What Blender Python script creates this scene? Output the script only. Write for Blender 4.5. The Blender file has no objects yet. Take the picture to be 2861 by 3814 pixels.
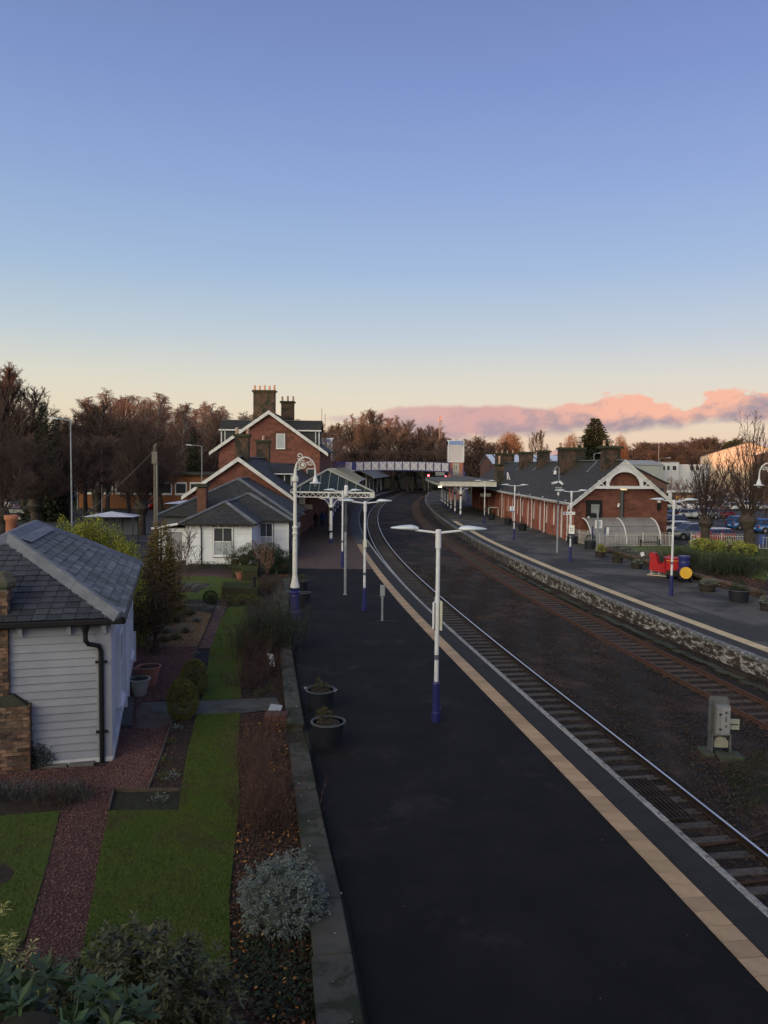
import bpy, bmesh, math, random
import numpy as np
from mathutils import Matrix, Vector
SC = bpy.context.scene
COL = SC.collection
rnd = random.Random(7)
NR = np.random.RandomState(11)
R = math.radians
PI = math.pi

# ------------------------------------------------------------------ camera, sky, sun
CAMH = 7.2; FPX = 2864.0; PITCH = math.atan(172 / FPX); ROLL = R(.6)
cd = bpy.data.cameras.new('camera'); cam = bpy.data.objects.new('camera', cd); COL.objects.link(cam)
cd.sensor_fit = 'VERTICAL'; cd.sensor_height = 24.0; cd.lens = 24.0 * FPX / 3814.0
cd.clip_end = 12000; cd.clip_start = .1
cam.matrix_world = Matrix.Translation((0, 0, CAMH)) @ Matrix.Rotation(PI / 2 - PITCH, 4, 'X') @ Matrix.Rotation(ROLL, 4, 'Z')
SC.camera = cam
SC.view_settings.view_transform = 'Standard'; SC.view_settings.look = 'None'
SC.view_settings.gamma = 1; SC.view_settings.exposure = 0; SC.view_settings.use_curve_mapping = False
SC.cycles.max_bounces = 5; SC.cycles.diffuse_bounces = 3; SC.cycles.glossy_bounces = 3
SC.cycles.transmission_bounces = 4; SC.cycles.transparent_max_bounces = 12
SC.cycles.caustics_reflective = False; SC.cycles.caustics_refractive = False

SUN_EL, SUN_AZ = R(2.5), R(34)          # the light travels towards azimuth +34 deg (right and away), down 2.5 deg

def ray(px, py):
    x = (px - 1430.5) / FPX; y = -(py - 1907) / FPX
    c, s = math.cos(ROLL), math.sin(ROLL)
    x, y = c * x - s * y, s * x + c * y
    cp, sp = math.cos(PITCH), math.sin(PITCH)
    return x, cp + y * sp, y * cp - sp
def G(px, py, z=0.):
    r = ray(px, py); t = (z - CAMH) / r[2]; return Vector((r[0] * t, r[1] * t, z))
def at(px, py, Y):
    r = ray(px, py); t = Y / r[1]; return Vector((r[0] * t, Y, CAMH + r[2] * t))

class NT:
    """small node-tree writer"""
    def __init__(s, tree): s.t = tree; s.n = tree.nodes; s.l = tree.links; s.n.clear()
    def node(s, typ, **kw):
        n = s.n.new(typ)
        for k, v in kw.items():
            if k in n.inputs: s.inp(n.inputs[k], v)
            else: setattr(n, k, v)
        return n
    def inp(s, sock, v):
        if isinstance(v, bpy.types.NodeSocket): s.l.new(v, sock)
        elif v is not None: sock.default_value = v
    def m(s, op, a, b=None, c=None, clamp=False):
        n = s.n.new('ShaderNodeMath'); n.operation = op; n.use_clamp = clamp
        s.inp(n.inputs[0], a)
        if b is not None: s.inp(n.inputs[1], b)
        if c is not None: s.inp(n.inputs[2], c)
        return n.outputs[0]
    def mix(s, f, a, b, bt='MIX'):
        n = s.n.new('ShaderNodeMix'); n.data_type = 'RGBA'; n.blend_type = bt
        s.inp(n.inputs[0], f); s.inp(n.inputs[6], c4(a)); s.inp(n.inputs[7], c4(b)); return n.outputs[2]
    def ramp(s, f, st, interp='LINEAR'):
        n = s.n.new('ShaderNodeValToRGB'); n.color_ramp.interpolation = interp
        el = n.color_ramp.elements
        while len(el) < len(st): el.new(.5)
        for e, (p, c) in zip(el, st): e.position = p; e.color = c4(c)
        s.inp(n.inputs[0], f); return n.outputs[0]
    def noise(s, vec, scale, detail=4, rough=.6, dist=0):
        n = s.n.new('ShaderNodeTexNoise'); s.inp(n.inputs['Vector'], vec)
        n.inputs['Scale'].default_value = scale; n.inputs['Detail'].default_value = detail
        n.inputs['Roughness'].default_value = rough; n.inputs['Distortion'].default_value = dist
        return n.outputs[0]
    def maprange(s, v, a, b, c=0., d=1., smooth=True):
        n = s.n.new('ShaderNodeMapRange'); n.interpolation_type = 'SMOOTHSTEP' if smooth else 'LINEAR'
        s.inp(n.inputs[0], v)
        for i, k in enumerate((a, b, c, d)): s.inp(n.inputs[1 + i], k)
        return n.outputs[0]
def c4(c):
    if isinstance(c, bpy.types.NodeSocket): return c
    if isinstance(c, (int, float)): return (c, c, c, 1)
    return (*c, 1) if len(c) == 3 else c

W = bpy.data.worlds.new('World'); SC.world = W; W.use_nodes = True
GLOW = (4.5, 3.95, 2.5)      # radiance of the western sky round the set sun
def world():
    N = NT(W.node_tree)
    tc = N.node('ShaderNodeTexCoord').outputs['Generated']
    sx = N.node('ShaderNodeSeparateXYZ', Vector=tc)
    x, y, z = sx.outputs
    base = N.ramp(z, [(0, (.84, .61, .44)), (.035, (.92, .72, .53)), (.07, (.90, .79, .62)), (.11, (.80, .775, .69)), (.16, (.60, .69, .77)), (.24, (.41, .56, .80)),
                      (.33, (.31, .44, .76)), (.43, (.23, .335, .67)), (.52, (.185, .262, .55)), (1, (.15, .205, .37))])
    sky = N.node('ShaderNodeTexSky', sky_type='NISHITA', sun_disc=False, sun_elevation=SUN_EL,
                 sun_rotation=PI + SUN_AZ, altitude=50, air_density=1.2, dust_density=2.0, ozone_density=2.0)
    sk = N.mix(1.0, sky.outputs[0], (.12, .12, .12), 'MULTIPLY')
    az = N.m('ARCTAN2', x, y)
    base = N.mix(N.maprange(az, -.5, .55, 0, 1, False), N.mix(1, base, (.99, 1.0, .97), 'MULTIPLY'), N.mix(1, base, (1.02, .99, 1.02), 'MULTIPLY'))
    base = N.mix(.12, base, sk)
    # cloud bank low in the sky, from straight ahead round to the right
    el = N.m('ARCSINE', z)
    A0, A1 = -.06, 2.2
    an = N.m('DIVIDE', N.m('SUBTRACT', az, A0), A1 - A0)
    def T(pts): return [((a - A0) / (A1 - A0), v * 5) for a, v in pts]
    top = N.m('MULTIPLY', N.ramp(an, T([(-.055, .060), (-.03, .066), (.018, .078), (.09, .079), (.16, .079), (.22, .076), (.25, .083), (.275, .091), (.32, .089), (.342, .077),
              (.375, .074), (.395, .087), (.44, .094), (.50, .086), (.7, .10), (1.1, .07), (1.8, .055), (2.1, .03)])), .2)
    bot = N.m('MULTIPLY', N.ramp(an, T([(-.055, .058), (-.02, .054), (.06, .03), (.14, .035), (.19, .040), (.25, .045), (.30, .041), (.335, .052), (.36, .048), (.40, .055), (.5, .05), (.8, .045), (1.5, .04), (2.1, .028)])), .2)
    v = N.node('ShaderNodeCombineXYZ', X=N.m('MULTIPLY', az, 1.0), Y=N.m('MULTIPLY', el, 1.6), Z=0.0).outputs[0]
    n1 = N.noise(v, 21, 7, .6, .2); n2 = N.noise(v, 9, 3, .5); n3 = N.noise(v, 60, 4, .6)
    puff = N.maprange(az, .18, .28, .25, 1.0)
    top2 = N.m('ADD', top, N.m('MULTIPLY', N.m('SUBTRACT', n1, .5), N.m('MULTIPLY', puff, .040)))
    top2 = N.m('ADD', top2, N.m('MULTIPLY', N.m('SUBTRACT', n3, .5), N.m('MULTIPLY', puff, .016)))
    bot2 = N.m('ADD', bot, N.m('MULTIPLY', N.m('SUBTRACT', n1, .5), .022))
    mt = N.maprange(N.m('SUBTRACT', top2, el), -.0015, .0045); mb = N.maprange(N.m('SUBTRACT', el, bot2), -.004, .010)
    ends = N.m('MULTIPLY', N.maprange(az, -.05, .02), N.maprange(az, 1.7, 2.1, 1, 0))
    mask = N.m('MULTIPLY', N.m('MULTIPLY', mt, mb), ends)
    mask = N.m('MULTIPLY', mask, N.maprange(az, -.02, .14, .80, 1.0))
    hgt = N.m('DIVIDE', N.m('SUBTRACT', el, bot), N.m('MAXIMUM', N.m('SUBTRACT', top, bot), .004))
    lit = N.m('ADD', N.m('ADD', N.m('MULTIPLY', hgt, .80), N.m('MULTIPLY', N.m('SUBTRACT', n1, .5), 2.3)), N.m('MULTIPLY', N.m('SUBTRACT', n2, .5), .9))
    lit = N.m('ADD', lit, N.m('MULTIPLY', N.m('SUBTRACT', n3, .5), .35))
    lit = N.maprange(lit, .02, .70)
    litc = N.mix(N.maprange(az, .12, .30), (.72, .40, .38), (.94, .49, .36))
    shade = N.mix(N.maprange(az, .05, .35), (.45, .32, .355), (.37, .30, .345))
    cl = N.mix(N.m('MULTIPLY', lit, N.maprange(az, .0, .3, .75, 1.0)), shade, litc)
    c = N.mix(N.m('MULTIPLY', mask, .96), base, cl)
    # thin mauve streaks under the bank and a faint puff left of it
    w1 = N.maprange(N.m('ABSOLUTE', N.m('SUBTRACT', el, N.m('ADD', .0275, N.m('MULTIPLY', N.m('SUBTRACT', n2, .5), .012)))), .0, .0075, 1, 0)
    w1 = N.m('MULTIPLY', w1, N.m('MULTIPLY', N.maprange(az, .30, .36), .5))
    c = N.mix(w1, c, (.48, .32, .36))
    w2 = N.m('MULTIPLY', N.maprange(N.m('ABSOLUTE', N.m('SUBTRACT', el, N.m('ADD', .060, N.m('MULTIPLY', N.m('SUBTRACT', n1, .5), .02)))), 0, .006, 1, 0),
             N.maprange(N.m('ABSOLUTE', N.m('SUBTRACT', az, -.052)), 0, .035, 1, 0))
    c = N.mix(N.m('MULTIPLY', w2, .6), c, (.52, .40, .44))
    # the sunset itself, behind the camera to the left: a broad warm glow that dies away upwards and sideways
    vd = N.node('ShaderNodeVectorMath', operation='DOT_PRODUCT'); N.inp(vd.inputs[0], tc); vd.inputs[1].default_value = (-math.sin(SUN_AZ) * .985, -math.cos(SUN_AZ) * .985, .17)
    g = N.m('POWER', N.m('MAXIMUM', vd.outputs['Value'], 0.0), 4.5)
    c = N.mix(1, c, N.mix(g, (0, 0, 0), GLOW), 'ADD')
    c = N.mix(N.maprange(z, -.02, 0, 0, 1), (.06, .055, .05), c)
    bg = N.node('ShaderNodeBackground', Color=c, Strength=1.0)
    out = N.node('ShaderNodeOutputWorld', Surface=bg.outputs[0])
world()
sd = bpy.data.lights.new('sun', 'SUN'); sd.energy = 4.2; sd.angle = R(.5); sd.color = (1, .44, .20)
sun = bpy.data.objects.new('sun', sd); COL.objects.link(sun)
_d = Vector((math.sin(SUN_AZ) * math.cos(SUN_EL), math.cos(SUN_AZ) * math.cos(SUN_EL), -math.sin(SUN_EL)))
sun.rotation_euler = _d.to_track_quat('-Z', 'Y').to_euler()

# ------------------------------------------------------------------ materials
MATS = {}
def mat(name, c1, c2=None, scale=3., rough=.85, bump=0., bscale=40., metal=0., rand=0., island=0., c3=None, c3scale=.6, c3th=.62, spec=.3, coord='Object', detail=5, stretch=None, emit=None, tint=None, trans=0.):
    if name in MATS: return MATS[name]
    m = bpy.data.materials.new(name); m.use_nodes = True; N = NT(m.node_tree)
    tc = N.node('ShaderNodeTexCoord').outputs['Object'] if coord == 'Object' else N.node('ShaderNodeNewGeometry').outputs['Position']
    if stretch:
        mp = N.node('ShaderNodeMapping', Vector=tc); mp.inputs['Scale'].default_value = stretch; tc = mp.outputs[0]
    col = c4(c1)
    if c2 is not None:
        f = N.maprange(N.noise(tc, scale, detail, .62), .32, .68); col = N.mix(f, c1, c2)
    if c3 is not None:
        f = N.maprange(N.noise(tc, c3scale, 6, .68, .4), c3th - .05, c3th + .07); col = N.mix(f, col, c3)
    if rand:
        oi = N.node('ShaderNodeObjectInfo').outputs['Random']
        k = N.m('ADD', 1 - rand, N.m('MULTIPLY', oi, 2 * rand)); cc = N.node('ShaderNodeCombineColor', Red=k, Green=k, Blue=k).outputs[0]
        if tint:
            o2 = N.m('FRACT', N.m('MULTIPLY', oi, 7.31)); col = N.mix(o2, col, tint)
        col = N.mix(1, col, cc, 'MULTIPLY')
    if island:
        ri = N.node('ShaderNodeNewGeometry').outputs['Random Per Island']
        k = N.m('ADD', 1 - island, N.m('MULTIPLY', ri, 2 * island)); cc = N.node('ShaderNodeCombineColor', Red=k, Green=k, Blue=k).outputs[0]
        if tint:
            o2 = N.m('FRACT', N.m('MULTIPLY', ri, 7.31)); col = N.mix(o2, col, tint)
        col = N.mix(1, col, cc, 'MULTIPLY')
    b = N.node('ShaderNodeBsdfPrincipled')
    N.inp(b.inputs['Base Color'], col); b.inputs['Roughness'].default_value = rough; b.inputs['Metallic'].default_value = metal
    b.inputs['Specular IOR Level'].default_value = spec
    if trans: b.inputs['Transmission Weight'].default_value = trans; b.inputs['IOR'].default_value = 1.1
    if emit: b.inputs['Emission Color'].default_value = c4(emit[0]); b.inputs['Emission Strength'].default_value = emit[1]
    if bump:
        bp = N.node('ShaderNodeBump'); bp.inputs['Strength'].default_value = bump; bp.inputs['Distance'].default_value = .02
        N.inp(bp.inputs['Height'], N.noise(tc, bscale, 4, .7)); N.inp(b.inputs['Normal'], bp.outputs[0])
    N.node('ShaderNodeOutputMaterial', Surface=b.outputs[0])
    MATS[name] = m; return m

# ------------------------------------------------------------------ mesh builder
class MB:
    def __init__(s, M=None): s.v = []; s.f = []; s.M = M or Matrix.Identity(4); s.sm = False
    def add(s, vs, fs, M=None):
        o = len(s.v); T = s.M @ M if M is not None else s.M
        s.v += [tuple(T @ Vector(p)) for p in vs]; s.f += [tuple(i + o for i in f) for f in fs]; return s
    def box(s, x0, x1, y0, y1, z0, z1, M=None):
        return s.add([(x0, y0, z0), (x1, y0, z0), (x1, y1, z0), (x0, y1, z0), (x0, y0, z1), (x1, y0, z1), (x1, y1, z1), (x0, y1, z1)],
                     [(0, 3, 2, 1), (4, 5, 6, 7), (0, 1, 5, 4), (1, 2, 6, 5), (2, 3, 7, 6), (3, 0, 4, 7)], M)
    def cbox(s, cx, cy, cz, sx, sy, sz, M=None): return s.box(cx - sx / 2, cx + sx / 2, cy - sy / 2, cy + sy / 2, cz - sz / 2, cz + sz / 2, M)
    def prism(s, poly, d, M=None):
        """poly: list of 3-D points of a planar outline, d: extrusion vector"""
        n = len(poly); d = Vector(d); P = [Vector(p) for p in poly]
        return s.add([tuple(p) for p in P] + [tuple(p + d) for p in P],
                     [tuple(range(n))[::-1], tuple(range(n, 2 * n))] + [(i, (i + 1) % n, n + (i + 1) % n, n + i) for i in range(n)], M)
    def face(s, poly, M=None): return s.add(poly, [tuple(range(len(poly)))], M)
    def bar(s, p, q, w, h=None, up=(0, 0, 1)):
        h = h or w; p = Vector(p); q = Vector(q); d = (q - p).normalized(); u = Vector(up)
        if abs(d.dot(u)) > .98: u = Vector((1, 0, 0))
        a = d.cross(u).normalized(); b = a.cross(d)
        vs = [tuple(c + a * (w / 2 * i) + b * (h / 2 * j)) for c in (p, q) for i, j in ((-1, -1), (1, -1), (1, 1), (-1, 1))]
        return s.add(vs, [(0, 1, 2, 3), (7, 6, 5, 4), (0, 4, 5, 1), (1, 5, 6, 2), (2, 6, 7, 3), (3, 7, 4, 0)])
    def tube(s, pts, r, n=8, cap=True):
        pts = [Vector(p) for p in pts]; rs = r if isinstance(r, (list, tuple)) else [r] * len(pts); vs = []; k = len(pts); prev = None
        for i, p in enumerate(pts):
            d = (pts[min(i + 1, k - 1)] - pts[max(i - 1, 0)]).normalized()
            u = prev if prev is not None else (Vector((0, 0, 1)) if abs(d.z) < .9 else Vector((1, 0, 0)))
            a = (u - d * u.dot(d)).normalized(); b = d.cross(a); prev = a
            vs += [tuple(p + (a * math.cos(2 * PI * j / n) + b * math.sin(2 * PI * j / n)) * rs[i]) for j in range(n)]
        fs = [(i * n + j, i * n + (j + 1) % n, (i + 1) * n + (j + 1) % n, (i + 1) * n + j) for i in range(k - 1) for j in range(n)]
        if cap: fs += [tuple(range(n))[::-1], tuple(range((k - 1) * n, k * n))]
        return s.add(vs, fs)
    def lathe(s, prof, n=16, c=(0, 0, 0), sx=1, sy=1):
        """prof: (radius, z) pairs"""
        k = len(prof); vs = [(c[0] + r * math.cos(2 * PI * j / n) * sx, c[1] + r * math.sin(2 * PI * j / n) * sy, c[2] + z) for r, z in prof for j in range(n)]
        fs = [(i * n + j, i * n + (j + 1) % n, (i + 1) * n + (j + 1) % n, (i + 1) * n + j) for i in range(k - 1) for j in range(n)]
        fs += [tuple(range(n))[::-1], tuple(range((k - 1) * n, k * n))]
        return s.add(vs, fs)
    def mesh(s, name='mesh'):
        me = bpy.data.meshes.new(name); me.from_pydata(s.v, [], s.f); me.update()
        if s.sm: me.polygons.foreach_set('use_smooth', [True] * len(me.polygons))
        return me
def npmesh(name, V, F, smooth=False):
    me = bpy.data.meshes.new(name); V = np.asarray(V, np.float32); F = np.asarray(F, np.int32); k = F.shape[1]
    me.vertices.add(len(V)); me.vertices.foreach_set('co', V.ravel())
    me.loops.add(F.size); me.loops.foreach_set('vertex_index', F.ravel())
    me.polygons.add(len(F)); me.polygons.foreach_set('loop_start', np.arange(0, F.size, k, dtype=np.int32))
    me.polygons.foreach_set('loop_total', np.full(len(F), k, np.int32))
    if smooth: me.polygons.foreach_set('use_smooth', np.ones(len(F), bool))
    me.update(calc_edges=True); return me
def bevel(me, w, seg=1):
    bm = bmesh.new(); bm.from_mesh(me); bmesh.ops.bevel(bm, geom=bm.edges[:], offset=w, segments=seg, affect='EDGES', clamp_overlap=True)
    bm.to_mesh(me); bm.free(); return me

def obj(name, me, m, parent=None, loc=None, rot=None, scale=None):
    if isinstance(me, MB): me = me.mesh(name)
    if m is not None and not me.materials: me.materials.append(m)
    o = bpy.data.objects.new(name, me); COL.objects.link(o)
    if parent is not None: o.parent = parent
    if loc is not None: o.location = loc
    if rot is not None: o.rotation_euler = rot
    if scale is not None: o.scale = scale
    return o
def tag(o, label, cat, group=None):
    o['label'] = label; o['category'] = cat
    if group: o['group'] = group
    return o
def thing(name, label, cat, loc=(0, 0, 0), rz=0., group=None):
    o = bpy.data.objects.new(name, None); COL.objects.link(o); o.location = loc; o.rotation_euler = (0, 0, rz)
    o.empty_display_size = .3
    return tag(o, label, cat, group)
def struct(name, me, m):
    o = obj(name, me, m); o['kind'] = 'structure'; return o
KIDS = {}
def children(o):
    return [c for c in bpy.data.objects if c.parent == o]
def tree_of(o):
    """cached (object, children) tree so that copying stays fast"""
    if o.name not in KIDS: KIDS[o.name] = [(c, tree_of(c)) for c in children(o)]
    return KIDS[o.name]
def dup(root, loc, rz=0., label=None, group=None, scale=None):
    r = root.copy(); COL.objects.link(r); r.location = loc; r.rotation_euler = (0, 0, rz)
    if scale is not None: r.scale = scale if isinstance(scale, (tuple, list)) else (scale,) * 3
    if label: r['label'] = label
    if group: r['group'] = group
    def rec(kids, par):
        for c, kk in kids:
            n = c.copy(); COL.objects.link(n); n.parent = par; rec(kk, n)
    rec(tree_of(root), r); return r
def Mz(loc, rz): return Matrix.Translation(loc) @ Matrix.Rotation(rz, 4, 'Z')

# ------------------------------------------------------------------ curves of the platforms and tracks (plan, metres)
class Curve:
    def __init__(s, pts, step=1.0, smooth=6):
        P = np.array(pts, float); d = np.r_[0, np.cumsum(np.hypot(*np.diff(P, axis=0).T))]
        n = int(d[-1] / step); t = np.linspace(0, d[-1], n)
        X = np.interp(t, d, P[:, 0]); Y = np.interp(t, d, P[:, 1])
        for _ in range(3):
            k = smooth; ker = np.ones(2 * k + 1) / (2 * k + 1)
            px = np.r_[X[0] - (X[1:k + 1][::-1] - X[0]), X, 2 * X[-1] - X[-k - 1:-1][::-1]]; py = np.r_[Y[0] - (Y[1:k + 1][::-1] - Y[0]), Y, 2 * Y[-1] - Y[-k - 1:-1][::-1]]
            X = np.convolve(px, ker, 'valid'); Y = np.convolve(py, ker, 'valid')
        s.P = np.c_[X, Y]; s.s = np.r_[0, np.cumsum(np.hypot(*np.diff(s.P, axis=0).T))]
        T = np.gradient(s.P, axis=0); T /= np.hypot(*T.T)[:, None]; s.T = T; s.N = np.c_[T[:, 1], -T[:, 0]]   # normal points right
        s.L = s.s[-1]
    def at(s, t, off=0., z=0.):
        p = [np.interp(t, s.s, s.P[:, i] + s.N[:, i] * off) for i in (0, 1)]; return Vector((p[0], p[1], z))
    def ang(s, t):
        a = [np.interp(t, s.s, s.T[:, i]) for i in (0, 1)]; return math.atan2(a[1], a[0]) - PI / 2
    def sY(s, Y): return float(np.interp(Y, s.P[:, 1], s.s))
    def strip(s, t0, t1, prof, step=1.5, closed=False):
        """sweep a profile of (offset, z) points; returns an MB"""
        n = max(2, int((t1 - t0) / step)); ts = np.linspace(t0, t1, n); k = len(prof); vs = []
        for t in ts: vs += [tuple(s.at(t, o, z)) for o, z in prof]
        m = k if closed else k - 1
        fs = [(i * k + j, (i + 1) * k + j, (i + 1) * k + (j + 1) % k, i * k + (j + 1) % k) for i in range(n - 1) for j in range(m)]
        if closed: fs += [tuple(range(k)), tuple(range((n - 1) * k, n * k))[::-1]]
        b = MB(); b.add(vs, fs); return b
E1 = Curve([(8.8, -10), (7.95, 0), (6.95, 9), (6.4, 12.4), (6.2, 13.9), (6.0, 15.1), (5.8, 16.4), (5.5, 18), (5.1, 20.9), (4.4, 25.4), (3.8, 28.9), (2.95, 34.2), (2.4, 37.9), (1.4, 45.6), (.9, 49.5), (.2, 56.3), (-.6, 63.4),
    (-1.5, 73.8), (-1.95, 78.6), (-2.8, 90.4), (-3.4, 106.3), (-3.75, 121.3), (-3.75, 136.8), (-3.3, 156.8), (-2.4, 175), (-1.1, 194), (1.2, 214), (4.3, 236.1), (9.3, 265), (15.4, 297.5), (24, 335)])
RR = Curve([(10.9, -10), (9.95, 0), (8.95, 9), (8.1, 15.6), (7.6, 19.4), (7.05, 22.2), (6.35, 26.7), (5.5, 32.2), (4.45, 40), (3.3, 48.6), (2.5, 55.1), (1.7, 62.7), (.95, 71.2), (.1, 83.2), (-.65, 99.4), (-1.0, 116.7), (-1.0, 135.4),
    (-.4, 154.8), (.7, 172.6), (2.8, 198.4), (6.3, 233.6), (11.9, 272), (18.6, 300), (28, 335)])
L2 = Curve([(17.2, -10), (15.9, 0), (14.7, 7), (13.3, 16), (12.1, 23.7), (11.6, 27.3), (11.2, 29.8), (10.65, 34.2), (10.2, 37.9), (9.7, 42), (9.1, 46.4), (8.5, 51.8), (7.6, 61.8), (6.8, 71.1), (5.9, 85), (5.3, 98.5), (4.95, 114.7),
    (4.9, 134), (5.5, 155), (6.7, 176.6), (9.2, 203.6), (12.8, 228), (18, 258), (25, 290), (34, 325)])
E2 = Curve([(20.3, -10), (18.7, 0), (17.2, 10), (15.8, 20), (14.45, 28.4), (14.1, 30.9), (13.65, 33.6), (12.55, 40.9), (12, 44.6), (11.4, 49.4), (10.7, 55.6), (10, 62.3), (9.0, 75), (8.45, 89.5), (8.2, 95.6), (7.9, 108), (7.75, 121.2),
    (8.0, 143.9), (8.8, 168), (10.2, 188.7), (12.4, 212.3), (15.5, 232), (21, 262), (28, 295), (36, 325)])
# ------------------------------------------------------------------ shared materials
asph = mat('asphalt_new', (.0160, .0150, .0160), (.0105, .0100, .0110), .7, .9, .6, 90, c3=(.026, .024, .024), c3scale=.5, c3th=.60, spec=.15)
asph2 = mat('asphalt_worn', (.068, .063, .058), (.115, .107, .098), .35, .85, .5, 60, c3=(.040, .039, .038), c3scale=.22, c3th=.5)
conc = mat('concrete', (.16, .155, .145), (.10, .10, .095), 1.2, .9, .4, 40, rand=.15, c3=(.06, .065, .05), c3scale=1.1)
copm = mat('coping_painted', (.36, .35, .33), (.22, .21, .20), 7, .85, .4, 60, rand=.16, c3=(.11, .105, .10), c3scale=6, c3th=.56)
copd = mat('coping_weathered', (.17, .17, .17), (.09, .09, .09), 3, .85, .4, 50, rand=.18, c3=(.42, .41, .40), c3scale=5, c3th=.56)
tact = mat('tactile_buff', (.42, .295, .18), (.33, .23, .145), 2.2, .85, .3, 50, rand=.15, c3=(.22, .17, .12), c3scale=1.2, c3th=.66)
tact2 = mat('tactile_yellow', (.60, .47, .29), (.50, .39, .24), 2.2, .85, .3, 50, rand=.09)
white = mat('white_paint', (.72, .72, .74), (.64, .64, .67), 2, .55, spec=.4)
whited = mat('white_paint_dirty', (.68, .68, .70), (.50, .50, .50), 1.5, .6, .15, 30, c3=(.26, .24, .22), c3scale=3, c3th=.68)
navy = mat('navy_paint', (.022, .026, .13), (.018, .02, .10), 3, .4, spec=.5)
black = mat('black_paint', (.012, .012, .014), rough=.5)
galv = mat('galvanised_steel', (.30, .32, .35), (.22, .24, .27), 6, .55, metal=.3)
glassd = mat('window_glass', (.05, .055, .065), rough=.08, spec=.8)
glassp = mat('window_blind', (.36, .39, .44), (.30, .33, .38), 2, .3, spec=.6)
soil = mat('soil', (.028, .020, .015), (.045, .032, .024), 6, 1, .8, 30)
steel = mat('rail_shiny', (.86, .80, .72), rough=.34, metal=1.)
rail_dk = mat('rail_brown', (.035, .024, .018), (.055, .036, .026), 8, .7, .3, 60, metal=.2)
rust = mat('rail_rust', (.105, .052, .038), (.078, .040, .030), 6, .8, .4, 60)
ballast = mat('ballast', (.023, .0185, .0155), (.012, .011, .0105), 18, .95, 1., 24, c3=(.055, .034, .026), c3scale=.35, c3th=.53)
stone_m = mat('ballast_stone', (.040, .031, .026), (.022, .020, .018), 1.2, .9, .2, 30, island=.65, tint=(.058, .036, .028))
sleeper_m = mat('sleeper_concrete', (.105, .090, .076), (.070, .060, .052), 5, .9, .4, 40, rand=.2, c3=(.03, .028, .026), c3scale=3)
sleeper_r = mat('sleeper_timber', (.085, .062, .050), (.055, .042, .035), 5, .9, .4, 40, rand=.2, c3=(.15, .12, .10), c3scale=8, c3th=.62)
_unused_b = mat('brick_paving', (.135, .085, .065), (.105, .068, .056), 2, .9, .3, 40, c3=(.17, .12, .10), c3scale=.5)

# ------------------------------------------------------------------ ground: one sheet with the railway trough in it
def ground():
    ys = [-4000, -600, -60] + list(np.arange(-8, 331, 4.)) + [420, 700, 2000, 6000]; vs = []
    for y in ys:
        yy = min(max(y, -9), 330); a = E1.at(E1.sY(yy)).x; b = E2.at(E2.sY(yy)).x
        vs += [(-6000, y, -.04), (-60, y, -.04), (a - .5, y, -.04), (a - .5, y, -1.1), (b + .5, y, -1.1), (b + .5, y, -.04), (90, y, -.04), (6000, y, -.04)]
    fs = [(i * 8 + j, i * 8 + j + 1, (i + 1) * 8 + j + 1, (i + 1) * 8 + j) for i in range(len(ys) - 1) for j in range(7)]
    m = MB(); m.add(vs, fs); struct('ground', m, mat('ground', (.040, .038, .032), (.030, .036, .022), .05, 1))
ground()

# ballast sheet between the platforms
def ballast_bed():
    cR = L2; vs = []; ys = np.arange(-8, 326, 1.0); n = 26
    for y in ys:
        a = E1.at(E1.sY(y)).x - .05; b = E2.at(E2.sY(y)).x + .05
        r1 = RR.at(RR.sY(y)).x; l2 = L2.at(L2.sY(y)).x
        for j in range(n):
            x = a + (b - a) * j / (n - 1)
            inb = (r1 - 1.45 < x < r1) or (l2 < x < l2 + 1.45)
            z = -.988 if inb else -.945
            z += .03 * math.sin(x * 3.1 + y * .7) * math.sin(y * 1.3) * (0 if inb else 1)
            if x > l2 + 2.0: z += .20 * min(1, (x - l2 - 2.0) / max(b - l2 - 2.4, .3)) - .02
            vs.append((x, y, z))
    fs = [(i * n + j, i * n + j + 1, (i + 1) * n + j + 1, (i + 1) * n + j) for i in range(len(ys) - 1) for j in range(n - 1)]
    m = MB(); m.add(vs, fs); struct('ballast_bed', m, ballast)
ballast_bed()
OCT_V = np.array([(1, 0, 0), (-1, 0, 0), (0, 1, 0), (0, -1, 0), (0, 0, 1), (0, 0, -1)], float)
OCT_F = np.array([(0, 2, 4), (2, 1, 4), (1, 3, 4), (3, 0, 4), (2, 0, 5), (1, 2, 5), (3, 1, 5), (0, 3, 5)])
def scatter_stones(name, pts, r0, r1, m, flat=.6, extra=None):
    n = len(pts); s = NR.uniform(r0, r1, (n, 1, 1)) * NR.uniform(.6, 1.3, (n, 6, 1)); V = OCT_V[None] * s
    V[:, :, 2] *= flat; a = NR.uniform(0, 2 * PI, n); c, t = np.cos(a), np.sin(a)
    tilt = NR.uniform(-.5, .5, n); V[:, :, 2] += V[:, :, 0] * tilt[:, None]
    X = V[:, :, 0] * c[:, None] - V[:, :, 1] * t[:, None]; Y = V[:, :, 0] * t[:, None] + V[:, :, 1] * c[:, None]
    V = np.stack([X, Y, V[:, :, 2]], 2) + np.asarray(pts)[:, None, :]
    F = (OCT_F[None] + np.arange(n)[:, None, None] * 6).reshape(-1, 3)
    o = obj(name, npmesh(name, V.reshape(-1, 3), F), m); o['kind'] = 'stuff'; return o
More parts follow.
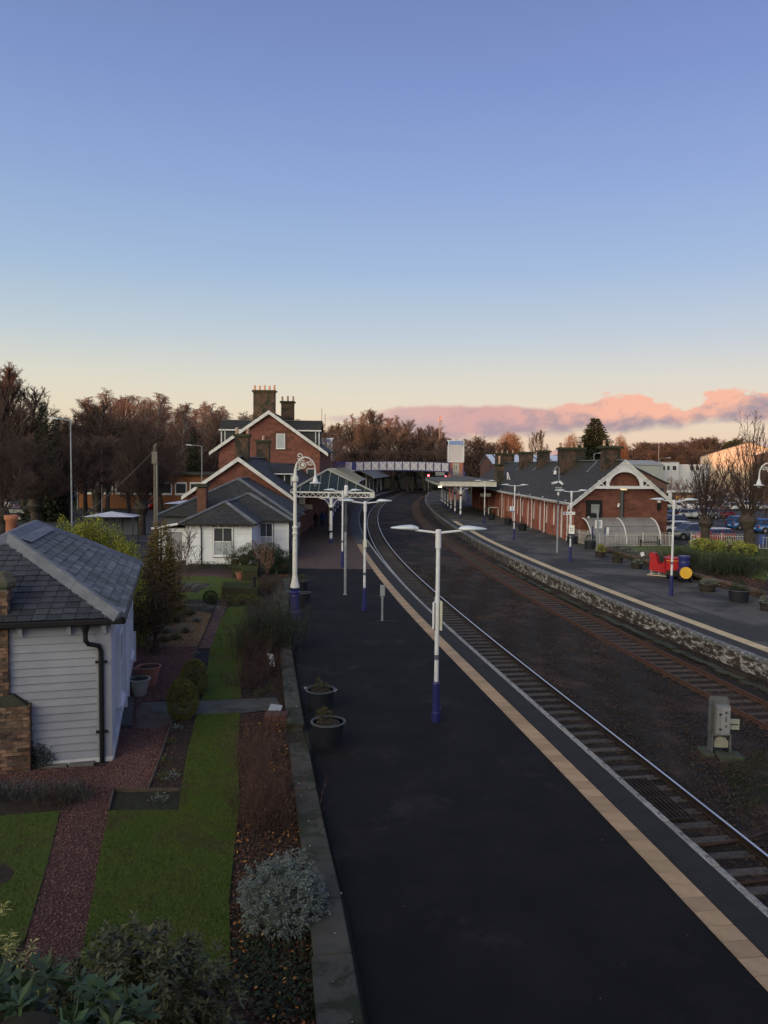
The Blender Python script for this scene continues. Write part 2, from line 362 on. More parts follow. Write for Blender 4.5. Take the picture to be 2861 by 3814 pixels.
def ballast_stones():
    P = []; n = 52000
    ys = 13 + 50 * NR.rand(n) ** 1.5
    ya = np.arange(0, 80, 1.); a = np.array([E1.at(E1.sY(y)).x for y in ya]); b = np.array([E2.at(E2.sY(y)).x for y in ya])
    A = np.interp(ys, ya, a); B = np.interp(ys, ya, b); x = A + (B - A) * NR.rand(n)
    r1 = np.interp(ys, ya, [RR.at(RR.sY(y)).x for y in ya]); l2 = np.interp(ys, ya, [L2.at(L2.sY(y)).x for y in ya])
    inb = ((r1 - 1.45 < x) & (x < r1)) | ((l2 < x) & (x < l2 + 1.45))
    z = np.where(inb, -.985, -.935); z = np.where(x > l2 + 2.0, z + .20 * np.clip((x - l2 - 2.0) / np.maximum(B - l2 - 2.4, .3), 0, 1) - .02, z)
    return scatter_stones('ballast_stones', np.c_[x, ys, z], .022, .05, stone_m)
ballast_stones()

# ------------------------------------------------------------------ tracks
def track(curve, side, z_top, t0, t1, label, railm, slm, shiny, nparts, spacing=.68, sll=2.15):
    """curve follows the gauge side of one rail; side = direction of the other rail"""
    t = thing('railway_track', label, 'railway track', (0, 0, 0))
    for off in (0., side * 1.505):
        s = 1 if off == 0 else 1
        pr = [(-.036, 0), (-.036, -.035), (-.010, -.045), (-.010, -.125), (-.075, -.14), (-.075, -.15), (.075, -.15), (.075, -.14), (.010, -.125), (.010, -.045), (.036, -.035), (.036, 0)]
        r = obj('rail', curve.strip(t0, t1, [(off + a, z_top + b) for a, b in pr], 1.2, True), railm, t)
        if shiny:
            k = curve.strip(t0, t1, [(off - .031, z_top + .0005), (off - .022, z_top + .006), (off + .022, z_top + .006), (off + .031, z_top + .0005)], 1.2)
            k.sm = True; obj('running_surface', k, shiny, r)
    sm = MB(); sm.box(-sll / 2, sll / 2, -.125, .125, -.16, 0); sme = bevel(sm.mesh('sleeper'), .015); sme.materials.append(slm)
    chair = MB(); n = 0; tt = t0 + .3
    far = MB()
    while tt < t1 - .3:
        p = curve.at(tt, side * .7525, z_top - .152 + rnd.uniform(-.006, .004)); a = curve.ang(tt) + rnd.uniform(-.012, .012)
        if p.y < 12 and n == 0: tt += spacing; continue
        if n < nparts: obj('sleeper', sme, None, t, p, (0, 0, a))
        else: far.box(-sll / 2, sll / 2, -.125, .125, -.1, 0, Mz(p, a))
        if p.y < 70:
            for e in (-.7525, .7525):
                for q in (-.11, .11): chair.box(e + q - .035, e + q + .035, -.05, .05, 0, .035, Mz(p, a))
        n += 1; tt += spacing
    if far.v: o = obj('sleepers', far, slm, t); o['kind'] = 'stuff'
    o = obj('rail_clips', chair, railm, t); o['kind'] = 'stuff'
    return t
track(RR, -1, -.80, RR.sY(-8), RR.sY(322), 'used running line with polished rail tops beside the dark platform', rail_dk, sleeper_m, steel, 290)
track(L2, 1, -.80, L2.sY(-8), L2.sY(315), 'rusty brown track running beside the whitewashed far platform wall', rust, sleeper_r, None, 290, sll=1.9)

# grating, rusty pipes between the rails of the near track
g = G(2339, 2904, -.86); t = thing('drain_grating', 'rusty slotted grating lying between the rails of the near track', 'grating', RR.at(RR.sY(18.6), -.85, -.90), RR.ang(RR.sY(18.6)))
fr = MB(); fr.box(-.36, .36, -1.15, -1.11, -.02, .03); fr.box(-.36, .36, 1.11, 1.15, -.02, .03); fr.box(-.36, .36, -.02, .02, -.02, .03)
obj('frame', fr, rail_dk, t)
for i in range(7): b = MB(); x = -.33 + i * .11; b.box(x - .016, x + .016, -1.11, 1.11, -.012, .024); obj('bar', b, rail_dk, t)
for i, (Y, l) in enumerate(((16.3, 'rusty pipe crossing under the near rail, farther of two'), (14.8, 'rusty pipe crossing under the near rail, nearer of two'))):
    s = RR.sY(Y); m = MB(); m.sm = True; m.tube([RR.at(s, -1.2, -.93), RR.at(s + .05, -.4, -.915), RR.at(s + .2, .2, -.935), RR.at(s + .45, 1.0, -.90)], .035, 8)
    tag(obj('rusty_pipe', m, mat('pipe_rust', (.075, .042, .034), (.05, .03, .026), 5, .9)), l, 'pipe', 'rusty pipes crossing the near track')

# ------------------------------------------------------------------ platform one (near, left)
PL = [(-10, 1.9), (0, .95), (6.5, .3), (9.52, -.11), (12.02, -.5), (14.56, -1.02), (18.95, -1.76), (25, -2.75), (32.9, -4.0), (43, -5.2), (52.9, -6.2), (64, -7.7), (72, -8.7)]
def plx(y):
    if y > 72: return E1.at(E1.sY(y)).x - 8.6 if y > 90 else float(np.interp(y, [72, 90], [-8.7, E1.at(E1.sY(90)).x - 8.6]))
    return float(np.interp(y, [a for a, _ in PL], [b for _, b in PL]))
def sheet(name, f0, f1, ys, z, m, n=2, kind=True):
    vs = []
    for y in ys:
        a, b = f0(y), f1(y); vs += [(a + (b - a) * j / (n - 1), y, z) for j in range(n)]
    fs = [(i * n + j, i * n + j + 1, (i + 1) * n + j + 1, (i + 1) * n + j) for i in range(len(ys) - 1) for j in range(n - 1)]
    b = MB(); b.add(vs, fs); return struct(name, b, m) if kind else b
def e1x(o): return lambda y: E1.at(E1.sY(y), o).x
def e2x(o): return lambda y: E2.at(E2.sY(y), o).x
struct_p1 = sheet('platform', plx, e1x(-.16), np.arange(-9, 281, 1.), 0, asph)
# edging strip of slightly different asphalt between tactile and coping
sheet('edge_strip', e1x(-.83), e1x(-.17), np.arange(-9, 120, 1.), .004, mat('asphalt_edge', (.022, .021, .022), (.030, .029, .030), 2, .92, .5, 70, c3=(.06, .058, .056), c3scale=1.3, c3th=.66))
# brick paving with real ribs beyond the asphalt
bp = sheet('brick_paving', plx, e1x(-1.30), np.arange(53.2, 216, 1.), .005, None, kind=False)
def paving_mat():
    m = mat('brick_paving_laid', (.135, .088, .068), (.095, .064, .053), 1.5, .9, .3, 40, c3=(.16, .11, .09), c3scale=.35)
    N = NT.__new__(NT); N.t = m.node_tree; N.n = N.t.nodes; N.l = N.t.links
    b = [x for x in N.n if x.type == 'BSDF_PRINCIPLED'][0]; tc = [x for x in N.n if x.type == 'TEX_COORD'][0]
    br = N.n.new('ShaderNodeTexBrick'); N.l.new(tc.outputs['Object'], br.inputs['Vector'])
    br.inputs['Scale'].default_value = 1; br.inputs['Brick Width'].default_value = .42; br.inputs['Row Height'].default_value = .21; br.inputs['Mortar Size'].default_value = .02
    br.inputs['Color1'].default_value = (1, 1, 1, 1); br.inputs['Color2'].default_value = (.82, .82, .82, 1); br.inputs['Mortar'].default_value = (.6, .6, .6, 1)
    old = b.inputs['Base Color'].links[0].from_socket
    N.l.new(N.mix(1, old, br.outputs[0], 'MULTIPLY'), b.inputs['Base Color']); return m
struct('brick_paving', bp, paving_mat())
sheet('worn_edge_paving', e1x(-1.29), e1x(-.17), np.arange(68, 216, 1.), .0065, mat('worn_paving', (.13, .12, .12), (.075, .072, .072), .8, .85, .4, 50, stretch=(.25, 2.2, 1), c3=(.05, .05, .05), c3scale=.6))
wall1 = E1.strip(0, E1.L - 20, [(-.06, -.10), (-.06, -1.08)], 2)
struct('platform_wall', wall1, mat('platform_wall_brick', (.07, .05, .045), (.04, .032, .03), 4, .9, .6, 20))
p1r = thing('platform_edge', 'pale worn coping slabs and buff studded warning paving along the near dark platform', 'platform edge')
def copings(curve, side, t0, t1, ln, w, m, parent, nmax, h=.13):
    t = t0; n = 0; far = MB()
    while t < t1:
        g = rnd.uniform(.006, .014); a = curve.at(t + g, 0); b = curve.at(t + ln - g, 0); c = curve.at(t + ln - g, side * w); d = curve.at(t + g, side * w)
        zt = rnd.uniform(.004, .018)
        mb = far if n >= nmax else MB()
        mb.prism([(p.x, p.y, zt) for p in (a, b, c, d)], (0, 0, -h))
        if n < nmax:
            cx = (a + c) / 2; mb.v = [(x - cx.x, y - cx.y, z) for x, y, z in mb.v]
            obj('coping_slab', bevel(mb.mesh('coping_slab'), .012) if n < 60 else mb, m, parent, (cx.x, cx.y, 0))
        n += 1; t += ln
    if far.v: o = obj('coping_slabs', far, m, parent); o['kind'] = 'stuff'
copings(E1, -1, E1.sY(10), E1.L - 25, .9, .165, copm, p1r, 120)
def tactile(curve, side, o0, o1, t0, t1, ln, m, parent, studs_to):
    """paving units, each a slab with its rows of studs"""
    t = t0; n = 0; far = MB(); w = o1 - o0
    def unit(studs):
        b = MB(); b.box(-w / 2, w / 2, .007, ln - .007, -.01, 0)
        if studs:
            k = 6; q = int(ln / (w / k))
            for i in range(k):
                for j in range(q):
                    x = -w / 2 + (i + .5) * w / k; y = (j + .5) * ln / q; r = .016
                    b.add([(x - r, y - r, 0), (x + r, y - r, 0), (x + r, y + r, 0), (x - r, y + r, 0), (x - r / 2, y - r / 2, .007), (x + r / 2, y - r / 2, .007), (x + r / 2, y + r / 2, .007), (x - r / 2, y + r / 2, .007)],
                          [(4, 5, 6, 7), (0, 1, 5, 4), (1, 2, 6, 5), (2, 3, 7, 6), (3, 0, 4, 7)])
        me = b.mesh('tactile_slab'); me.materials.append(m); return me
    A, B = unit(True), unit(False)
    while t < t1:
        p = curve.at(t, side * (o0 + o1) / 2, .010 + rnd.uniform(0, .004)); q = curve.at(t + ln, side * (o0 + o1) / 2)
        a = math.atan2(q.y - p.y, q.x - p.x) - PI / 2
        if n < 280: obj('tactile_slab', A if p.y < studs_to else B, None, parent, p, (0, 0, a))
        else: far.box(-w / 2, w / 2, 0, ln, -.01, 0, Mz(p, a))
        t += ln; n += 1
    if far.v: o = obj('tactile_slabs', far, m, parent); o['kind'] = 'stuff'
tactile(E1, -1, .84, 1.28, E1.sY(9.5), E1.sY(70), .40, tact, p1r, 26)

# ------------------------------------------------------------------ platform two (far, right)
PR = [(-9, 30), (20, 24), (34, 22.7), (43.5, 21.55), (50.4, 20.5), (58, 19.9), (66.8, 19.3), (67.5, 40), (71.5, 40), (72, 30), (74, 24), (140, 21), (281, 24)]
def prx(y): return float(np.interp(y, [a for a, _ in PR], [b for _, b in PR]))
sheet('far_platform', e2x(.30), prx, np.arange(-9, 281, 1.), 0, asph2, 6)
sheet('far_platform_strip', e2x(.30), e2x(1.0), np.arange(20, 120, 1.), .004, mat('asphalt_strip', (.048, .047, .046), (.034, .033, .033), 2, .9, .5, 70))
sheet('moss_line', e2x(3.15), e2x(3.35), np.arange(24, 62, .5), .005, mat('moss', (.055, .062, .020), (.05, .05, .045), 5, 1, .6, 50, c3=(.052, .052, .052), c3scale=2.2, c3th=.46))
p2r = thing('platform_edge', 'whitewashed block wall with weathered coping and yellow warning paving of the far platform', 'platform edge')
copings(E2, 1, E2.sY(24), E2.L - 25, .92, .31, copd, p2r, 110, .15)
tactile(E2, 1, .98, 1.52, E2.sY(24), E2.sY(101), .60, tact2, p2r, 0)
wpeel = mat('whitewash_peeling', (.52, .50, .49), (.26, .235, .225), 6, .9, .7, 26, rand=.30, c3=(.055, .040, .034), c3scale=2.0, c3th=.45, coord='W', stretch=(1, 1, 2.6))
wallc = mat('wall_core', (.03, .025, .024), rough=1)
struct('far_platform_wall', E2.strip(0, E2.sY(62), [(.075, -.14), (.075, -1.1)], 2), wallc)
struct('far_platform_wall', E2.strip(E2.sY(62), E2.L - 20, [(.05, -.14), (.05, -1.1)], 2), mat('whitewash_far', (.10, .085, .08), (.05, .042, .04), 1.2, .9, .6, 20, c3=(.34, .33, .33), c3scale=1.4, c3th=.60, coord='W'))
n = 0; far = MB()
for r in range(5):
    hh = [.15, .2, .17, .2, .22]; z1 = -.14 - sum(hh[:r]); z0 = z1 - hh[r]; t = E2.sY(25) + rnd.uniform(0, .4)
    while t < E2.sY(62):
        ln = rnd.uniform(.34, .66); d = rnd.uniform(.035, .065)
        a = E2.at(t + .008, d); b = E2.at(t + ln - .008, d); c = E2.at(t + ln - .008, .12); e = E2.at(t + .008, .12)
        near = a.y < 49 and n < 290; mb = MB() if near else far
        mb.prism([(p.x, p.y, z1 - .006) for p in (a, b, c, e)], (0, 0, -(hh[r] - .012)))
        if near: obj('wall_block', mb, wpeel, p2r); n += 1
        t += ln
o = obj('wall_blocks', far, wpeel, p2r); o['kind'] = 'stuff'
# cable trough lids along the wall foot
t = thing('cable_trough', 'broken line of mossy concrete trough lids below the whitewashed platform wall', 'cable trough')
s = E2.sY(24)
while s < E2.sY(62):
    ln = rnd.uniform(.7, 1.0)
    if rnd.random() < .86:
        b = MB(); b.box(-.15, .15, 0, ln - .05, -.05, 0); p = E2.at(s, -.62 + rnd.uniform(-.06, .06), -.79 + rnd.uniform(-.01, .03))
        obj('trough_lid', b, mat('mossy_concrete', (.06, .06, .055), (.035, .045, .025), 4, .95, .5, 40, rand=.3), t, p, (rnd.uniform(-.05, .05), rnd.uniform(-.08, .08), E2.ang(s) + rnd.uniform(-.06, .06)))
    s += ln
# ------------------------------------------------------------------ building helpers
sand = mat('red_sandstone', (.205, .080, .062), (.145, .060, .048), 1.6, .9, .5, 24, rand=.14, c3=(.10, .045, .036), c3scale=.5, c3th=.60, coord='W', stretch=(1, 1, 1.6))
sandp = mat('red_sandstone_plain', (.20, .080, .062), (.145, .060, .047), .9, .9, .5, 20, c3=(.11, .05, .04), c3scale=.4, c3th=.62, stretch=(1, 1, 2.5))
joint = mat('stone_joint', (.13, .06, .045), (.10, .05, .04), 2, 1)
stack_m = mat('chimney_stone', (.13, .075, .055), (.07, .05, .04), 2.2, .95, .6, 20, rand=.15, c3=(.035, .035, .028), c3scale=.9, c3th=.5)
mosscap = mat('mossy_cap', (.055, .055, .040), (.035, .040, .025), 3, 1, .6, 20)
pot_m = mat('chimney_pot', (.50, .33, .25), (.40, .26, .20), 5, .85, .2, 30, rand=.12)
lead = mat('lead_flashing', (.165, .175, .20), (.115, .125, .145), 1.8, .7, .25, 20, metal=.1, c3=(.23, .24, .27), c3scale=1.2, c3th=.6)
def slate_mat(name, c1, c2, c3, w=.3, h=.22, ax=None):
    m = mat(name, c1, c2, 2.5, .75, .3, 40, c3=c3, c3scale=.45, c3th=.56)
    N = NT.__new__(NT); N.t = m.node_tree; N.n = N.t.nodes; N.l = N.t.links
    b = [x for x in N.n if x.type == 'BSDF_PRINCIPLED'][0]; tc = [x for x in N.n if x.type == 'TEX_COORD'][0]
    br = N.n.new('ShaderNodeTexBrick'); mp = N.n.new('ShaderNodeMapping'); N.l.new(tc.outputs['Object'], mp.inputs[0]); N.l.new(mp.outputs[0], br.inputs['Vector'])
    if ax == 'x': mp.inputs['Rotation'].default_value = (0, 0, PI / 2)      # courses run along object y
    br.inputs['Scale'].default_value = 1; br.inputs['Brick Width'].default_value = w; br.inputs['Row Height'].default_value = h; br.inputs['Mortar Size'].default_value = .02
    br.inputs['Color1'].default_value = (1, 1, 1, 1); br.inputs['Color2'].default_value = (.62, .62, .64, 1); br.inputs['Mortar'].default_value = (.4, .4, .4, 1)
    old = b.inputs['Base Color'].links[0].from_socket; N.l.new(N.mix(1, old, br.outputs[0], 'MULTIPLY'), b.inputs['Base Color'])
    return m
slate = slate_mat('slate_roof', (.060, .058, .060), (.040, .039, .041), (.050, .050, .036))
slatex = slate_mat('slate_roof_side', (.060, .058, .058), (.040, .040, .040), (.048, .055, .034), ax='x')
clap = mat('white_weatherboard', (.66, .68, .74), (.58, .60, .66), 1.3, .6, .1, 30, rand=.05, c3=(.42, .43, .46), c3scale=1.5, c3th=.68)
glassg = mat('canopy_glazing', (.050, .065, .055), (.035, .050, .042), 1.5, .25, spec=.6, c3=(.09, .10, .09), c3scale=.8)
BLK = {}
def blockmesh(m):
    if m.name not in BLK:
        b = MB(); b.box(-.5, .5, -.5, .5, -.5, .5); me = b.mesh('stone_block'); me.materials.append(m); BLK[m.name] = me
    return BLK[m.name]
def blocks(parent, M, w, inside, m, rh=.3, bl=.75, x0=0, z0=0, zmax=20, name='stone_block', skip=None, depth=.06, gap=.016, nmax=297):
    """courses of separate stones on the local x-z face (front towards -y); inside(x, z) says where wall is"""
    n = 0; z = z0; r = 0
    while z < zmax:
        x = x0 - rnd.uniform(0, bl)
        while x < w:
            l = bl * rnd.uniform(.65, 1.35); a, b = max(x, x0), min(x + l, w); c = (a + b) / 2; zc = z + rh / 2
            # shrink against the slope
            while b - a > .2 and not inside(a + .02, zc): a += .1
            while b - a > .2 and not inside(b - .02, zc): b -= .1
            if b - a > .2 and inside((a + b) / 2, zc) and not (skip and skip(a, b, z, z + rh)) and n < nmax:
                p = M @ Vector(((a + b) / 2, -rnd.uniform(0, .012), zc))
                o = obj(name, blockmesh(m), None, parent, p, (0, 0, M.to_euler().z), (b - a - gap, depth, rh - gap)); n += 1
            x += l
        z += rh; r += 1
def quoin_stack(t, name, cx, cy, z0, z1, sx, sy, pots, potm=None, capw=.14, rz=0, pot_h=.55, blk=True, stone=None):
    """chimney stack part with cap and its pots as sub-parts, local coordinates of t"""
    stone = stone or stack_m
    M = Mz((cx, cy, 0), rz); b = MB(M); b.box(-sx / 2, sx / 2, -sy / 2, sy / 2, z0, z1 - .45)
    b.box(-sx / 2 - .05, sx / 2 + .05, -sy / 2 - .05, sy / 2 + .05, z1 - .452, z1 - .36)
    st = obj(name, b, stone, t)
    c = MB(M); c.box(-sx / 2 + .02, sx / 2 - .02, -sy / 2 + .02, sy / 2 - .02, z1 - .36, z1 - .25); c.box(-sx / 2 - capw, sx / 2 + capw, -sy / 2 - capw, sy / 2 + capw, z1 - .25, z1 - .06)
    c.box(-sx / 2 - capw + .07, sx / 2 + capw - .07, -sy / 2 - capw + .07, sy / 2 + capw - .07, z1 - .06, z1)
    obj('chimney_cap', c, mosscap, st)
    for i in range(pots):
        px = (i - (pots - 1) / 2) * (sx - .25) / max(pots - 1, 1) if pots > 1 else 0
        k = MB(M); k.sm = True; hh = pot_h * rnd.uniform(.8, 1.1); k.lathe([(.17, z1), (.15, z1 + hh * .2), (.13, z1 + hh * .75), (.165, z1 + hh * .82), (.165, z1 + hh * .93), (.12, z1 + hh)], 10, (px, 0, 0))
        obj('chimney_pot', k, potm or pot_m, st)
    return st
def sash(t, M, x0, x1, z0, z1, y=0., cols=2, rows=2, blind=.5, fr=.09, glass=None, d=.10):
    """sash window on the local face: frame part with panes"""
    f = MB(M); f.box(x0 - fr, x0, y - d, y + .02, z0 - fr, z1 + fr); f.box(x1, x1 + fr, y - d, y + .02, z0 - fr, z1 + fr)
    f.box(x0, x1, y - d, y + .02, z1, z1 + fr); f.box(x0 - fr - .05, x1 + fr + .05, y - d - .06, y + .02, z0 - fr - .05, z0 - fr); f.box(x0, x1, y - d, y + .02, z0 - fr, z0)
    for i in range(1, cols): x = x0 + (x1 - x0) * i / cols; f.box(x - .018, x + .018, y - d + .03, y, z0, z1)
    for i in range(1, rows): z = z0 + (z1 - z0) * i / rows; f.box(x0, x1, y - d + .02, y, z - .03, z + .03)
    fo = obj('window_frame', f, white, t)
    for i in range(cols):
        for j in range(rows):
            g = MB(M); g.box(x0 + (x1 - x0) * i / cols, x0 + (x1 - x0) * (i + 1) / cols, y - .045, y - .035, z0 + (z1 - z0) * j / rows, z0 + (z1 - z0) * (j + 1) / rows)
            obj('pane', g, glassp if (j + .5) / rows < blind else glassd, fo)
    return fo
def strip3(a, b, w, h, m=None): pass
def ridge(t, name, pts, m=lead, r=.09):
    for p, q in zip(pts, pts[1:]):
        b = MB(); p = Vector(p); q = Vector(q); b.bar(p, q, .36, .05); b.sm = False
        b.tube([p + Vector((0, 0, .03)), q + Vector((0, 0, .03))], .055, 6); obj(name, b, m, t)
def boards(t, M, x0, x1, z0, z1, step, m=clap, name='weatherboard', skip=None, thick=.024):
    """lapped weatherboards: each a wedge, bottom edge proud"""
    n = int(round((z1 - z0) / step)); st = (z1 - z0) / n; gp_ = st * .06  # gap bares the dark core as a painted lap shadow line
    for i in range(n):
        za, zb = z0 + i * st, z0 + (i + 1) * st; segs = [(x0, x1)]
        if skip:
            for (a, b, c, d) in skip:
                if za < d - .02 and zb > c + .02:
                    ns = []
                    for (p, q) in segs:
                        if b <= p or a >= q: ns.append((p, q)); continue
                        if a > p: ns.append((p, a))
                        if b < q: ns.append((b, q))
                    segs = ns
        for (p, q) in segs:
            if q - p < .03: continue
            b = MB(M); b.add([(p, 0, za), (q, 0, za), (q, -thick - .01, za), (p, -thick - .01, za), (p, 0, zb - gp_), (q, 0, zb - gp_), (q, -.006, zb - gp_), (p, -.006, zb - gp_)],
                   [(0, 1, 2, 3), (3, 2, 6, 7), (4, 7, 6, 5), (0, 4, 5, 1), (0, 3, 7, 4), (1, 5, 6, 2)])
            obj(name, b, m, t)

# ------------------------------------------------------------------ white shed, near left (local: x along the front to the right, y back, origin = front right wall corner)
SA = R(15.3)
shed = thing('garden_shed', 'white weatherboarded building with hipped slate roof and black downpipe, nearest on the left', 'shed', (-6.56, 18.28, 0), SA)
WL, WD = 5.4, 9.7           # width to the left, depth
EZ, RZ, OV = 3.55, 5.25, .28
b = MB(); b.box(-WL, 0, 0, WD, 0, EZ - .1); sw = obj('wall', b, mat('shed_core_shade', (.05, .052, .06)), shed)  # dark core in the board gaps stands in for lap shadows
M0 = Matrix.Identity(4)
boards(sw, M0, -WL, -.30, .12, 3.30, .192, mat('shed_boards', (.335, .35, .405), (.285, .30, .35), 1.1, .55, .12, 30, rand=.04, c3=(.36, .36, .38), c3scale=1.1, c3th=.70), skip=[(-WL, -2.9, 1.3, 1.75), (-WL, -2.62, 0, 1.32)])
cb = mat('shed_corner_board', (.33, .34, .39), (.28, .29, .34), 2, .55)
b = MB(); b.box(-.31, .03, -.05, 0, .0, 3.45); obj('corner_board', b, cb, sw)
b = MB(); b.box(-WL, -2.9, -.02, 0, 1.35, 1.72); b.box(-WL, -2.62, -.012, 0, .05, 1.3); obj('patched_panel', b, mat('bare_panel', (.20, .21, .23), (.12, .13, .13), 4, .8, .3), sw)
b = MB(); b.box(-WL, .04, -.07, .0, .0, .11); b.box(.0, .06, 0, WD, .0, .30); obj('plinth', b, whited, sw)
b = MB(); b.box(-WL, 0, -.03, 0, 3.28, 3.46); obj('frieze_board', b, cb, sw)
# side wall boards, window surrounds, door frames on the right-hand wall
Ms = Matrix.Rotation(PI / 2, 4, 'Z')
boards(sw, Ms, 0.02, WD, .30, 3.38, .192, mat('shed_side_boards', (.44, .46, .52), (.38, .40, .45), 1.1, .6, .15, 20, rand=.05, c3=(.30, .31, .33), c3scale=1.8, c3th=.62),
       skip=[(1.5, 2.5, .9, 2.75), (4.0, 5.0, .1, 2.6), (6.5, 7.5, .9, 2.75)])
sash(sw, Ms, 1.55, 2.45, 1.0, 2.7, .0, 2, 2, .5, .11, d=.14); sash(sw, Ms, 6.55, 7.45, 1.0, 2.7, .0, 2, 2, .5, .11, d=.14)
b = MB(Ms); b.box(3.9, 4.0, -.16, 0, 0, 2.7); b.box(5.0, 5.1, -.16, 0, 0, 2.7); b.box(4.0, 5.0, -.16, 0, 2.6, 2.7); b.box(4.0, 5.0, -.05, 0, .0, 2.6); obj('door', b, white, sw)
for y in (3.1, 5.9, 8.6): b = MB(Ms); b.box(y - .06, y + .06, -.10, 0, .25, 3.4); obj('cover_strip', b, white, sw)
b = MB(); b.box(.02, .14, WD - .12, WD + .02, .0, 1.1); obj('wall_end', b, whited, sw)
# roof: hip
e = OV; hx = WL / 2; xr, xl = e, -WL - e; yf, yb = -e, WD + e; cx = -hx; hh = hx + e
A = (xl, yf, EZ); B = (xr, yf, EZ); Cc = (xr, yb, EZ); D = (xl, yb, EZ); P1 = (cx, yf + hh, RZ); P2 = (cx, yb - hh, RZ)
b = MB(); b.add([A, B, Cc, D, P1, P2] + [(x, y, z - .1) for x, y, z in (A, B, Cc, D)], [(0, 1, 4), (1, 2, 5, 4), (2, 3, 5), (3, 0, 4, 5), (6, 9, 8, 7), (0, 6, 7, 1), (1, 7, 8, 2), (2, 8, 9, 3), (3, 9, 6, 0)])
sroof = obj('roof', b, mat('slate_bed', (.02, .02, .022), rough=1), shed)
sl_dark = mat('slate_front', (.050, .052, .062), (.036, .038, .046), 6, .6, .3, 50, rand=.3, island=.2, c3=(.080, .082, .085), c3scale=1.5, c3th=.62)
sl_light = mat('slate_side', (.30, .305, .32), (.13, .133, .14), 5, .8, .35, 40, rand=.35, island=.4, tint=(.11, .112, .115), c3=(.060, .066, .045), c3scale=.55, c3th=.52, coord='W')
def slates(P0, Udir, Vdir, width, height, lim, m, w, ex, nmax, parent):
    """courses of single slates on a slope. P0: lower left; Udir along the eave; Vdir up the slope; lim(v) -> (u0, u1)"""
    P0, U, V = Vector(P0), Vector(Udir).normalized(), Vector(Vdir).normalized(); Nn = U.cross(V); n = 0; r = 0; far = MB(); v = -.05
    vs_ = []
    while v < height - .12:
        u0, u1 = lim(v); u = u0 + .02 - (w / 2 if r % 2 else 0)
        while u < u1:
            a, c = max(u, u0), min(u + w - .012, u1)
            if c - a > .06: vs_.append((a, c, v, r))
            u += w
        v += ex; r += 1
    vs_.sort(key=lambda q: (P0 + U * q[0] + V * q[2]).length if False else (q[2]))
    for (a, c, v, r) in vs_:
        j = rnd.uniform(-.006, .006); top = min(v + ex * 1.5, height); u0t, u1t = lim(min(top, height - .02))
        at_, ct = min(max(a, u0t), c - .02), max(min(c, u1t), a + .02)
        q = [P0 + U * a + V * (v + j) + Nn * .036, P0 + U * c + V * (v + j) + Nn * (.036 + rnd.uniform(-.008, .010)), P0 + U * ct + V * top + Nn * .008, P0 + U * at_ + V * top + Nn * .008]
        mb = MB() if n < nmax else far; mb.prism([tuple(x) for x in q], tuple(-Nn * .012))
        if n < nmax: obj('slate', mb, m, parent)
        n += 1
    if far.v: o = obj('slates', far, m, parent); o['kind'] = 'stuff'
wf = WL + 2 * e; sl = math.hypot(hh, RZ - EZ)
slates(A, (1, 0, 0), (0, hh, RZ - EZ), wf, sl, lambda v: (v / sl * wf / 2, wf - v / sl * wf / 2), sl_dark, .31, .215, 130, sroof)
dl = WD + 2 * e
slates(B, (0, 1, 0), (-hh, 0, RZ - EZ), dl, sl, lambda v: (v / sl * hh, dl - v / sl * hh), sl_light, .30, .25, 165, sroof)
for p, q, n in ((B, P1, 'hip_flashing'), (A, P1, 'hip_flashing'), (Cc, P2, 'hip_flashing'), (P1, P2, 'ridge_flashing')):
    b = MB(); p, q = Vector(p) + Vector((0, 0, .09)), Vector(q) + Vector((0, 0, .09)); b.bar(p, q, .42, .03); b.sm = False
    k = MB(); L = (q - p).length; c = 0; d = (q - p).normalized(); seg = 1.7; i = 0
    side = d.cross(Vector((0, 0, 1))).normalized(); drop = .16 if n[0] == 'h' else .13
    while c < L - .05:
        a0 = p + d * c; a1 = p + d * min(c + seg, L) ; lift = Vector((0, 0, .012 * (i % 2)))
        k.add([tuple(a0 + side * .24 - Vector((0, 0, drop)) + lift), tuple(a0 + side * .05 + Vector((0, 0, .03)) + lift), tuple(a0 - side * .05 + Vector((0, 0, .03)) + lift), tuple(a0 - side * .24 - Vector((0, 0, drop)) + lift),
               tuple(a1 + side * .24 - Vector((0, 0, drop)) + lift), tuple(a1 + side * .05 + Vector((0, 0, .03)) + lift), tuple(a1 - side * .05 + Vector((0, 0, .03)) + lift), tuple(a1 - side * .24 - Vector((0, 0, drop)) + lift)],
              [(0, 4, 5, 1), (1, 5, 6, 2), (2, 6, 7, 3), (0, 1, 2, 3), (7, 6, 5, 4)])
        c += seg - .06; i += 1
    obj(n, k, lead, sroof)
b = MB(); b.add([(cx + .03, P1[1] - .1, RZ + .07), (cx + .03, P2[1] - .1, RZ + .07), (cx + .50, P2[1] + .1, RZ - .18), (cx + .50, P1[1] + .3, RZ - .18)], [(0, 1, 2, 3)]); b.prism([b.v[i] for i in range(4)], (0, 0, -.02)); obj('lead_apron', b, mat('lead_pale', (.42, .44, .48), (.30, .31, .34), 5, .5), sroof)
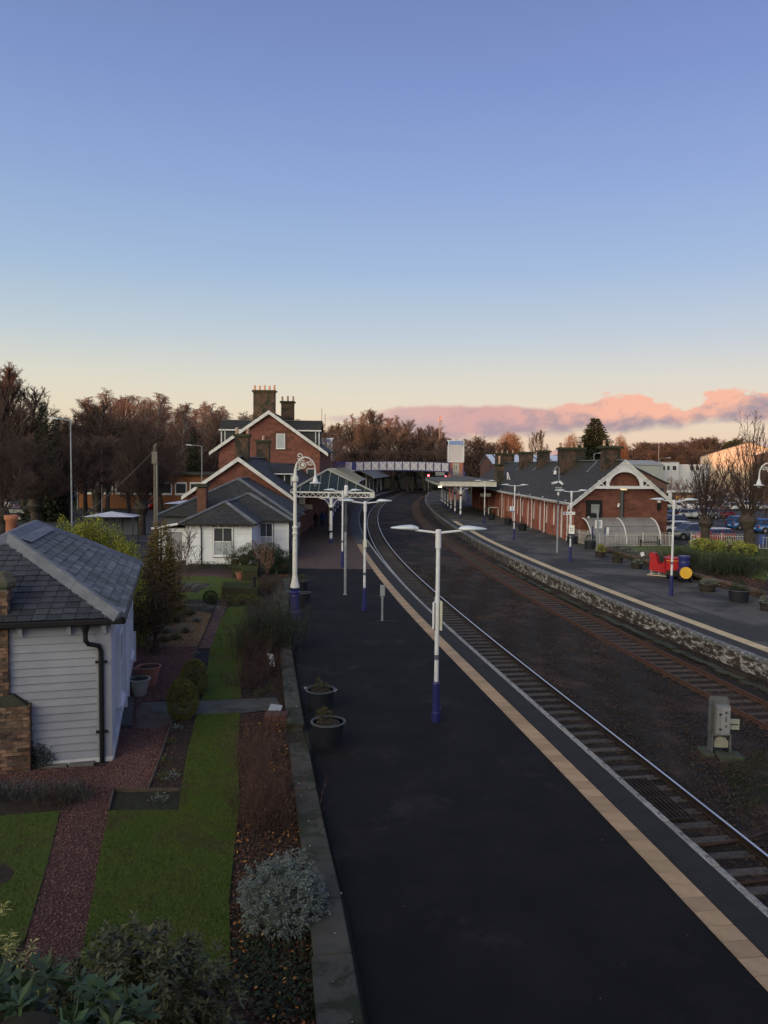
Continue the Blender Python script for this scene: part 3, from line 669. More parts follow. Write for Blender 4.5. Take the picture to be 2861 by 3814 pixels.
# gutter and downpipe
b = MB(); b.box(xl, xr + .10, yf - .12, yf + .02, EZ - .15, EZ - .02); b.box(xr - .02, xr + .10, yf - .12, yb, EZ - .15, EZ - .02); obj('gutter', bevel(b.mesh('gutter'), .02), black, shed)
b = MB(); b.sm = False; b.tube([(-.52, -.32, EZ - .15), (-.52, -.32, EZ - .34)], [.11, .06], 8); b.tube([(-.52, -.32, EZ - .30), (-.52, -.32, EZ - .52), (-.46, -.26, EZ - .62), (-.24, -.13, EZ - .70), (-.20, -.10, EZ - .85), (-.20, -.10, .02)], .058, 10)
for z in (2.45, .75): b.cbox(-.20, -.08, z, .26, .1, .05)
obj('downpipe', b, black, shed)
for x in (-4.4, -3.1, -1.95, -.9, -.12): b = MB(); b.box(x - .05, x + .05, -.22, 0, 3.27, 3.42); b.box(x - .045, x + .045, -.16, 0, 3.16, 3.27); obj('eaves_bracket', b, cb, shed)
b = MB(); b.sm = True; b.lathe([(.20, 4.7), (.17, 5.0), (.16, 5.42), (.20, 5.46), (.205, 5.58), (.15, 5.60), (.15, 5.4)], 16, (cx - .55, P2[1] - 1.0, 0)); obj('chimney_pot', b, mat('terracotta_pot', (.42, .17, .09), (.34, .13, .08), 5, .8), shed)
# dead creeper over the far eaves is vegetation (see garden)

# brick chimney against the shed front: own stack with separate bricks
brickm = mat('chimney_brick', (.20, .095, .062), (.30, .20, .13), 3.0, .95, .6, 30, rand=.40, tint=(.085, .060, .050), c3=(.05, .045, .04), c3scale=2.2, c3th=.6)
bst = thing('brick_chimney', 'tall external brick chimney standing against the front of the near white shed', 'chimney', (-8.22, 17.62, 0), SA)
mort = mat('mortar', (.20, .18, .15), (.12, .11, .09), 8, 1, .5, 60)
def brick_body(t, x0, x1, y0, y1, z0, z1, bl=.225, bh=.082):
    b = MB(); b.box(x0 + .012, x1 - .012, y0 + .012, y1 - .012, z0, z1); core = obj('stack', b, mort, t); z = z0; r = 0; n = 0
    while z < z1 - .03:
        for face in ('f', 'r'):
            L = (x1 - x0) if face == 'f' else (y1 - y0); u = -(.5 * bl if r % 2 else 0)
            while u < L - .03:
                a, c = max(u, 0), min(u + bl, L)
                if c - a > .04:
                    k = MB(); d = rnd.uniform(-.008, .010); zz = z + rnd.uniform(-.003, .003)
                    if face == 'f': k.box(x0 + a + .006, x0 + c - .006, y0 - d, y0 + .05, zz + .006, zz + bh - .006)
                    else: k.box(x1 - .05, x1 + d, y0 + a + .006, y0 + c - .006, zz + .006, zz + bh - .006)
                    if n < 290: obj('brick', k, brickm, core)
                    n += 1
                u += bl
        z += bh; r += 1
    return core
brick_body(bst, -1.6, 0.02, -.12, .58, 0, 1.52)
brick_body(bst, -1.35, -.44, .06, .60, 1.52, 4.25)
b = MB(); b.add([(-1.6, -.12, 1.52), (.02, -.12, 1.52), (.02, .58, 1.52), (-1.6, .58, 1.52), (-1.4, .04, 1.72), (-.36, .04, 1.80), (-.36, .58, 1.80), (-1.4, .58, 1.72)], [(0, 1, 5, 4), (1, 2, 6, 5), (2, 3, 7, 6), (3, 0, 4, 7), (4, 5, 6, 7)]); obj('shoulder', b, mosscap, bst)
b = MB(); b.lathe([(.52, 4.25), (.58, 4.32), (.58, 4.42), (.50, 4.52), (.44, 4.62), (.36, 4.66)], 8, (-.86, .34, 0), 1, .62); obj('chimney_cap', b, mat('cap_stone', (.15, .14, .10), (.09, .09, .06), 5, 1, .6), bst)
b = MB(); b.sm = True; b.lathe([(.17, 4.62), (.15, 5.15), (.18, 5.2), (.18, 5.3), (.12, 5.32)], 12, (-.9, .34, 0)); obj('chimney_pot', b, pot_m, bst)

# ------------------------------------------------------------------ white cottage by the brick paving
cot = thing('cottage', 'white clapboard cottage with hipped slate roofs beside the brick paved platform', 'cottage', (0, 0, 0))
def hip(t, x0, x1, y0, y1, ze, zr, axis, m, name='roof', back=True, fl=True, m2=None):
    """hipped roof; ridge along 'x' or 'y'; courses laid by two materials"""
    A, B, Cc, D = (x0, y0, ze), (x1, y0, ze), (x1, y1, ze), (x0, y1, ze)
    if axis == 'y': h = (x1 - x0) / 2; P, Q = ((x0 + x1) / 2, y0 + h, zr), ((x0 + x1) / 2, y1 - (h if back else 0), zr)
    else: h = (y1 - y0) / 2; P, Q = (x0 + h, (y0 + y1) / 2, zr), (x1 - h, (y0 + y1) / 2, zr)
    Fy = [(0, 1, 4), (2, 3, 5)] if axis == 'y' else [(0, 1, 5, 4), (2, 3, 4, 5)]
    Fx = [(1, 2, 5, 4), (3, 0, 4, 5)] if axis == 'y' else [(1, 2, 5), (3, 0, 4)]
    vs = [A, B, Cc, D, P, Q]
    b = MB(); b.add(vs, Fy); b.add([(x, y, z - .12) for x, y, z in vs[:4]] + vs[:4], [(0, 3, 2, 1), (0, 1, 5, 4), (1, 2, 6, 5), (2, 3, 7, 6), (3, 0, 4, 7)])
    b2 = MB(); b2.add(vs, Fx); me = b.mesh(name); r = obj(name, me, m, t); obj('roof_side', b2, m2 or slatex, r)
    if fl:
        if axis == 'y': L = [(A, P), (B, P), (P, Q)] + ([(Cc, Q), (D, Q)] if back else [])
        else: L = [(A, P), (D, P), (B, Q), (Cc, Q), (P, Q)]
        for p, q in L: ridge(r, 'ridge_flashing', [p, q])
    return r
b = MB(); b.box(-14.0, -9.45, 54.5, 60, 0, 3.0); b.box(-9.45, -7.25, 58.0, 66, 0, 3.0); b.box(-17.2, -9.45, 60, 69, 0, 3.2); b.box(-16.6, -14.0, 56.5, 60, 0, 2.5)
cw = obj('wall', b, mat('cottage_core_shade', (.10, .105, .12)), cot)  # core darkened to paint the shadow lines between the clapboards
sk1 = [(1.82 + .0, 3.32, .62, 2.78)]
boards(cw, Mz((-14.0, 54.5, 0), 0), 0, 4.55, .1, 2.95, .15, clap, skip=sk1)
boards(cw, Mz((-9.45, 58.0, 0), 0), 1.15, 2.2, .1, 2.95, .15, clap)
boards(cw, Mz((-9.45, 54.5, 0), PI / 2), 0, 3.5, .1, 2.95, .15, clap)
boards(cw, Mz((-16.6, 56.5, 0), 0), 0, 2.6, .1, 2.45, .15, clap, skip=[(.6, 1.7, 0, 2.1)])
b = MB(); b.box(-16.0, -14.9, 56.44, 56.5, 0, 2.1); obj('door', b, mat('grey_door', (.25, .26, .29)), cw)
sash(cw, Mz((-14.0, 54.5, 0), 0), 1.95, 3.2, .75, 2.65, 0, 2, 2, .6)
sash(cw, Mz((-9.45, 58.0, 0), 0), .12, 1.0, .75, 2.75, 0, 2, 2, .6)
for q in ((-9.52, -9.38, 54.44, 54.58), (-7.3, -7.18, 57.94, 58.06), (-14.06, -13.94, 54.44, 54.56)): b = MB(); b.box(*q, 0, 3); obj('corner_board', b, white, cw)
hip(cot, -14.45, -9.0, 54.05, 62.0, 3.02, 4.45, 'y', slate, back=False)
hip(cot, -14.9, -6.8, 57.6, 65.4, 3.03, 4.85, 'x', slate)
hip(cot, -17.6, -7.0, 59.6, 69.6, 3.22, 6.0, 'y', slate, back=False)
b = MB(); b.prism([(-16.95, 56.1, 2.42), (-13.95, 56.1, 3.0), (-13.95, 60.2, 3.0), (-16.95, 60.2, 2.42)], (0, 0, .07)); obj('lean_to_roof', b, slatex, cot)
b = MB(); b.bar((-17, 56.06, 2.45), (-13.95, 56.06, 3.02), .05, .16); obj('barge_board', b, white, cot)
b = MB(); b.box(-14.5, -8.95, 53.96, 54.05, 2.88, 3.0); b.box(-9.0, -6.75, 57.5, 57.6, 2.89, 3.01); obj('gutter', b, black, cot)
b = MB(); b.tube([(-12.95, 54.0, 2.9), (-12.95, 54.35, 2.6), (-12.95, 54.42, 0)], .045, 6); obj('downpipe', b, black, cot)
b = MB(); b.tube([(-7.15, 57.7, 2.9), (-7.1, 57.9, 2.6), (-7.1, 57.95, 0)], .05, 6); obj('downpipe', b, black, cot)
for i in range(10): x = -13.7 + i * .5; b = MB(); b.box(x - .05, x + .05, 54.22, 54.5, 2.78, 2.88); obj('eaves_bracket', b, white, cot)
quoin_stack(cot, 'chimney', -14.25, 60.3, 2.8, 5.65, .72, .72, 0, stone=mat('cottage_chimney', (.16, .075, .055), (.10, .05, .04), 3, .95, .5, 20))

# ------------------------------------------------------------------ single-storey sandstone range with the pale bargeboards
def gable_wall(t, Xl, Xr, Y, ze, za, m, core, depth, xa=None, bl=.8, rh=.3, skip=None, nmax=297):
    xa = (Xl + Xr) / 2 if xa is None else xa
    b = MB(); b.prism([(Xl, Y, 0), (Xr, Y, 0), (Xr, Y, ze), (xa, Y, za), (Xl, Y, ze)], (0, depth, 0)); w = obj('wall', b, core, t)
    def ins(x, z):
        x += Xl
        if z <= ze: return Xl <= x <= Xr
        f = (z - ze) / (za - ze); return Xl + (xa - Xl) * f <= x <= Xr - (Xr - xa) * f
    blocks(w, Mz((Xl, Y - .02, 0), 0), Xr - Xl, ins, m, rh, bl, 0, 1.2, za, skip=skip, nmax=nmax); return w
def roof2(t, Xl, Xr, Y0, Y1, ze, za, ov=.5, oy=.45, m=None, xa=None, th=.1):
    xa = (Xl + Xr) / 2 if xa is None else xa; s = (za - ze) / (Xr - xa); r = None
    for i, (x0, sg) in enumerate(((Xr, 1), (Xl, -1))):
        xe = x0 + sg * ov; zee = za - abs(xe - xa) * (za - ze) / abs(x0 - xa)
        b = MB(); q = [(xe, Y0 - oy, zee), (xe, Y1, zee), (xa, Y1, za), (xa, Y0 - oy, za)]
        b.prism(q if sg > 0 else q[::-1], (0, 0, th)); r = obj('roof', b, m or slatex, t)
    return r
def barge(t, Xl, Xr, Y, ze, za, ov=.5, w=.32, xa=None, m=None):
    xa = (Xl + Xr) / 2 if xa is None else xa
    for x0, sg in ((Xl, -1), (Xr, 1)):
        xe = x0 + sg * ov; zee = za - abs(xe - xa) * (za - ze) / abs(x0 - xa)
        b = MB(); b.prism([(xe, Y, zee + .12), (xa, Y, za + .12), (xa, Y, za + .12 - w * 1.15), (xe, Y, zee + .12 - w)], (0, .06, 0)); obj('barge_board', b, m or whited, t)
mid = thing('station_range', 'single-storey red sandstone range with white bargeboards behind the white cottage', 'building')
gable_wall(mid, -17.9, -8.6, 70.0, 4.45, 7.75, sand, joint, .4, xa=-13.2, nmax=297)
b = MB(); b.box(-17.9, -8.6, 70.4, 111.6, 0, 4.4); obj('side_wall', b, sandp, mid)
roof2(mid, -17.9, -8.6, 70, 85, 4.45, 7.75, .5, .5, xa=-13.2); barge(mid, -17.9, -8.6, 69.45, 4.45, 7.75, .45, .34, xa=-13.2)
roof2(mid, -17.9, -9.2, 85, 111.6, 4.45, 7.3, .5, 0, xa=-13.2)
ridge(mid, 'ridge_flashing', [(-13.2, 69.5, 7.9), (-13.2, 85, 7.9)], r=.1)
quoin_stack(mid, 'chimney', -13.2, 71.6, 7.0, 10.0, 1.25, .9, 2); quoin_stack(mid, 'chimney', -13.25, 84.2, 6.6, 9.85, 1.4, .9, 1)
b = MB(); b.prism([(-11.9, 79.0, 7.05), (-9.2, 79.0, 7.05), (-9.2, 80.9, 6.3), (-11.9, 80.9, 6.3)], (0, 0, .08)); b.prism([(-11.9, 77.2, 6.3), (-9.2, 77.2, 6.3), (-9.2, 79.0, 7.05), (-11.9, 79.0, 7.05)], (0, 0, .08)); d = obj('dormer', b, slate, mid)
b = MB(); b.box(-11.5, -9.4, 77.5, 80.6, 4.9, 6.35); obj('dormer_wall', b, mat('dark_timber', (.03, .032, .035)), d)
b = MB(); b.box(-9.42, -9.32, 77.42, 77.52, 5.0, 6.35); b.box(-10.1, -10.0, 77.42, 77.52, 5.2, 6.35); b.box(-11.95, -9.15, 77.12, 77.18, 6.22, 6.34); b.box(-9.38, -9.30, 77.5, 80.6, 5.0, 6.35); obj('window_frame', b, white, d)
b = MB(); b.sm = False; b.cbox(-8.95, 69.6, 3.0, .62, .14, .32); tag(obj('wall_lamp', b, mat('lit_diffuser', (.9, .85, .75), emit=((1, .80, .52), 4.0))), 'lit rectangular lamp on the sandstone wall above the cottage roof corner', 'lamp')
b = MB(); b.tube([(-8.5, 69.9, 4.2), (-8.5, 69.9, 0)], .05, 6); obj('downpipe', b, mat('brown_pipe', (.12, .06, .05)), mid)
b = MB(); b.box(-8.62, -8.56, 69.8, 69.86, .9, 1.7); b.cbox(-8.45, 69.7, 1.3, .35, .1, .8); tag(obj('grit_bin_sign', b, mat('yellow_panel', (.60, .36, .03))), 'small yellow panel on the wall beside the cottage corner', 'sign')

# ------------------------------------------------------------------ two-storey station house
hs = thing('station_house', 'tall red sandstone station house with white bargeboards and two big chimney stacks', 'house')
HL, HR, HY = -24.1, -9.4, 112
hw = gable_wall(hs, HL, HR, HY, 9.7, 14.9, sand, joint, .4, bl=1.35, rh=.42, skip=lambda a, b, z, z1: z < 4.3 or (b > 8.2 and a < 9.75 and z1 > 9.4 and z < 12.0) or (b > 2.9 and a < 4.6 and z1 > 5.4 and z < 8.0), nmax=290)
b = MB(); b.box(HL, HR, HY + .4, HY + 22, 0, 9.6); obj('side_wall', b, sandp, hs)
roof2(hs, HL, HR, HY, HY + 22, 9.7, 14.9, .9, .6, th=.14); barge(hs, HL, HR, HY - .72, 9.7, 14.9, 1.25, .48)
Mh = Mz((HL, HY - .04, 0), 0)
sash(hs, Mh, 8.45, 9.55, 9.6, 11.6, 0, 2, 2, .9, .09, d=.06); sash(hs, Mh, 3.1, 4.4, 5.6, 7.6, 0, 2, 2, .9, .09, d=.06); sash(hs, Mh, 12.9, 13.9, 5.0, 6.6, 0, 2, 2, .2, .09, d=.06)
quoin_stack(hs, 'chimney', -17.6, HY + 1.0, 13.4, 18.0, 3.1, 1.2, 5, capw=.2, pot_h=.8); quoin_stack(hs, 'chimney', -14.9, HY + 6.5, 13.0, 16.9, 1.9, 1.2, 3, capw=.2, pot_h=.75)
for sx, x0, x1 in ((1, -15.5, -9.3), (-1, -18, -24.3)):
    b = MB(); yc = HY + 3.2
    for q in ([(x0, yc - 2.2, 12.2), (x1, yc - 2.2, 12.2), (x1, yc, 13.6), (x0, yc, 13.6)], [(x0, yc, 13.6), (x1, yc, 13.6), (x1, yc + 2.2, 12.2), (x0, yc + 2.2, 12.2)]): b.prism(q, (0, 0, .12))
    d = obj('dormer', b, slate, hs); w = MB(); xa, xb = sorted((x0, x1 - sx * .35)); w.box(xa, xb, yc - 1.9, yc + 1.9, 9.9, 12.25); obj('dormer_wall', w, mat('dormer_dark', (.045, .05, .055)), d)
    f = MB(); f.box(x1 - sx * .33 - .07, x1 - sx * .33 + .07, yc - 1.98, yc - 1.84, 9.7, 12.2); f.box(min(x0, x1), max(x0, x1), yc - 2.26, yc - 2.2, 12.12, 12.3); f.box(min(x1 - sx * .9, x1 - sx * .8), max(x1 - sx * .9, x1 - sx * .8), yc - 1.96, yc - 1.88, 9.8, 12.2); obj('window_frame', f, white, d)
    ridge(d, 'ridge_flashing', [(x0, yc, 13.74), (x1, yc, 13.74)])
for x, z in ((-9.4, 15.6), (-8.9, 14.8)): b = MB(); b.tube([(x, HY + 3, 9.8), (x, HY + 3, z)], .035, 5); obj('aerial', b, black, hs)

# ------------------------------------------------------------------ platform canopy with lattice front girder
can = thing('platform_canopy', 'glazed ridge canopy with white lattice front girder over the near brick platform', 'canopy')
cY = 71.5; s0 = E1.sY(cY); s1 = E1.sY(148)
rib = mat('canopy_sheeting', (.20, .195, .175), (.13, .13, .115), .7, .7, .2, 20, c3=(.09, .095, .075), c3scale=.3, c3th=.5)
def prof_roof(o0, z0, o1, z1, sa, sb, step=3): return E1.strip(sa, sb, [(o0, z0), (o1, z1), (o1, z1 - .05), (o0, z0 - .05)], step, True)
rf = obj('roof', prof_roof(-.25, 4.72, -3.9, 6.75, s0 + 4.4, s1), rib, can); obj('roof', prof_roof(-7.4, 4.72, -3.9, 6.75, s0 + 4.4, s1), rib, can)
k = MB()
for i in range(int((s1 - s0 - 5) / 1.6)):
    s = s0 + 4.6 + i * 1.6
    for o0 in (-.25, -7.4): k.bar(E1.at(s, o0, 4.76), E1.at(s, -3.9, 6.79), .07, .09)
o = obj('roof_ribs', k, mat('rib_paint', (.30, .30, .27)), rf); o['kind'] = 'stuff'
A_, B_, C_ = Vector((-8.7, cY, 4.74)), Vector((-.95, cY, 4.74)), E1.at(s0 + 4.4, -3.9, 6.72)
b = MB(); b.face([tuple(A_), tuple(B_), tuple(C_)]); b.prism([tuple(A_), tuple(B_), tuple(C_)], (0, .03, -.04)); fg = obj('front_glazing', b, glassg, can)
Cl = E1.at(s0 + 4.4, -7.4, 4.72); Cr = E1.at(s0 + 4.4, -.25, 4.72)
b = MB(); b.prism([tuple(B_), tuple(Cr), tuple(C_)], (0, 0, -.04)); b.prism([tuple(A_), tuple(C_), tuple(Cl)], (0, 0, -.04)); obj('side_glazing', b, rib, can)
for i in range(1, 9):
    f = i / 9; p = A_.lerp(B_, f); x = p.x; g = (x - A_.x) / (C_.x - A_.x) if x < C_.x else (B_.x - x) / (B_.x - C_.x); q = Vector((x, A_.y + (C_.y - A_.y) * g, A_.z + (C_.z - A_.z) * g))
    b = MB(); b.bar(p + Vector((0, -.02, .03)), q + Vector((0, -.02, .03)), .06, .06); obj('glazing_bar', b, mat('bar_grey', (.20, .22, .20)), fg)
for p, q in ((A_, C_), (B_, C_)): b = MB(); b.bar(p + Vector((0, -.03, .06)), q + Vector((0, -.03, .06)), .22, .1); obj('hip_board', b, mat('hip_grey', (.32, .32, .31)), can)
m_g = MB(); m_g.box(-8.75, -.9, cY - .12, cY + .1, 4.60, 4.74); gd = obj('front_girder', m_g, whited, can)
b = MB(); b.box(-8.7, -.95, cY - .06, cY + .06, 4.20, 4.27); obj('bottom_chord', b, whited, gd)
n = 14
for i in range(n):
    x = -8.5 + i * 7.4 / n; w = 7.4 / n
    for a, c in (((x, cY, 4.25), (x + w / 2, cY, 4.6)), ((x + w / 2, cY, 4.6), (x + w, cY, 4.25))): b = MB(); b.bar(a, c, .05, .06, (0, 1, 0)); obj('lattice_bar', b, whited, gd)
b = MB(); b.box(-1.35, -.9, cY - .1, cY + .05, 4.2, 4.6); b.box(-8.78, -8.3, cY - .1, cY + .05, 4.2, 4.6); obj('end_plate', b, whited, gd)
obj('gutter_beam', E1.strip(s0, s1, [(-.3, 4.55), (-.2, 4.55), (-.2, 4.74), (-.3, 4.74)], 3, True), whited, can)
obj('back_beam', E1.strip(s0, s1, [(-3.95, 4.2), (-3.8, 4.2), (-3.8, 4.6), (-3.95, 4.6)], 3, True), whited, can)
def column(parent, loc, rz=0, H=4.2, big=True):
    b = MB(); b.lathe([(.14, 1.15), (.135, 1.2), (.13, 3.3), (.19, 3.4), (.15, 3.5), (.15, H)], 10); b.lathe([(.14, .45), (.14, .98)], 10); base = obj('column', b, white, parent, loc, (0, 0, rz))
    b = MB(); b.lathe([(.20, 0), (.20, .3), (.15, .45)], 10); obj('column_base', b, navy, base)
    b = MB(); b.lathe([(.145, .98), (.145, 1.15)], 10); b.lathe([(.155, 3.0), (.155, 3.28)], 10); obj('column_band', b, black, base)
    b = MB()
    for s in (-1, 1):
        b.tube([(s * .15, 0, 3.35), (s * .32, 0, 3.75), (s * .6, 0, 4.05), (s * 1.15, 0, 4.18)], .045, 6)
        b.tube([(s * .15, 0, H - .02), (s * .9, 0, H - .02)], .03, 5)
    obj('bracket', b, whited, base)
    for s in (-1, 1):
        k = MB(); k.lathe([(.0, -.03), (.21, -.03), (.21, .03), (0, .03)], 14); k.v = [(s * .36 + x, z, 3.93 + y) for x, y, z in k.v]; obj('roundel', k, navy, base)
    return base
cols = [71.4, 79.5, 87.5, 95.5, 103.5, 112, 121, 131, 141]
for Y in cols: s = E1.sY(Y); column(can, E1.at(s, -3.62), E1.ang(s) * (0 if Y < 75 else 1))
# second canopy further along, end on
can2 = thing('platform_canopy', 'smaller grey canopy further along the near platform, just in front of the footbridge', 'canopy')
sa, sb = E1.sY(186), E1.sY(222)
obj('roof', E1.strip(sa, sb, [(-1.0, 4.5), (-5, 6.3), (-9, 4.5), (-9, 4.3), (-5, 6.1), (-1, 4.3)], 3, True), rib, can2); obj('fascia', E1.strip(sa, sb, [(-1.02, 4.1), (-.92, 4.1), (-.92, 4.55), (-1.02, 4.55)], 3, True), mat('fascia_pale', (.42, .41, .37)), can2)
for i in range(5): s = sa + 2 + i * 8; b = MB(); b.tube([E1.at(s, -3, 0), E1.at(s, -3, 4.4)], .13, 7); obj('column', b, whited, can2)
# ------------------------------------------------------------------ island building on the far platform (sheared plan: u across, v along the platform)
isl = thing('platform_building', 'long single-storey red sandstone platform building with decorated white gable and arched openings', 'building')
IG, IL = Vector((18.4, 74.0, 0)), 66.0; IU = Vector((.979, .204, 0)); IV = Vector((-.040, .9992, 0)); IW = 9.85; IE, IA = 4.0, 7.75
def I(u, v, z): p = IG + IU * u + IV * v; return (p.x, p.y, z)
b = MB(); b.prism([I(0, 0.06, 0), I(IW, 0.06, 0), I(IW, 0.06, IE), I(IW / 2, 0.06, IA), I(0, 0.06, IE)], tuple(IV * .4)); iw = obj('wall', b, joint, isl)
ga = math.atan2(IU.y, IU.x)
def ins(x, z): return 0 <= x <= IW if z <= IE else (z - IE) / (IA - IE) * IW / 2 <= x <= IW - (z - IE) / (IA - IE) * IW / 2
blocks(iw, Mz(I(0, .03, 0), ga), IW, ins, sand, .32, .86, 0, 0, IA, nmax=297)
b = MB(); b.prism([I(IW, .4, 0), I(IW, IL, 0), I(IW - .3, IL, 0), I(IW - .3, .4, 0)], (0, 0, IE)); b.prism([I(.42, .45, 0), I(.42, IL, 0), I(.62, IL, 0), I(.62, .45, 0)], (0, 0, IE)); obj('inner_wall', b, mat('inner_wall_stone', (.20, .07, .05)), isl)  # one dark red stone for the right-hand wall and behind the arches
# platform-side wall: piers and round-headed arches standing proud of recessed white joinery
bay = 3.05; nb = 21
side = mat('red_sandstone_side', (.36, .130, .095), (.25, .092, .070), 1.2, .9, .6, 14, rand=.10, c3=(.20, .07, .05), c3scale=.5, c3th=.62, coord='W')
for i in range(nb):
    v0 = .45 + i * bay; ow = 1.30; a = v0 + (bay - ow) / 2; c = a + ow; zs = 2.75; zt = zs + ow / 2 * 1.15
    def P(v, z, d=0.): p = IG + IV * v + IU * d; return (p.x, p.y, z)
    pts = [P(v0, 0), P(a, 0), P(a, zs)] + [P((a + c) / 2 - ow / 2 * math.cos(t), zs + ow / 2 * 1.15 * math.sin(t)) for t in np.linspace(0.2, PI - .2, 7)] + [P(c, zs), P(c, 0), P(v0 + bay, 0), P(v0 + bay, IE), P(v0, IE)]
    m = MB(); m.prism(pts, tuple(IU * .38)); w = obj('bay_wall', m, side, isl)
    k = MB(); dd = IU * -.10; k.prism([P(v0 - .28, 0, 0), P(v0 + .28, 0, 0), P(v0 + .28, 3.3, 0), P(v0 - .28, 3.3, 0)], tuple(dd)); obj('pier', k, side, w)
    kind = i % 5
    k = MB()
    z0 = 0 if kind in (1, 4) else .95
    k.prism([P(a, z0, .22), P(a + .13, z0, .22), P(a + .13, zt - .1, .22), P(a, zs, .22)], tuple(IU * .1)); k.prism([P(c - .55, z0, .20), P(c, z0, .20), P(c, zs, .20), P(c - .28, zt - .25, .20), P(c - .55, zt - .02, .20)], tuple(IU * .1))
    k.prism([P(a, zs - .08, .2), P(c, zs - .08, .2), P(c, zs + .06, .2), P(a, zs + .06, .2)], tuple(IU * .1)); f = obj('door_frame' if z0 == 0 else 'window_frame', k, mat('cream_joinery', (.78, .74, .72), rough=.5), w)
    g = MB(); g.prism([P(a, z0, .33), P(c, z0, .33), P(c, zt, .33), P(a, zt, .33)], tuple(IU * .02)); obj('pane', g, glassd, f)
    if z0: g = MB(); g.prism([P(a, 0, .06), P(c, 0, .06), P(c, z0, .06), P(a, z0, .06)], tuple(IU * .3)); g.prism([P(a - .1, z0, -.06), P(c + .1, z0, -.06), P(c + .1, z0 + .1, -.06), P(a - .1, z0 + .1, -.06)], tuple(IU * .36)); obj('sill_wall', g, side, w)
for v in (2.0, 11.2, 17.3, 23.4, 35.6): b = MB(); b.tube([P(v, 4.0, -.45), P(v, 3.75, -.2), P(v, 3.6, -.16), P(v, .1, -.16), P(v, 0, -.3)], .055, 6); obj('downpipe', b, white, isl)
# roofs
islate = slate_mat('island_slate', (.072, .064, .056), (.046, .042, .039), (.060, .056, .046), ax='x', h=.26, w=.35)
ov = .55
for sg in (0, 1):
    ue = -ov if sg == 0 else IW + ov; ze = IA - (IW / 2 + ov) * (IA - IE) / (IW / 2)
    q = [I(ue, -.55, ze + .1), I(ue, IL, ze + .1), I(IW / 2, IL - 4, IA + .1), I(IW / 2, -.55, IA + .1)]
    b = MB(); b.prism(q[::-1] if sg == 0 else q, (0, 0, .1)); obj('roof', b, islate, isl)
b = MB(); b.prism([I(-ov, IL, 3.68), I(IW + ov, IL, 3.68), I(IW / 2, IL - 4, IA + .1)], (0, 0, .1)); obj('hip_end', b, islate, isl)
b = MB()
for j in range(44):   # raised rolls and streaks of uneven slate
    pass
ridge(isl, 'ridge_flashing', [I(IW / 2, -.5, IA + .25), I(IW / 2, IL - 4, IA + .25)])
for v in (6.5, 20.5, 31, 42): b = MB(); b.bar(I(IW / 2 - .05, v, IA + .24), I(1.9, v + 2.2 - 2.2, IA - 2.1), .22, .06) if False else b.bar(I(IW / 2, v + 1.2, IA + .26), I(IW / 2 - 1.7, v - .2, IA - .98), .2, .06); obj('hip_flashing', b, lead, isl)
gut = MB(); gut.bar(I(-.62, -.6, 3.78), I(-.62, IL, 3.78), .14, .13); obj('gutter', gut, whited, isl)
k = MB()
for i in range(70): v = -.3 + i * .55; p = Vector(I(-.45, v, 3.62)); k.cbox(p.x, p.y, p.z, .22, .12, .12)
o = obj('eaves_brackets', k, white, isl); o['kind'] = 'stuff'
# decorated gable: bargeboards, collar and arched spandrel
uc = IW / 2; yy = -.56
for sg in (-1, 1):
    ue = uc + sg * (uc + .95); ze = IA - (uc + .95) * (IA - IE) / uc
    b = MB(); b.prism([I(ue, yy, ze + .24), I(uc, yy, IA + .24), I(uc, yy, IA - .24), I(ue, yy, ze - .14)], tuple(IV * -.09)); bb = obj('barge_board', b, whited, isl)
    for f in np.linspace(.06, .94, 12): p = Vector(I(ue + (uc - ue) * f, yy - .10, ze + (IA - ze) * f + .20)); b = MB(); b.cbox(p.x, p.y, p.z, .16, .06, .12); obj('dentil', b, white, bb)
    k = MB(); k.prism([I(ue - sg * .05, yy - .12, ze + .26), I(uc, yy - .12, IA + .30), I(uc, yy - .12, IA + .22), I(ue, yy - .12, ze + .18)], tuple(IV * -.05)); obj('barge_moulding', k, white, bb)
b = MB(); b.prism([I(uc - 3.15, yy, 5.22), I(uc + 3.15, yy, 5.22), I(uc + 3.0, yy, 5.50), I(uc - 3.0, yy, 5.50)], tuple(IV * -.12)); obj('collar_beam', b, white, isl)
arc = [I(uc + 1.62 * math.cos(t), yy, 5.5 + 1.35 * math.sin(t)) for t in np.linspace(0, PI, 15)]
arco = []
for t in np.linspace(0, PI, 15):
    x = 1.95 * math.cos(t); z = 5.5 + 1.75 * math.sin(t) + (.28 if abs(t - PI / 2) < .3 else 0); arco.append(I(uc + x, yy, min(z, IA - .1 - abs(x) * (IA - IE) / uc)))
b = MB(); vs = arc + arco; b.add(vs + [tuple(Vector(p) - IV * .07) for p in vs], [(i, i + 1, 15 + i + 1, 15 + i) for i in range(14)] + [(30 + i, 45 + i, 46 + i, 31 + i) for i in range(14)] + [(i, 30 + i, 31 + i, i + 1) for i in range(14)])
obj('arched_brace', b, white, isl)
for sg in (-1, 1):
    b = MB(); b.bar(I(uc + sg * 2.15, yy - .03, 5.5), I(uc + sg * 2.75, yy - .03, 6.0), .10, .10); obj('strut', b, white, isl)
    b = MB(); b.prism([I(uc + sg * 1.95, yy, 5.5), I(uc + sg * 1.6, yy, 5.5), I(uc + sg * 1.62, yy, 6.1), I(uc + sg * 1.98, yy, 6.25)], tuple(IV * -.1)); obj('arch_foot', b, white, isl)
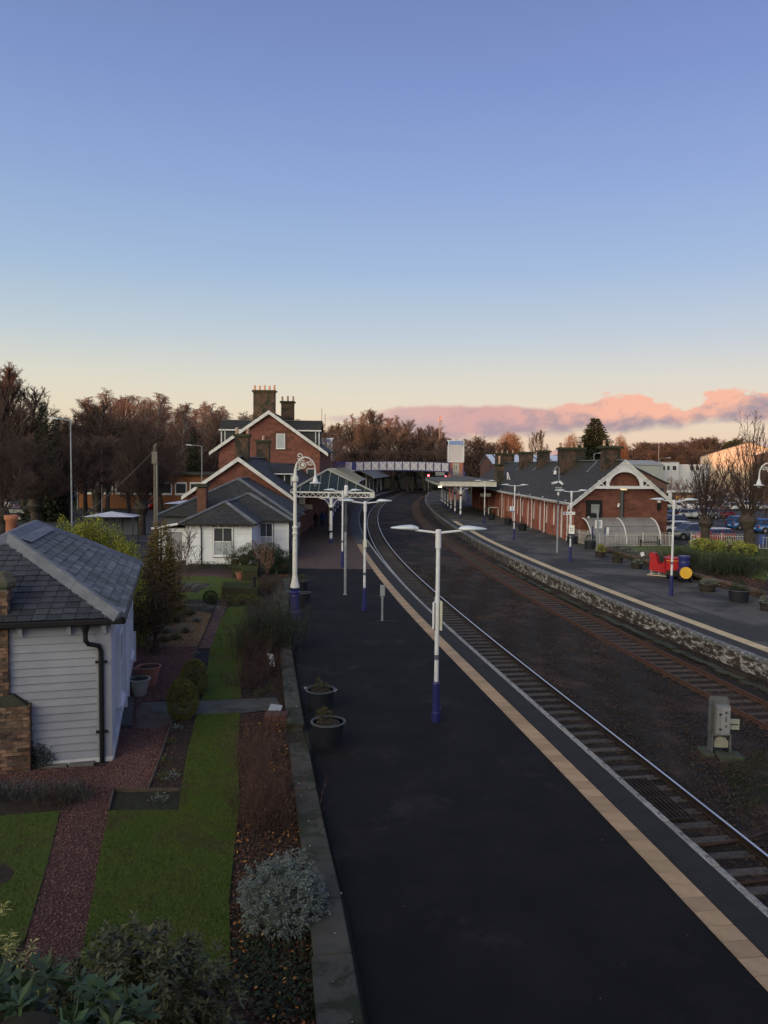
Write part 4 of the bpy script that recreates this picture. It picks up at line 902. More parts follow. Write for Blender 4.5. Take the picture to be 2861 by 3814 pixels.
# chimneys
quoin_stack(isl, 'chimney', *I(uc - .55, 2.2, 0)[:2], 6.8, 9.4, 1.7, .9, 3, rz=ga, capw=.22)
quoin_stack(isl, 'chimney', *I(uc - .9, 15.0, 0)[:2], 6.6, 9.55, 3.0, .95, 5, rz=ga, capw=.15)
quoin_stack(isl, 'chimney', *I(uc - .6, 29.4, 0)[:2], 6.6, 9.5, 1.5, .95, 1, rz=ga, capw=.18); quoin_stack(isl, 'chimney', *I(uc - .6, 39.8, 0)[:2], 6.6, 9.5, 1.9, .95, 2, rz=ga, capw=.18)
quoin_stack(isl, 'chimney', *I(uc - .2, 58.0, 0)[:2], 6.0, 9.6, 3.2, .95, 4, rz=ga, capw=.1); quoin_stack(isl, 'chimney', *I(.9, 43.5, 0)[:2], 3.6, 7.7, 1.1, 1.1, 1, rz=ga, capw=.2, pot_h=1.1)
for v, r in ((38.5, .0), (36.8, .35)): p = Vector(I(1.2, v, 5.4)); b = MB(); b.tube([p, p + Vector((r * -1, 0, 1.05))], .09, 6); obj('roof_vent', b, white, isl)
# things fixed to the gable wall
p = I(1.95, -.08, 3.2); t = thing('display_board', 'square black framed board fixed high on the sandstone gable wall', 'board', p, ga); b = MB(); b.box(-.82, .82, -.08, 0, -.9, .9); obj('frame', b, black, t)
b = MB(); b.box(-.34, .52, -.1, -.08, -.35, .5); obj('notice', b, mat('notice_grey', (.22, .23, .24)), t); b = MB(); b.box(-.66, -.5, -.1, -.08, -.82, -.66); obj('emblem', b, white, t)
p = I(4.85, -.02, 0); t = thing('flue_pipe', 'dark square flue pipe topped by a small lamp on the gable wall', 'pipe', p, ga); b = MB(); b.box(-.17, .02, -.3, 0, 1.4, 5.1); obj('pipe', b, mat('flue_grey', (.10, .105, .11)), t); b = MB(); b.box(.025, .12, -.3, 0, 1.4, 5.1); obj('pipe_back', b, black, t)
b = MB(); b.sm = False; b.add([(-.35, -.5, 5.1), (.35, -.5, 5.1), (.3, .0, 5.3), (-.3, .0, 5.3), (-.2, -.4, 5.22), (.2, -.4, 5.22)], [(0, 1, 5, 4), (2, 3, 4, 5), (0, 4, 3), (1, 2, 5), (0, 3, 2, 1)]); obj('lamp_head', b, mat('warm_lamp', (.8, .7, .5), emit=((1, .72, .35), .9)), t)
t = thing('wall_camera', 'white security camera on a bracket beside the flue pipe', 'camera', I(4.35, -.1, 3.5), ga); b = MB(); b.tube([(0, 0, 0), (0, -.3, .0)], .04, 6); obj('bracket', b, mat('brown_pipe', (.12, .06, .05)), t); b = MB(); b.tube([(-.05, -.35, -.05), (0.05, -.3, .28)], .1, 8); obj('camera_body', b, white, t)
t = thing('wall_fitting', 'small black and white fitting high on the gable wall under the bargeboard', 'light fitting', I(8.85, -.05, 3.6), ga); b = MB(); b.box(-.16, .16, -.15, 0, -.45, .25); obj('body', b, black, t); b = MB(); b.box(-.14, .14, -.16, 0, .255, .5); obj('cap', b, white, t)
# canopy of the far platform
c2 = thing('platform_canopy', 'low canopy with cream panelled fascia and bracketed columns on the far platform', 'canopy')
cr = mat('cream_fascia', (.62, .60, .55), (.50, .48, .43), 1.5, .6, .1, 20)
s0, s1 = E2.sY(109), E2.sY(152)
obj('roof', E2.strip(s0, s1, [(-.2, 5.05), (8.3, 5.3), (8.3, 5.15), (-.2, 4.9)], 3, True), mat('felt_roof', (.085, .082, .075), (.12, .115, .10), .5, .9), c2)
a, b_ = E2.at(s0, 0.0, 0), E2.at(s0, 8.0, 0)
for i, (z0, z1, d) in enumerate(((4.42, 4.60, .06), (4.60, 4.78, .02), (4.78, 4.94, .05), (4.94, 5.08, .12))): b = MB(); b.prism([(a.x, a.y - d, z0), (b_.x, b_.y - d, z0), (b_.x, b_.y + .15, z0), (a.x, a.y + .15, z0)], (0, 0, z1 - z0 - .012)); obj('fascia_board', b, cr, c2)
obj('edge_fascia', E2.strip(s0, s1, [(-.12, 4.45), (-.02, 4.45), (-.02, 5.0), (-.12, 5.0)], 3, True), mat('fascia_pale', (.42, .41, .37)), c2)
for Y in (109.4, 116.9, 124.2, 131, 138, 144.5, 150.5): s = E2.sY(Y); column(c2, E2.at(s, 3.0), 0, 4.4)
b = MB(); p = E2.at(s0 + 1, -.0, 4.3); b.cbox(p.x + .0, p.y - 1.1, 4.32, .5, .2, .14); tag(obj('canopy_lamp', b, mat('lit_diffuser', (.9, .85, .75))), 'lit lamp under the left corner of the far platform canopy', 'lamp')
b = MB(); p = I(-.9, 41.2, 3.0); b.box(p[0] - 1.5, p[0] + .1, p[1], p[1] + .08, 2.75, 3.25); tag(obj('hanging_sign', b, cr), 'long cream hanging sign under the end of the far platform canopy', 'sign')
b = MB(); b.box(11.6, 11.75, 150, 158, 0, 2.6); b.box(9.2, 11.6, 157, 157.15, 0, 2.6)
# white-roofed building behind the island building and its neighbours
def shedbox(name, label, cat, corner, ang, w, d, h, hr, wallm, roofm, nribs=0, ribm=None, gable='x'):
    t = thing(name, label, cat, corner, ang); b = MB()
    if gable == 'x': b.prism([(0, 0, 0), (w, 0, 0), (w, 0, h), (w / 2, 0, hr), (0, 0, h)], (0, d, 0))       # gable faces front
    else: b.prism([(0, 0, 0), (0, d, 0), (0, d, h), (0, d / 2, hr), (0, 0, h)], (w, 0, 0))
    obj('wall', b, wallm, t); o = .25
    for s in (0, 1):
        r = MB()
        if gable == 'x': x0 = -o if s == 0 else w + o; sl = (hr - h) / (w / 2); q = [(x0, -o, h - o * sl + .05), (x0, d + o, h - o * sl + .05), (w / 2, d + o, hr + .05), (w / 2, -o, hr + .05)]
        else: y0 = -o if s == 0 else d + o; sl = (hr - h) / (d / 2); q = [(-o, y0, h - o * sl + .05), (w + o, y0, h - o * sl + .05), (w + o, d / 2, hr + .05), (-o, d / 2, hr + .05)]
        r.prism(q, (0, 0, .1)); ro = obj('roof', r, roofm, t)
        for i in range(nribs):
            f = (i + .5) / nribs; k = MB(); A, B, C, D = [Vector(p) + Vector((0, 0, .12)) for p in q]; k.bar(A.lerp(B, f), D.lerp(C, f), .28, .12); obj('roof_rib', k, ribm, ro)
    return t
pale = mat('pale_roof', (.62, .66, .76), (.50, .54, .64), .6, .5); ribd = mat('roof_glazing_dark', (.05, .055, .06))
shedbox('depot_building', 'pale ribbed low-pitched roof building showing above the ridge of the platform building', 'building', (24.0, 168, 0), -.02, 27, 30, 7.6, 10.0, mat('brown_wall', (.14, .07, .055)), pale, 9, ribd, 'y')
t = shedbox('slate_outbuilding', 'grey slate roofed outbuilding with a solar panel behind the decorated gable', 'building', (25.6, 92, 0), .0, 8.2, 12, 5.4, 7.3, mat('sandstone_far', (.13, .075, .065)), slatex, 0, None, 'x')
for i in range(2):
    for j in range(3): b = MB(); x0, x1 = 4.3 + i * 1.05, 5.25 + i * 1.05; f = lambda x: 7.3 - (x - 4.1) * 1.9 / 4.1 + .2; b.prism([(x0, -.1 + j * 1.75, f(x0)), (x1, -.1 + j * 1.75, f(x1)), (x1, 1.5 + j * 1.75, f(x1)), (x0, 1.5 + j * 1.75, f(x0))], (0, 0, .05)); obj('solar_panel', b, mat('solar', (.16, .22, .38), (.22, .28, .45), 2, .2), t)
b = MB(); b.box(6.4, 7.8, -.05, 0, 3.9, 4.9); obj('window', b, glassd, t)
# industrial estate beyond the car park
wi = mat('white_render', (.60, .60, .62), (.52, .52, .55), .4, .8)
t = thing('office_block', 'long flat-roofed white two-storey office block beyond the car park', 'building', (64.5, 182, 0), .05); b = MB(); b.box(0, 5.2, 0, 9, 0, 8.7); obj('wall', b, wi, t); b = MB(); b.box(5.2, 13, 1, 10, 0, 8.3); obj('wall', b, wi, t); b = MB(); b.box(-.1, 5.3, -.1, 9, 8.7, 8.85); obj('roof_edge', b, mat('grey_trim', (.3, .3, .31)), t)
for x, w in ((.2, .7), (1.1, .8), (2.2, .8), (3.5, 1.1), (8.2, 1.0), (9.6, .9)): b = MB(); y = -.06 if x < 5 else .94; b.box(x, x + w, y, y + .05, 6.8, 8.0); f = obj('window_frame', b, white, t); g = MB(); g.box(x + .1, x + w - .1, y - .03, y, 6.9, 7.9); obj('panes', g, glassd, f)
shedbox('grey_shed', 'low grey shed with a shallow roof between the decorated gable and the office block', 'building', (45.5, 175, 0), .03, 18, 14, 8.0, 9.0, mat('grey_render', (.33, .34, .34)), mat('grey_roof', (.30, .31, .31)), 0, None, 'y')
t = shedbox('warehouse', 'tall pale clad warehouse with its gable catching orange sunset light', 'building', (88.2, 215, 0), -R(22), 24, 40, 10.6, 14.6, mat('pale_cladding', (.58, .44, .34), (.52, .40, .31), 2, .7), mat('warehouse_roof', (.34, .36, .40)), 0, None, 'x')
k = MB(); [k.box(i * 1.0, i * 1.0 + .12, -.05, 0, 0, 10.5) for i in range(1, 24)]; o = obj('cladding_ribs', k, mat('cladding_rib', (.46, .35, .27)), t); o['kind'] = 'stuff'; b = MB(); b.box(14, 21, -.12, -.06, 0, 7.2); obj('door', b, mat('shutter', (.25, .26, .2)), t)
shedbox('dark_shed', 'dark brown clad shed at the right edge beyond the car park', 'building', (73.0, 152, 0), -.46, 16, 22, 10.0, 12.2, mat('brown_cladding', (.10, .06, .05), (.08, .05, .04), 1), mat('warehouse_roof', (.34, .36, .40)), 0, None, 'x')
# orange-brick building with white windows on the left beyond the trees
t = thing('office_annexe', 'low orange-brick building with a band of white framed windows behind the bare trees', 'building', (-48.5, 122, 0), .0); b = MB(); b.box(0, 27, 0, 10, 0, 5.4); obj('wall', b, mat('orange_brick', (.23, .10, .045), (.19, .08, .04), 2, .9), t); b = MB(); b.box(-.4, 27.4, -.5, 10, 5.4, 5.9); obj('roof', b, mat('felt_dark', (.05, .05, .05)), t)
for i in range(11): x = 1.2 + i * 2.35; b = MB(); b.box(x, x + 1.9, -.08, 0, 2.2, 4.3); f = obj('window_frame', b, white, t); g = MB(); g.box(x + .18, x + 1.72, -.1, -.08, 2.55, 4.0); obj('pane', g, glassd, f)

# ------------------------------------------------------------------ footbridge and its lift towers
FB = 166.0
fb = thing('footbridge', 'blue and white lattice-panelled footbridge spanning the tracks in the distance', 'footbridge')
fx0, fx1, npan = -6.2, 13.9, 12
pw = (fx1 - fx0) / npan
def arch(x): u = (x - (fx0 + fx1) / 2) / ((fx1 - fx0) / 2); return 6.25 - .22 * u * u
panel_w = mat('panel_white', (.46, .44, .52), (.42, .40, .47), 1, .6)
for i in range(npan):
    x0, x1 = fx0 + i * pw, fx0 + (i + 1) * pw; z0, z1 = arch(x0), arch(x1)
    b = MB(); b.prism([(x0 + .12, FB, z0 + .12), (x1 - .12, FB, z1 + .12), (x1 - .12, FB, z1 + 1.85), (x0 + .12, FB, z0 + 1.85)], (0, .05, 0)); pn = obj('side_panel', b, panel_w, fb)
    for p, q in (((x0 + .15, FB - .05, z0 + .15), (x1 - .15, FB - .05, z1 + 1.8)), ((x0 + .15, FB - .05, z0 + 1.8), (x1 - .15, FB - .05, z1 + .15))): b = MB(); b.bar(p, q, .14, .12, (0, 1, 0)); obj('cross_bar', b, white, pn)
    b = MB(); b.bar((x0, FB, z0 + .0), (x1, FB, z1 + .0), .22, .22); obj('bottom_chord', b, navy, fb); b = MB(); b.bar((x0, FB, z0 + 1.95), (x1, FB, z1 + 1.95), .22, .16); obj('top_rail', b, navy, fb)
for i in range(npan + 1): x = fx0 + i * pw; b = MB(); b.box(x - .11, x + .11, FB - .12, FB + .1, arch(x) - .05, arch(x) + 2.0); obj('post', b, navy, fb)
b = MB(); [b.add([(fx0 + i * pw, FB + .1, arch(fx0 + i * pw)), (fx0 + (i + 1) * pw, FB + .1, arch(fx0 + (i + 1) * pw)), (fx0 + (i + 1) * pw, FB + 2.3, arch(fx0 + (i + 1) * pw)), (fx0 + i * pw, FB + 2.3, arch(fx0 + i * pw))], [(0, 1, 2, 3)]) for i in range(npan)]; obj('deck', b, mat('deck_grey', (.12, .12, .13)), fb)
b = MB(); b.box(fx0, fx1, FB + 2.3, FB + 2.4, 6.1, 8.1); obj('rear_parapet', b, panel_w, fb)
for i, x in enumerate((-6.1, 13.7)): b = MB(); b.cbox(x, FB + 1.1, 3.1, .3, .3, 6.2); obj('pier', b, navy, fb)
b = MB(); b.box(-13, fx0 - .1, FB - .05, FB, 6.3, 8.0); ap = obj('approach_parapet', b, mat('blue_railing', (.05, .06, .22)), fb); b = MB(); b.box(-8.4, -7.0, FB - .1, FB - .06, 6.3, 7.9); obj('panel', b, panel_w, ap); b = MB(); b.box(-13, fx0, FB, FB + 2.3, 6.0, 6.2); obj('approach_deck', b, white, ap)
# stairs down towards the far canopy
st = thing('staircase', 'blue-sided staircase coming down from the footbridge to the far platform', 'staircase')
for i in range(34): z = 6.1 - i * .178; y = FB - .3 - i * .30; b = MB(); b.box(14.35, 16.85, y - .3, y, z - .05, z); obj('step', b, mat('step_edge', (.30, .30, .34)), st)
for x in (14.25, 16.9): b = MB(); b.prism([(x, FB - .2, 6.1), (x, FB - 10.5, .0), (x, FB - 10.5, .9), (x, FB - .2, 7.2)], (.1, 0, 0)); obj('side_panel', b, mat('navy_panel', (.06, .065, .22)), st)
def lift(x0, x1, y0, y1, zt, label):
    t = thing('lift_tower', label, 'lift tower'); b = MB(); b.box(x0, x1, y0, y1, 0, 8.2); obj('base', b, mat('lift_brick', (.40, .15, .10), (.34, .13, .09), 1), t)
    b = MB(); b.box(x0 - .05, x1 + .05, y0 - .05, y1, 8.2, zt - 1.1); obj('cladding', b, mat('lift_white', (.60, .54, .55), (.54, .48, .50), .5, .6), t)
    b = MB(); b.add([(x0, y0, zt - 1.1), (x1, y0, zt - 1.1), (x1, y1, zt - .05), (x0, y1, zt - .05)], [(0, 1, 2, 3)]); b.prism([b.v[i] for i in range(4)], (0, 0, .06)); obj('roof', b, mat('lift_roof', (.25, .30, .42), rough=.3), t)
    b = MB()
    for x in (x0 - .05, x1 + .05): b.cbox(x, y0 - .1, (8.2 + zt) / 2, .2, .14, zt - 8.2)
    b.box(x0 - .15, x1 + .15, y0 - .17, y0 - .03, zt - 1.2, zt - 1.05); b.box(x0 - .15, x1 + .15, y1 - .1, y1 + .1, zt - .1, zt + .1); b.box(x0 - .15, x1 + .15, y0 - .17, y0 - .03, 8.1, 8.3); obj('frame', b, white, t)
    return t
t = lift(13.8, 17.0, FB + .3, FB + 3.5, 12.9, 'pinkish white lift tower with grey double doors above the far platform stairs'); b = MB(); b.box(14.8, 16.1, FB + .2, FB + .3, 5.3, 7.9); obj('door', b, mat('lift_door', (.42, .40, .36)), t)
for x in (15.1, 15.5): b = MB(); b.box(x, x + .12, FB + .15, FB + .2, 6.6, 7.5); obj('door_window', b, glassd, t)
lift(-16.0, -10.9, 158, 162, 12.8, 'white lift tower partly hidden by the tall station house')
# stub wall, fence and signals below the bridge
for i, (px, py) in enumerate(((1596, 1771), (1660, 1774))):
    p = at(px, py, 215 + i * 4); t = thing('signal', ('left of the two signals showing red under the footbridge', 'right of the two signals showing red under the footbridge')[i], 'signal', (p.x, p.y, 0), 0, 'red signals under the footbridge'); b = MB(); b.cbox(0, 0, p.z, .5, .3, .9); obj('head', b, black, t); b = MB(); b.tube([(0, 0, p.z - .4), (0, 0, -.9)], .08, 6); obj('post', b, galv, t); b = MB(); b.sm = True; b.tube([(0, -.17, p.z), (0, -.16, p.z)], .30 if i == 0 else .2, 12); obj('lens', b, mat('red_lamp', (.9, .05, .05), emit=((1, .10, .12), 7)), t)
p = at(1640, 1550, 262); t = thing('radio_mast', 'slender lattice radio mast rising above the wood behind the footbridge', 'mast', (p.x, p.y, 0)); H = p.z
b = MB(); rr = lambda z: .85 - .5 * z / H
for k in range(3):
    a = 2 * PI * k / 3; b.tube([(rr(0) * math.cos(a), rr(0) * math.sin(a), 0), (rr(H) * math.cos(a), rr(H) * math.sin(a), H)], .09, 4)
obj('leg_frame', b, mat('mast_steel', (.30, .24, .22)), t)
b = MB()
for j in range(22):
    z0, z1 = H * j / 22, H * (j + 1) / 22
    for k in range(3): a, c = 2 * PI * k / 3, 2 * PI * (k + 1) / 3; b.bar((rr(z0) * math.cos(a), rr(z0) * math.sin(a), z0), (rr(z1) * math.cos(c), rr(z1) * math.sin(c), z1), .07)
o = obj('bracing', b, mat('mast_steel', (.3, .24, .22)), t); o['kind'] = 'stuff'
b = MB(); b.cbox(.3, -.4, H - .6, .5, .3, 1.2); b.cbox(-.4, -.3, H - 1.2, .4, .3, 1.0); b.tube([(.5, 0, H), (.5, 0, H + 1.4)], .06, 4); obj('antennas', b, mat('antenna', (.5, .32, .26)), t)
b = MB(); p = at(1640, 1765, 200); b.cbox(p.x, 200, 5.6, 2.4, 2, 1.7); tag(obj('relay_cabin', bevel(b.mesh('relay_cabin'), .15), mat('cabin_grey', (.24, .25, .25))), 'grey rounded cabin roof showing above the far canopy', 'cabin')
# ------------------------------------------------------------------ vegetation builders
def seg_mesh(name, S, n=3):
    """S: array rows p0(3) p1(3) r0 r1 -> open prisms"""
    S = np.asarray(S, float); p0, p1, r0, r1 = S[:, :3], S[:, 3:6], S[:, 6], S[:, 7]
    d = p1 - p0; d /= np.maximum(np.linalg.norm(d, axis=1), 1e-6)[:, None]
    up = np.where(np.abs(d[:, 2:3]) < .9, np.array([[0, 0, 1.]]), np.array([[1., 0, 0]])); a = np.cross(d, up); a /= np.linalg.norm(a, axis=1)[:, None]; b = np.cross(d, a)
    ang = np.arange(n) * 2 * PI / n; ring = a[:, None] * np.cos(ang)[None, :, None] + b[:, None] * np.sin(ang)[None, :, None]
    V = np.concatenate([p0[:, None] + ring * r0[:, None, None], p1[:, None] + ring * r1[:, None, None]], 1)
    j = np.arange(n); q = np.stack([j, (j + 1) % n, (j + 1) % n + n, j + n], 1)
    F = (q[None] + np.arange(len(S))[:, None, None] * 2 * n).reshape(-1, 4)
    return npmesh(name, V.reshape(-1, 3), F, n > 4)
def grow(seed, H, kind):
    r = random.Random(seed); T, C = [], []
    K = dict(
        forest=dict(tr=.024, bare=.28, n=(18, 8, 6, 4), ln=(.42, .46, .48, .62), up=(.55, .30, .15, .1), sp=(.75, .8, .8, .9), droop=0, wig=.16, low=.22),
        birch=dict(tr=.014, bare=.25, n=(22, 8, 7, 4), ln=(.25, .48, .55, .85), up=(.75, .30, -.15, -.55), sp=(.5, .75, .8, .7), droop=.5, wig=.13, low=.2),
        lime=dict(tr=.050, bare=.27, n=(30, 11, 6, 3), ln=(.66, .36, .45, .55), up=(.80, .30, .2, .1), sp=(.85, .75, .8, .8), droop=0, wig=.13, low=.24),
        airy=dict(tr=.050, bare=.27, n=(26, 8, 4, 2), ln=(.66, .34, .45, .55), up=(.95, .55, .4, .2), sp=(.75, .55, .6, .7), droop=0, wig=.10, low=.24),
        round=dict(tr=.018, bare=.15, n=(60, 16, 8, 3), ln=(.62, .30, .45, .5), up=(.60, .40, .30, .2), sp=(1.0, .6, .6, .7), droop=0, wig=.08, low=.13),
        small=dict(tr=.012, bare=.12, n=(11, 6, 4), ln=(.65, .45, .45), up=(.5, .45, .3), sp=(.8, .7, .8), droop=0, wig=.16, low=.1))[kind]
    def branch(p, d, L, rad, lv):
        k = 3 if lv < 3 else 2
        if lv == 0: k = 7
        pts = [p]
        for i in range(k):
            dd = d + Vector((r.gauss(0, K['wig']), r.gauss(0, K['wig']), r.gauss(0, K['wig'] * .6))) * (.25 if lv == 0 else 1)
            if lv and lv <= 3: dd.z += (.10 if K['droop'] == 0 else (-.30 if lv >= 2 else .02))
            d = dd.normalized(); pts.append(pts[-1] + d * (L / k))
        rt = rad * (.35 if lv else .22)
        if kind in ('lime', 'airy') and lv == 0: rt = rad * .8
        for i in range(k):
            ra, rb = rad + (rt - rad) * i / k, rad + (rt - rad) * (i + 1) / k
            row = (*pts[i], *pts[i + 1], max(ra, .008), max(rb, .006)); (T if lv == 0 or (lv == 1 and kind not in ('lime', 'airy') and rad > .05) else C).append(row)
        if lv >= len(K['n']): return
        n = K['n'][lv]
        for c in range(n):
            f = (K['bare'] + (1 - K['bare']) * (c + r.random()) / n) if lv == 0 else (.25 + .75 * (c + r.random()) / n)
            if kind in ('lime', 'airy') and lv == 0: f = .80 + .20 * r.random()
            if kind in ('round', 'small') and lv == 0: f = .3 + .7 * r.random()
            x = f * k; i = min(int(x), k - 1); q = pts[i].lerp(pts[i + 1], x - i)
            az = r.uniform(0, 2 * PI); perp = Vector((math.cos(az), math.sin(az), 0))
            if lv:
                perp = (perp - d * perp.dot(d)).normalized(); nd = d * (.62 if kind != 'birch' or lv < 2 else .25) + perp * K['sp'][lv] + Vector((0, 0, K['up'][lv]))
                LL = L * K['ln'][lv] * r.uniform(.65, 1.25) * (1.15 - .5 * f)
            else:
                e = (.35 + .65 * (1 - f)) if kind not in ('lime', 'round', 'airy') else r.uniform(.08, 1.05)
                nd = perp * K['sp'][0] * e + Vector((0, 0, K['up'][0] * (1 if kind not in ('lime', 'round', 'airy') else (1.25 - .9 * e))))
                env = math.sin(PI * min(1, max(.12, (f - .08) / .92)) ** .8) if kind in ('forest', 'birch') else 1
                LL = H * K['ln'][0] * (.35 + .65 * env) * r.uniform(.75, 1.1)
                if kind in ('lime', 'airy'): LL = (H - q.z) * r.uniform(.75, 1.05) * (1 - .35 * e)
                if kind == 'round': LL = (H - q.z) * r.uniform(.72, .95) * (1.02 - .30 * e)
            branch(q, nd.normalized(), LL, max(rad * (.42 if lv == 0 else .5), .008) if kind not in ('lime', 'airy') or lv else .05, lv + 1)
    TH = H if kind in ('forest', 'birch') else H * (.30 if kind in ('lime', 'airy') else .35)
    if kind in ('lime', 'airy'):
        branch(Vector((0, 0, 0)), Vector((r.gauss(0, .02), r.gauss(0, .02), 1)), TH, H * K['tr'], 0)
        top = Vector(T[-1][3:6]); T.append((*(top - Vector((0, 0, .9))), *(top - Vector((0, 0, .35))), H * K['tr'] * .85, H * K['tr'] * 1.55)); T.append((*(top - Vector((0, 0, .35))), *(top + Vector((0, 0, .35))), H * K['tr'] * 1.55, H * K['tr'] * .9))
    else: branch(Vector((0, 0, -.2)), Vector((r.gauss(0, .03), r.gauss(0, .03), 1)), TH, H * K['tr'], 0)
    return T, C
twig_d = mat('twigs_dark', (.125, .074, .062), (.085, .054, .046), .3, 1, rand=.25, tint=(.14, .092, .072))
twig_r = mat('twigs_birch', (.26, .130, .108), (.17, .090, .078), .3, 1, rand=.25, tint=(.20, .12, .09))
twig_o = mat('twigs_willow', (.32, .15, .07), (.24, .11, .055), .3, 1)
bark = mat('bark', (.075, .060, .050), (.045, .037, .032), 3, 1, .8, 14, c3=(.10, .09, .07), c3scale=1)
bark_b = mat('bark_birch', (.28, .25, .23), (.12, .10, .09), 2.5, .9, .4, 14)
def tree_proto(name, seed, H, kind, tw, bk, thick=1.0):
    T, C = grow(seed, H, kind); C = np.array(C); C[:, 6:] *= thick; C[:, 6:] = np.maximum(C[:, 6:], .010 * thick)
    a = seg_mesh('trunk', T, 7); a.materials.append(bk); c = seg_mesh('crown', C, 3); c.materials.append(tw); return (name, a, c, len(C))
def plant_tree(pr, x, y, z, s, label, group=None, name=None, rz=None, sz=None):
    t = thing(name or pr[0], label, 'tree', (x, y, z), rnd.uniform(0, 6.28) if rz is None else rz, group); t.scale = (s, s, (sz or 1) * s)
    obj('trunk', pr[1], None, t); obj('crown', pr[2], None, t); return t
pF = [tree_proto('bare_tree', 3 + i, 17, 'forest', twig_d, bark, .8) for i in range(3)]
pB = [tree_proto('birch_tree', 20 + i, 18, 'birch', twig_r, bark_b, .62) for i in range(3)]
twig_l = mat('twigs_lime', (.080, .052, .046), (.055, .038, .034), .3, 1, rand=.2)
pL = [tree_proto('lime_tree', 40 + i, 8.6, 'lime', twig_l, bark, 1.0) for i in range(2)]; pA = [tree_proto('lime_tree', 50 + i, 8.6, 'airy', twig_l, bark, 1.0) for i in range(2)]
pS = [tree_proto('bare_shrub', 70, 3.4, 'small', twig_d, bark, 1.0), tree_proto('bare_shrub', 71, 3.4, 'small', twig_r, bark, 1.0)]

# low hills: far ones, and an unseen one added behind the camera to shade the station
def ridge_mesh(name, pts, w, m, bump=1., jag=0, seed=1):
    """long ridge: pts (x, y, height) along its crest, w half width"""
    rr = np.random.RandomState(seed); P = np.array(pts, float); d = np.r_[0, np.cumsum(np.hypot(*np.diff(P[:, :2], axis=0).T))]; n = max(int(d[-1] / (w * .25)), 8)
    t = np.linspace(0, d[-1], n); X, Y, Hh = [np.interp(t, d, P[:, i]) for i in range(3)]; T = np.gradient(np.c_[X, Y], axis=0); T /= np.hypot(*T.T)[:, None]; Nn = np.c_[T[:, 1], -T[:, 0]]
    prof = [(-1, 0), (-.7, .28), (-.4, .68), (-.15, .95), (0, 1), (.15, .95), (.4, .68), (.7, .28), (1, 0)]; V = []
    for i in range(n):
        for o, h in prof:
            V.append((X[i] + Nn[i, 0] * o * w + rr.randn() * w * .02, Y[i] + Nn[i, 1] * o * w + rr.randn() * w * .02, Hh[i] * h * (1 + rr.randn() * .03 * bump) + (rr.rand() * jag if .1 < h else 0) - .3))
    k = len(prof); F = [(i * k + j, i * k + j + 1, (i + 1) * k + j + 1, (i + 1) * k + j) for i in range(n - 1) for j in range(k - 1)]
    me = npmesh(name, V, F, True); o = struct(name, me, m); return o
hillm = mat('hill_ground', (.045, .050, .028), (.06, .045, .03), .02, 1)
sx, sy = math.sin(SUN_AZ), math.cos(SUN_AZ)
cxh, cyh = -sx * 260, -sy * 260
ridge_mesh('hill', [(cxh - sy * 900, cyh + sx * 900, 36), (cxh - sy * 300, cyh + sx * 300, 34), *[(cxh + sy * q, cyh - sx * q, h_) for q, h_ in ((-90, 33.3), (-66, 33), (-52, 28.8), (-18, 28.8), (0, 32))], (cxh + sy * 300, cyh - sx * 300, 32.5), (cxh + sy * 900, cyh - sx * 900, 30)], 60, hillm, .15, .4, 3)  # added hill, crest notched to let sun reach the warehouse
snow = mat('snowy_hill', (.40, .31, .33), (.24, .20, .23), .004, 1, c3=(.50, .40, .40), c3scale=.0015, c3th=.5)
def hill(px0, px1, top, Y, h0=0, m=snow, sd=1):
    pts = []
    for f, g in ((0, 0), (.12, .30), (.25, .62), (.38, .88), (.48, 1), (.58, .93), (.70, .66), (.85, .34), (1, 0)):
        p = at(px0 + (px1 - px0) * f, 1745, Y); z = at(px0 + (px1 - px0) * f, 1745 - (1745 - top) * g, Y).z; pts.append((p.x, Y, max(z + 12 * (sd % 3 - 1), 1)))
    ridge_mesh('hill', pts, 420, m, .3, 0, sd)
hill(2330, 2700, 1651, 4200, sd=5); hill(1960, 2240, 1658, 4600, sd=6); hill(1700, 3300, 1690, 5200, sd=8)
# wooded rise behind the footbridge and along the left
ridge_mesh('hill', [(-95, 300, 4), (-60, 285, 9), (-25, 290, 12), (0, 300, 11), (22, 320, 6), (45, 340, 1)], 45, hillm, .3, .5, 9)

# woodland rows
def topz(px, prof, Y):
    xs = [a for a, _ in prof]; ys = [b for _, b in prof]; return at(px, float(np.interp(px, xs, ys)), Y).z
profL = [(-80, 1420), (0, 1385), (60, 1415), (110, 1490), (150, 1530), (200, 1555), (270, 1550), (330, 1495), (380, 1470), (440, 1450), (520, 1455), (580, 1460), (650, 1492), (720, 1490), (800, 1505), (880, 1532), (950, 1545), (1060, 1560), (1190, 1572), (1260, 1600)]
def row(n, px0, px1, Y0, Y1, prof, protos, label, group, z0=0, f=1., jit=.08, baseH=17., wsc=1.):
    for i in range(n):
        px = px0 + (px1 - px0) * (i + rnd.uniform(.2, .8)) / n; Y = rnd.uniform(Y0, Y1); zz = z0(px) if callable(z0) else z0
        tz = topz(px, prof, Y) * f * (1 + rnd.uniform(-jit, jit * .4)); p = at(px, 1730, Y); h = max(tz - zz, 5); pr = rnd.choice(protos); s = h / baseH
        plant_tree(pr, p.x, Y, zz, s * wsc, label, group, sz=1 / wsc)
row(28, 330, 1240, 150, 185, profL, pB, 'tall birch with reddish drooping twigs in the wood left of the station house', 'birches behind the station house', f=.88, jit=.06, wsc=1.55)
row(26, 150, 1260, 190, 235, profL, pB + pF[:1], 'reddish bare tree in the wood behind the birches', 'trees at the back of the left wood', f=.80, wsc=1.6)
row(4, -60, 90, 112, 130, profL, pF, 'big dark bare tree at the far left of the wood', 'bare trees on the left skyline', f=.95, jit=.05, wsc=1.0)
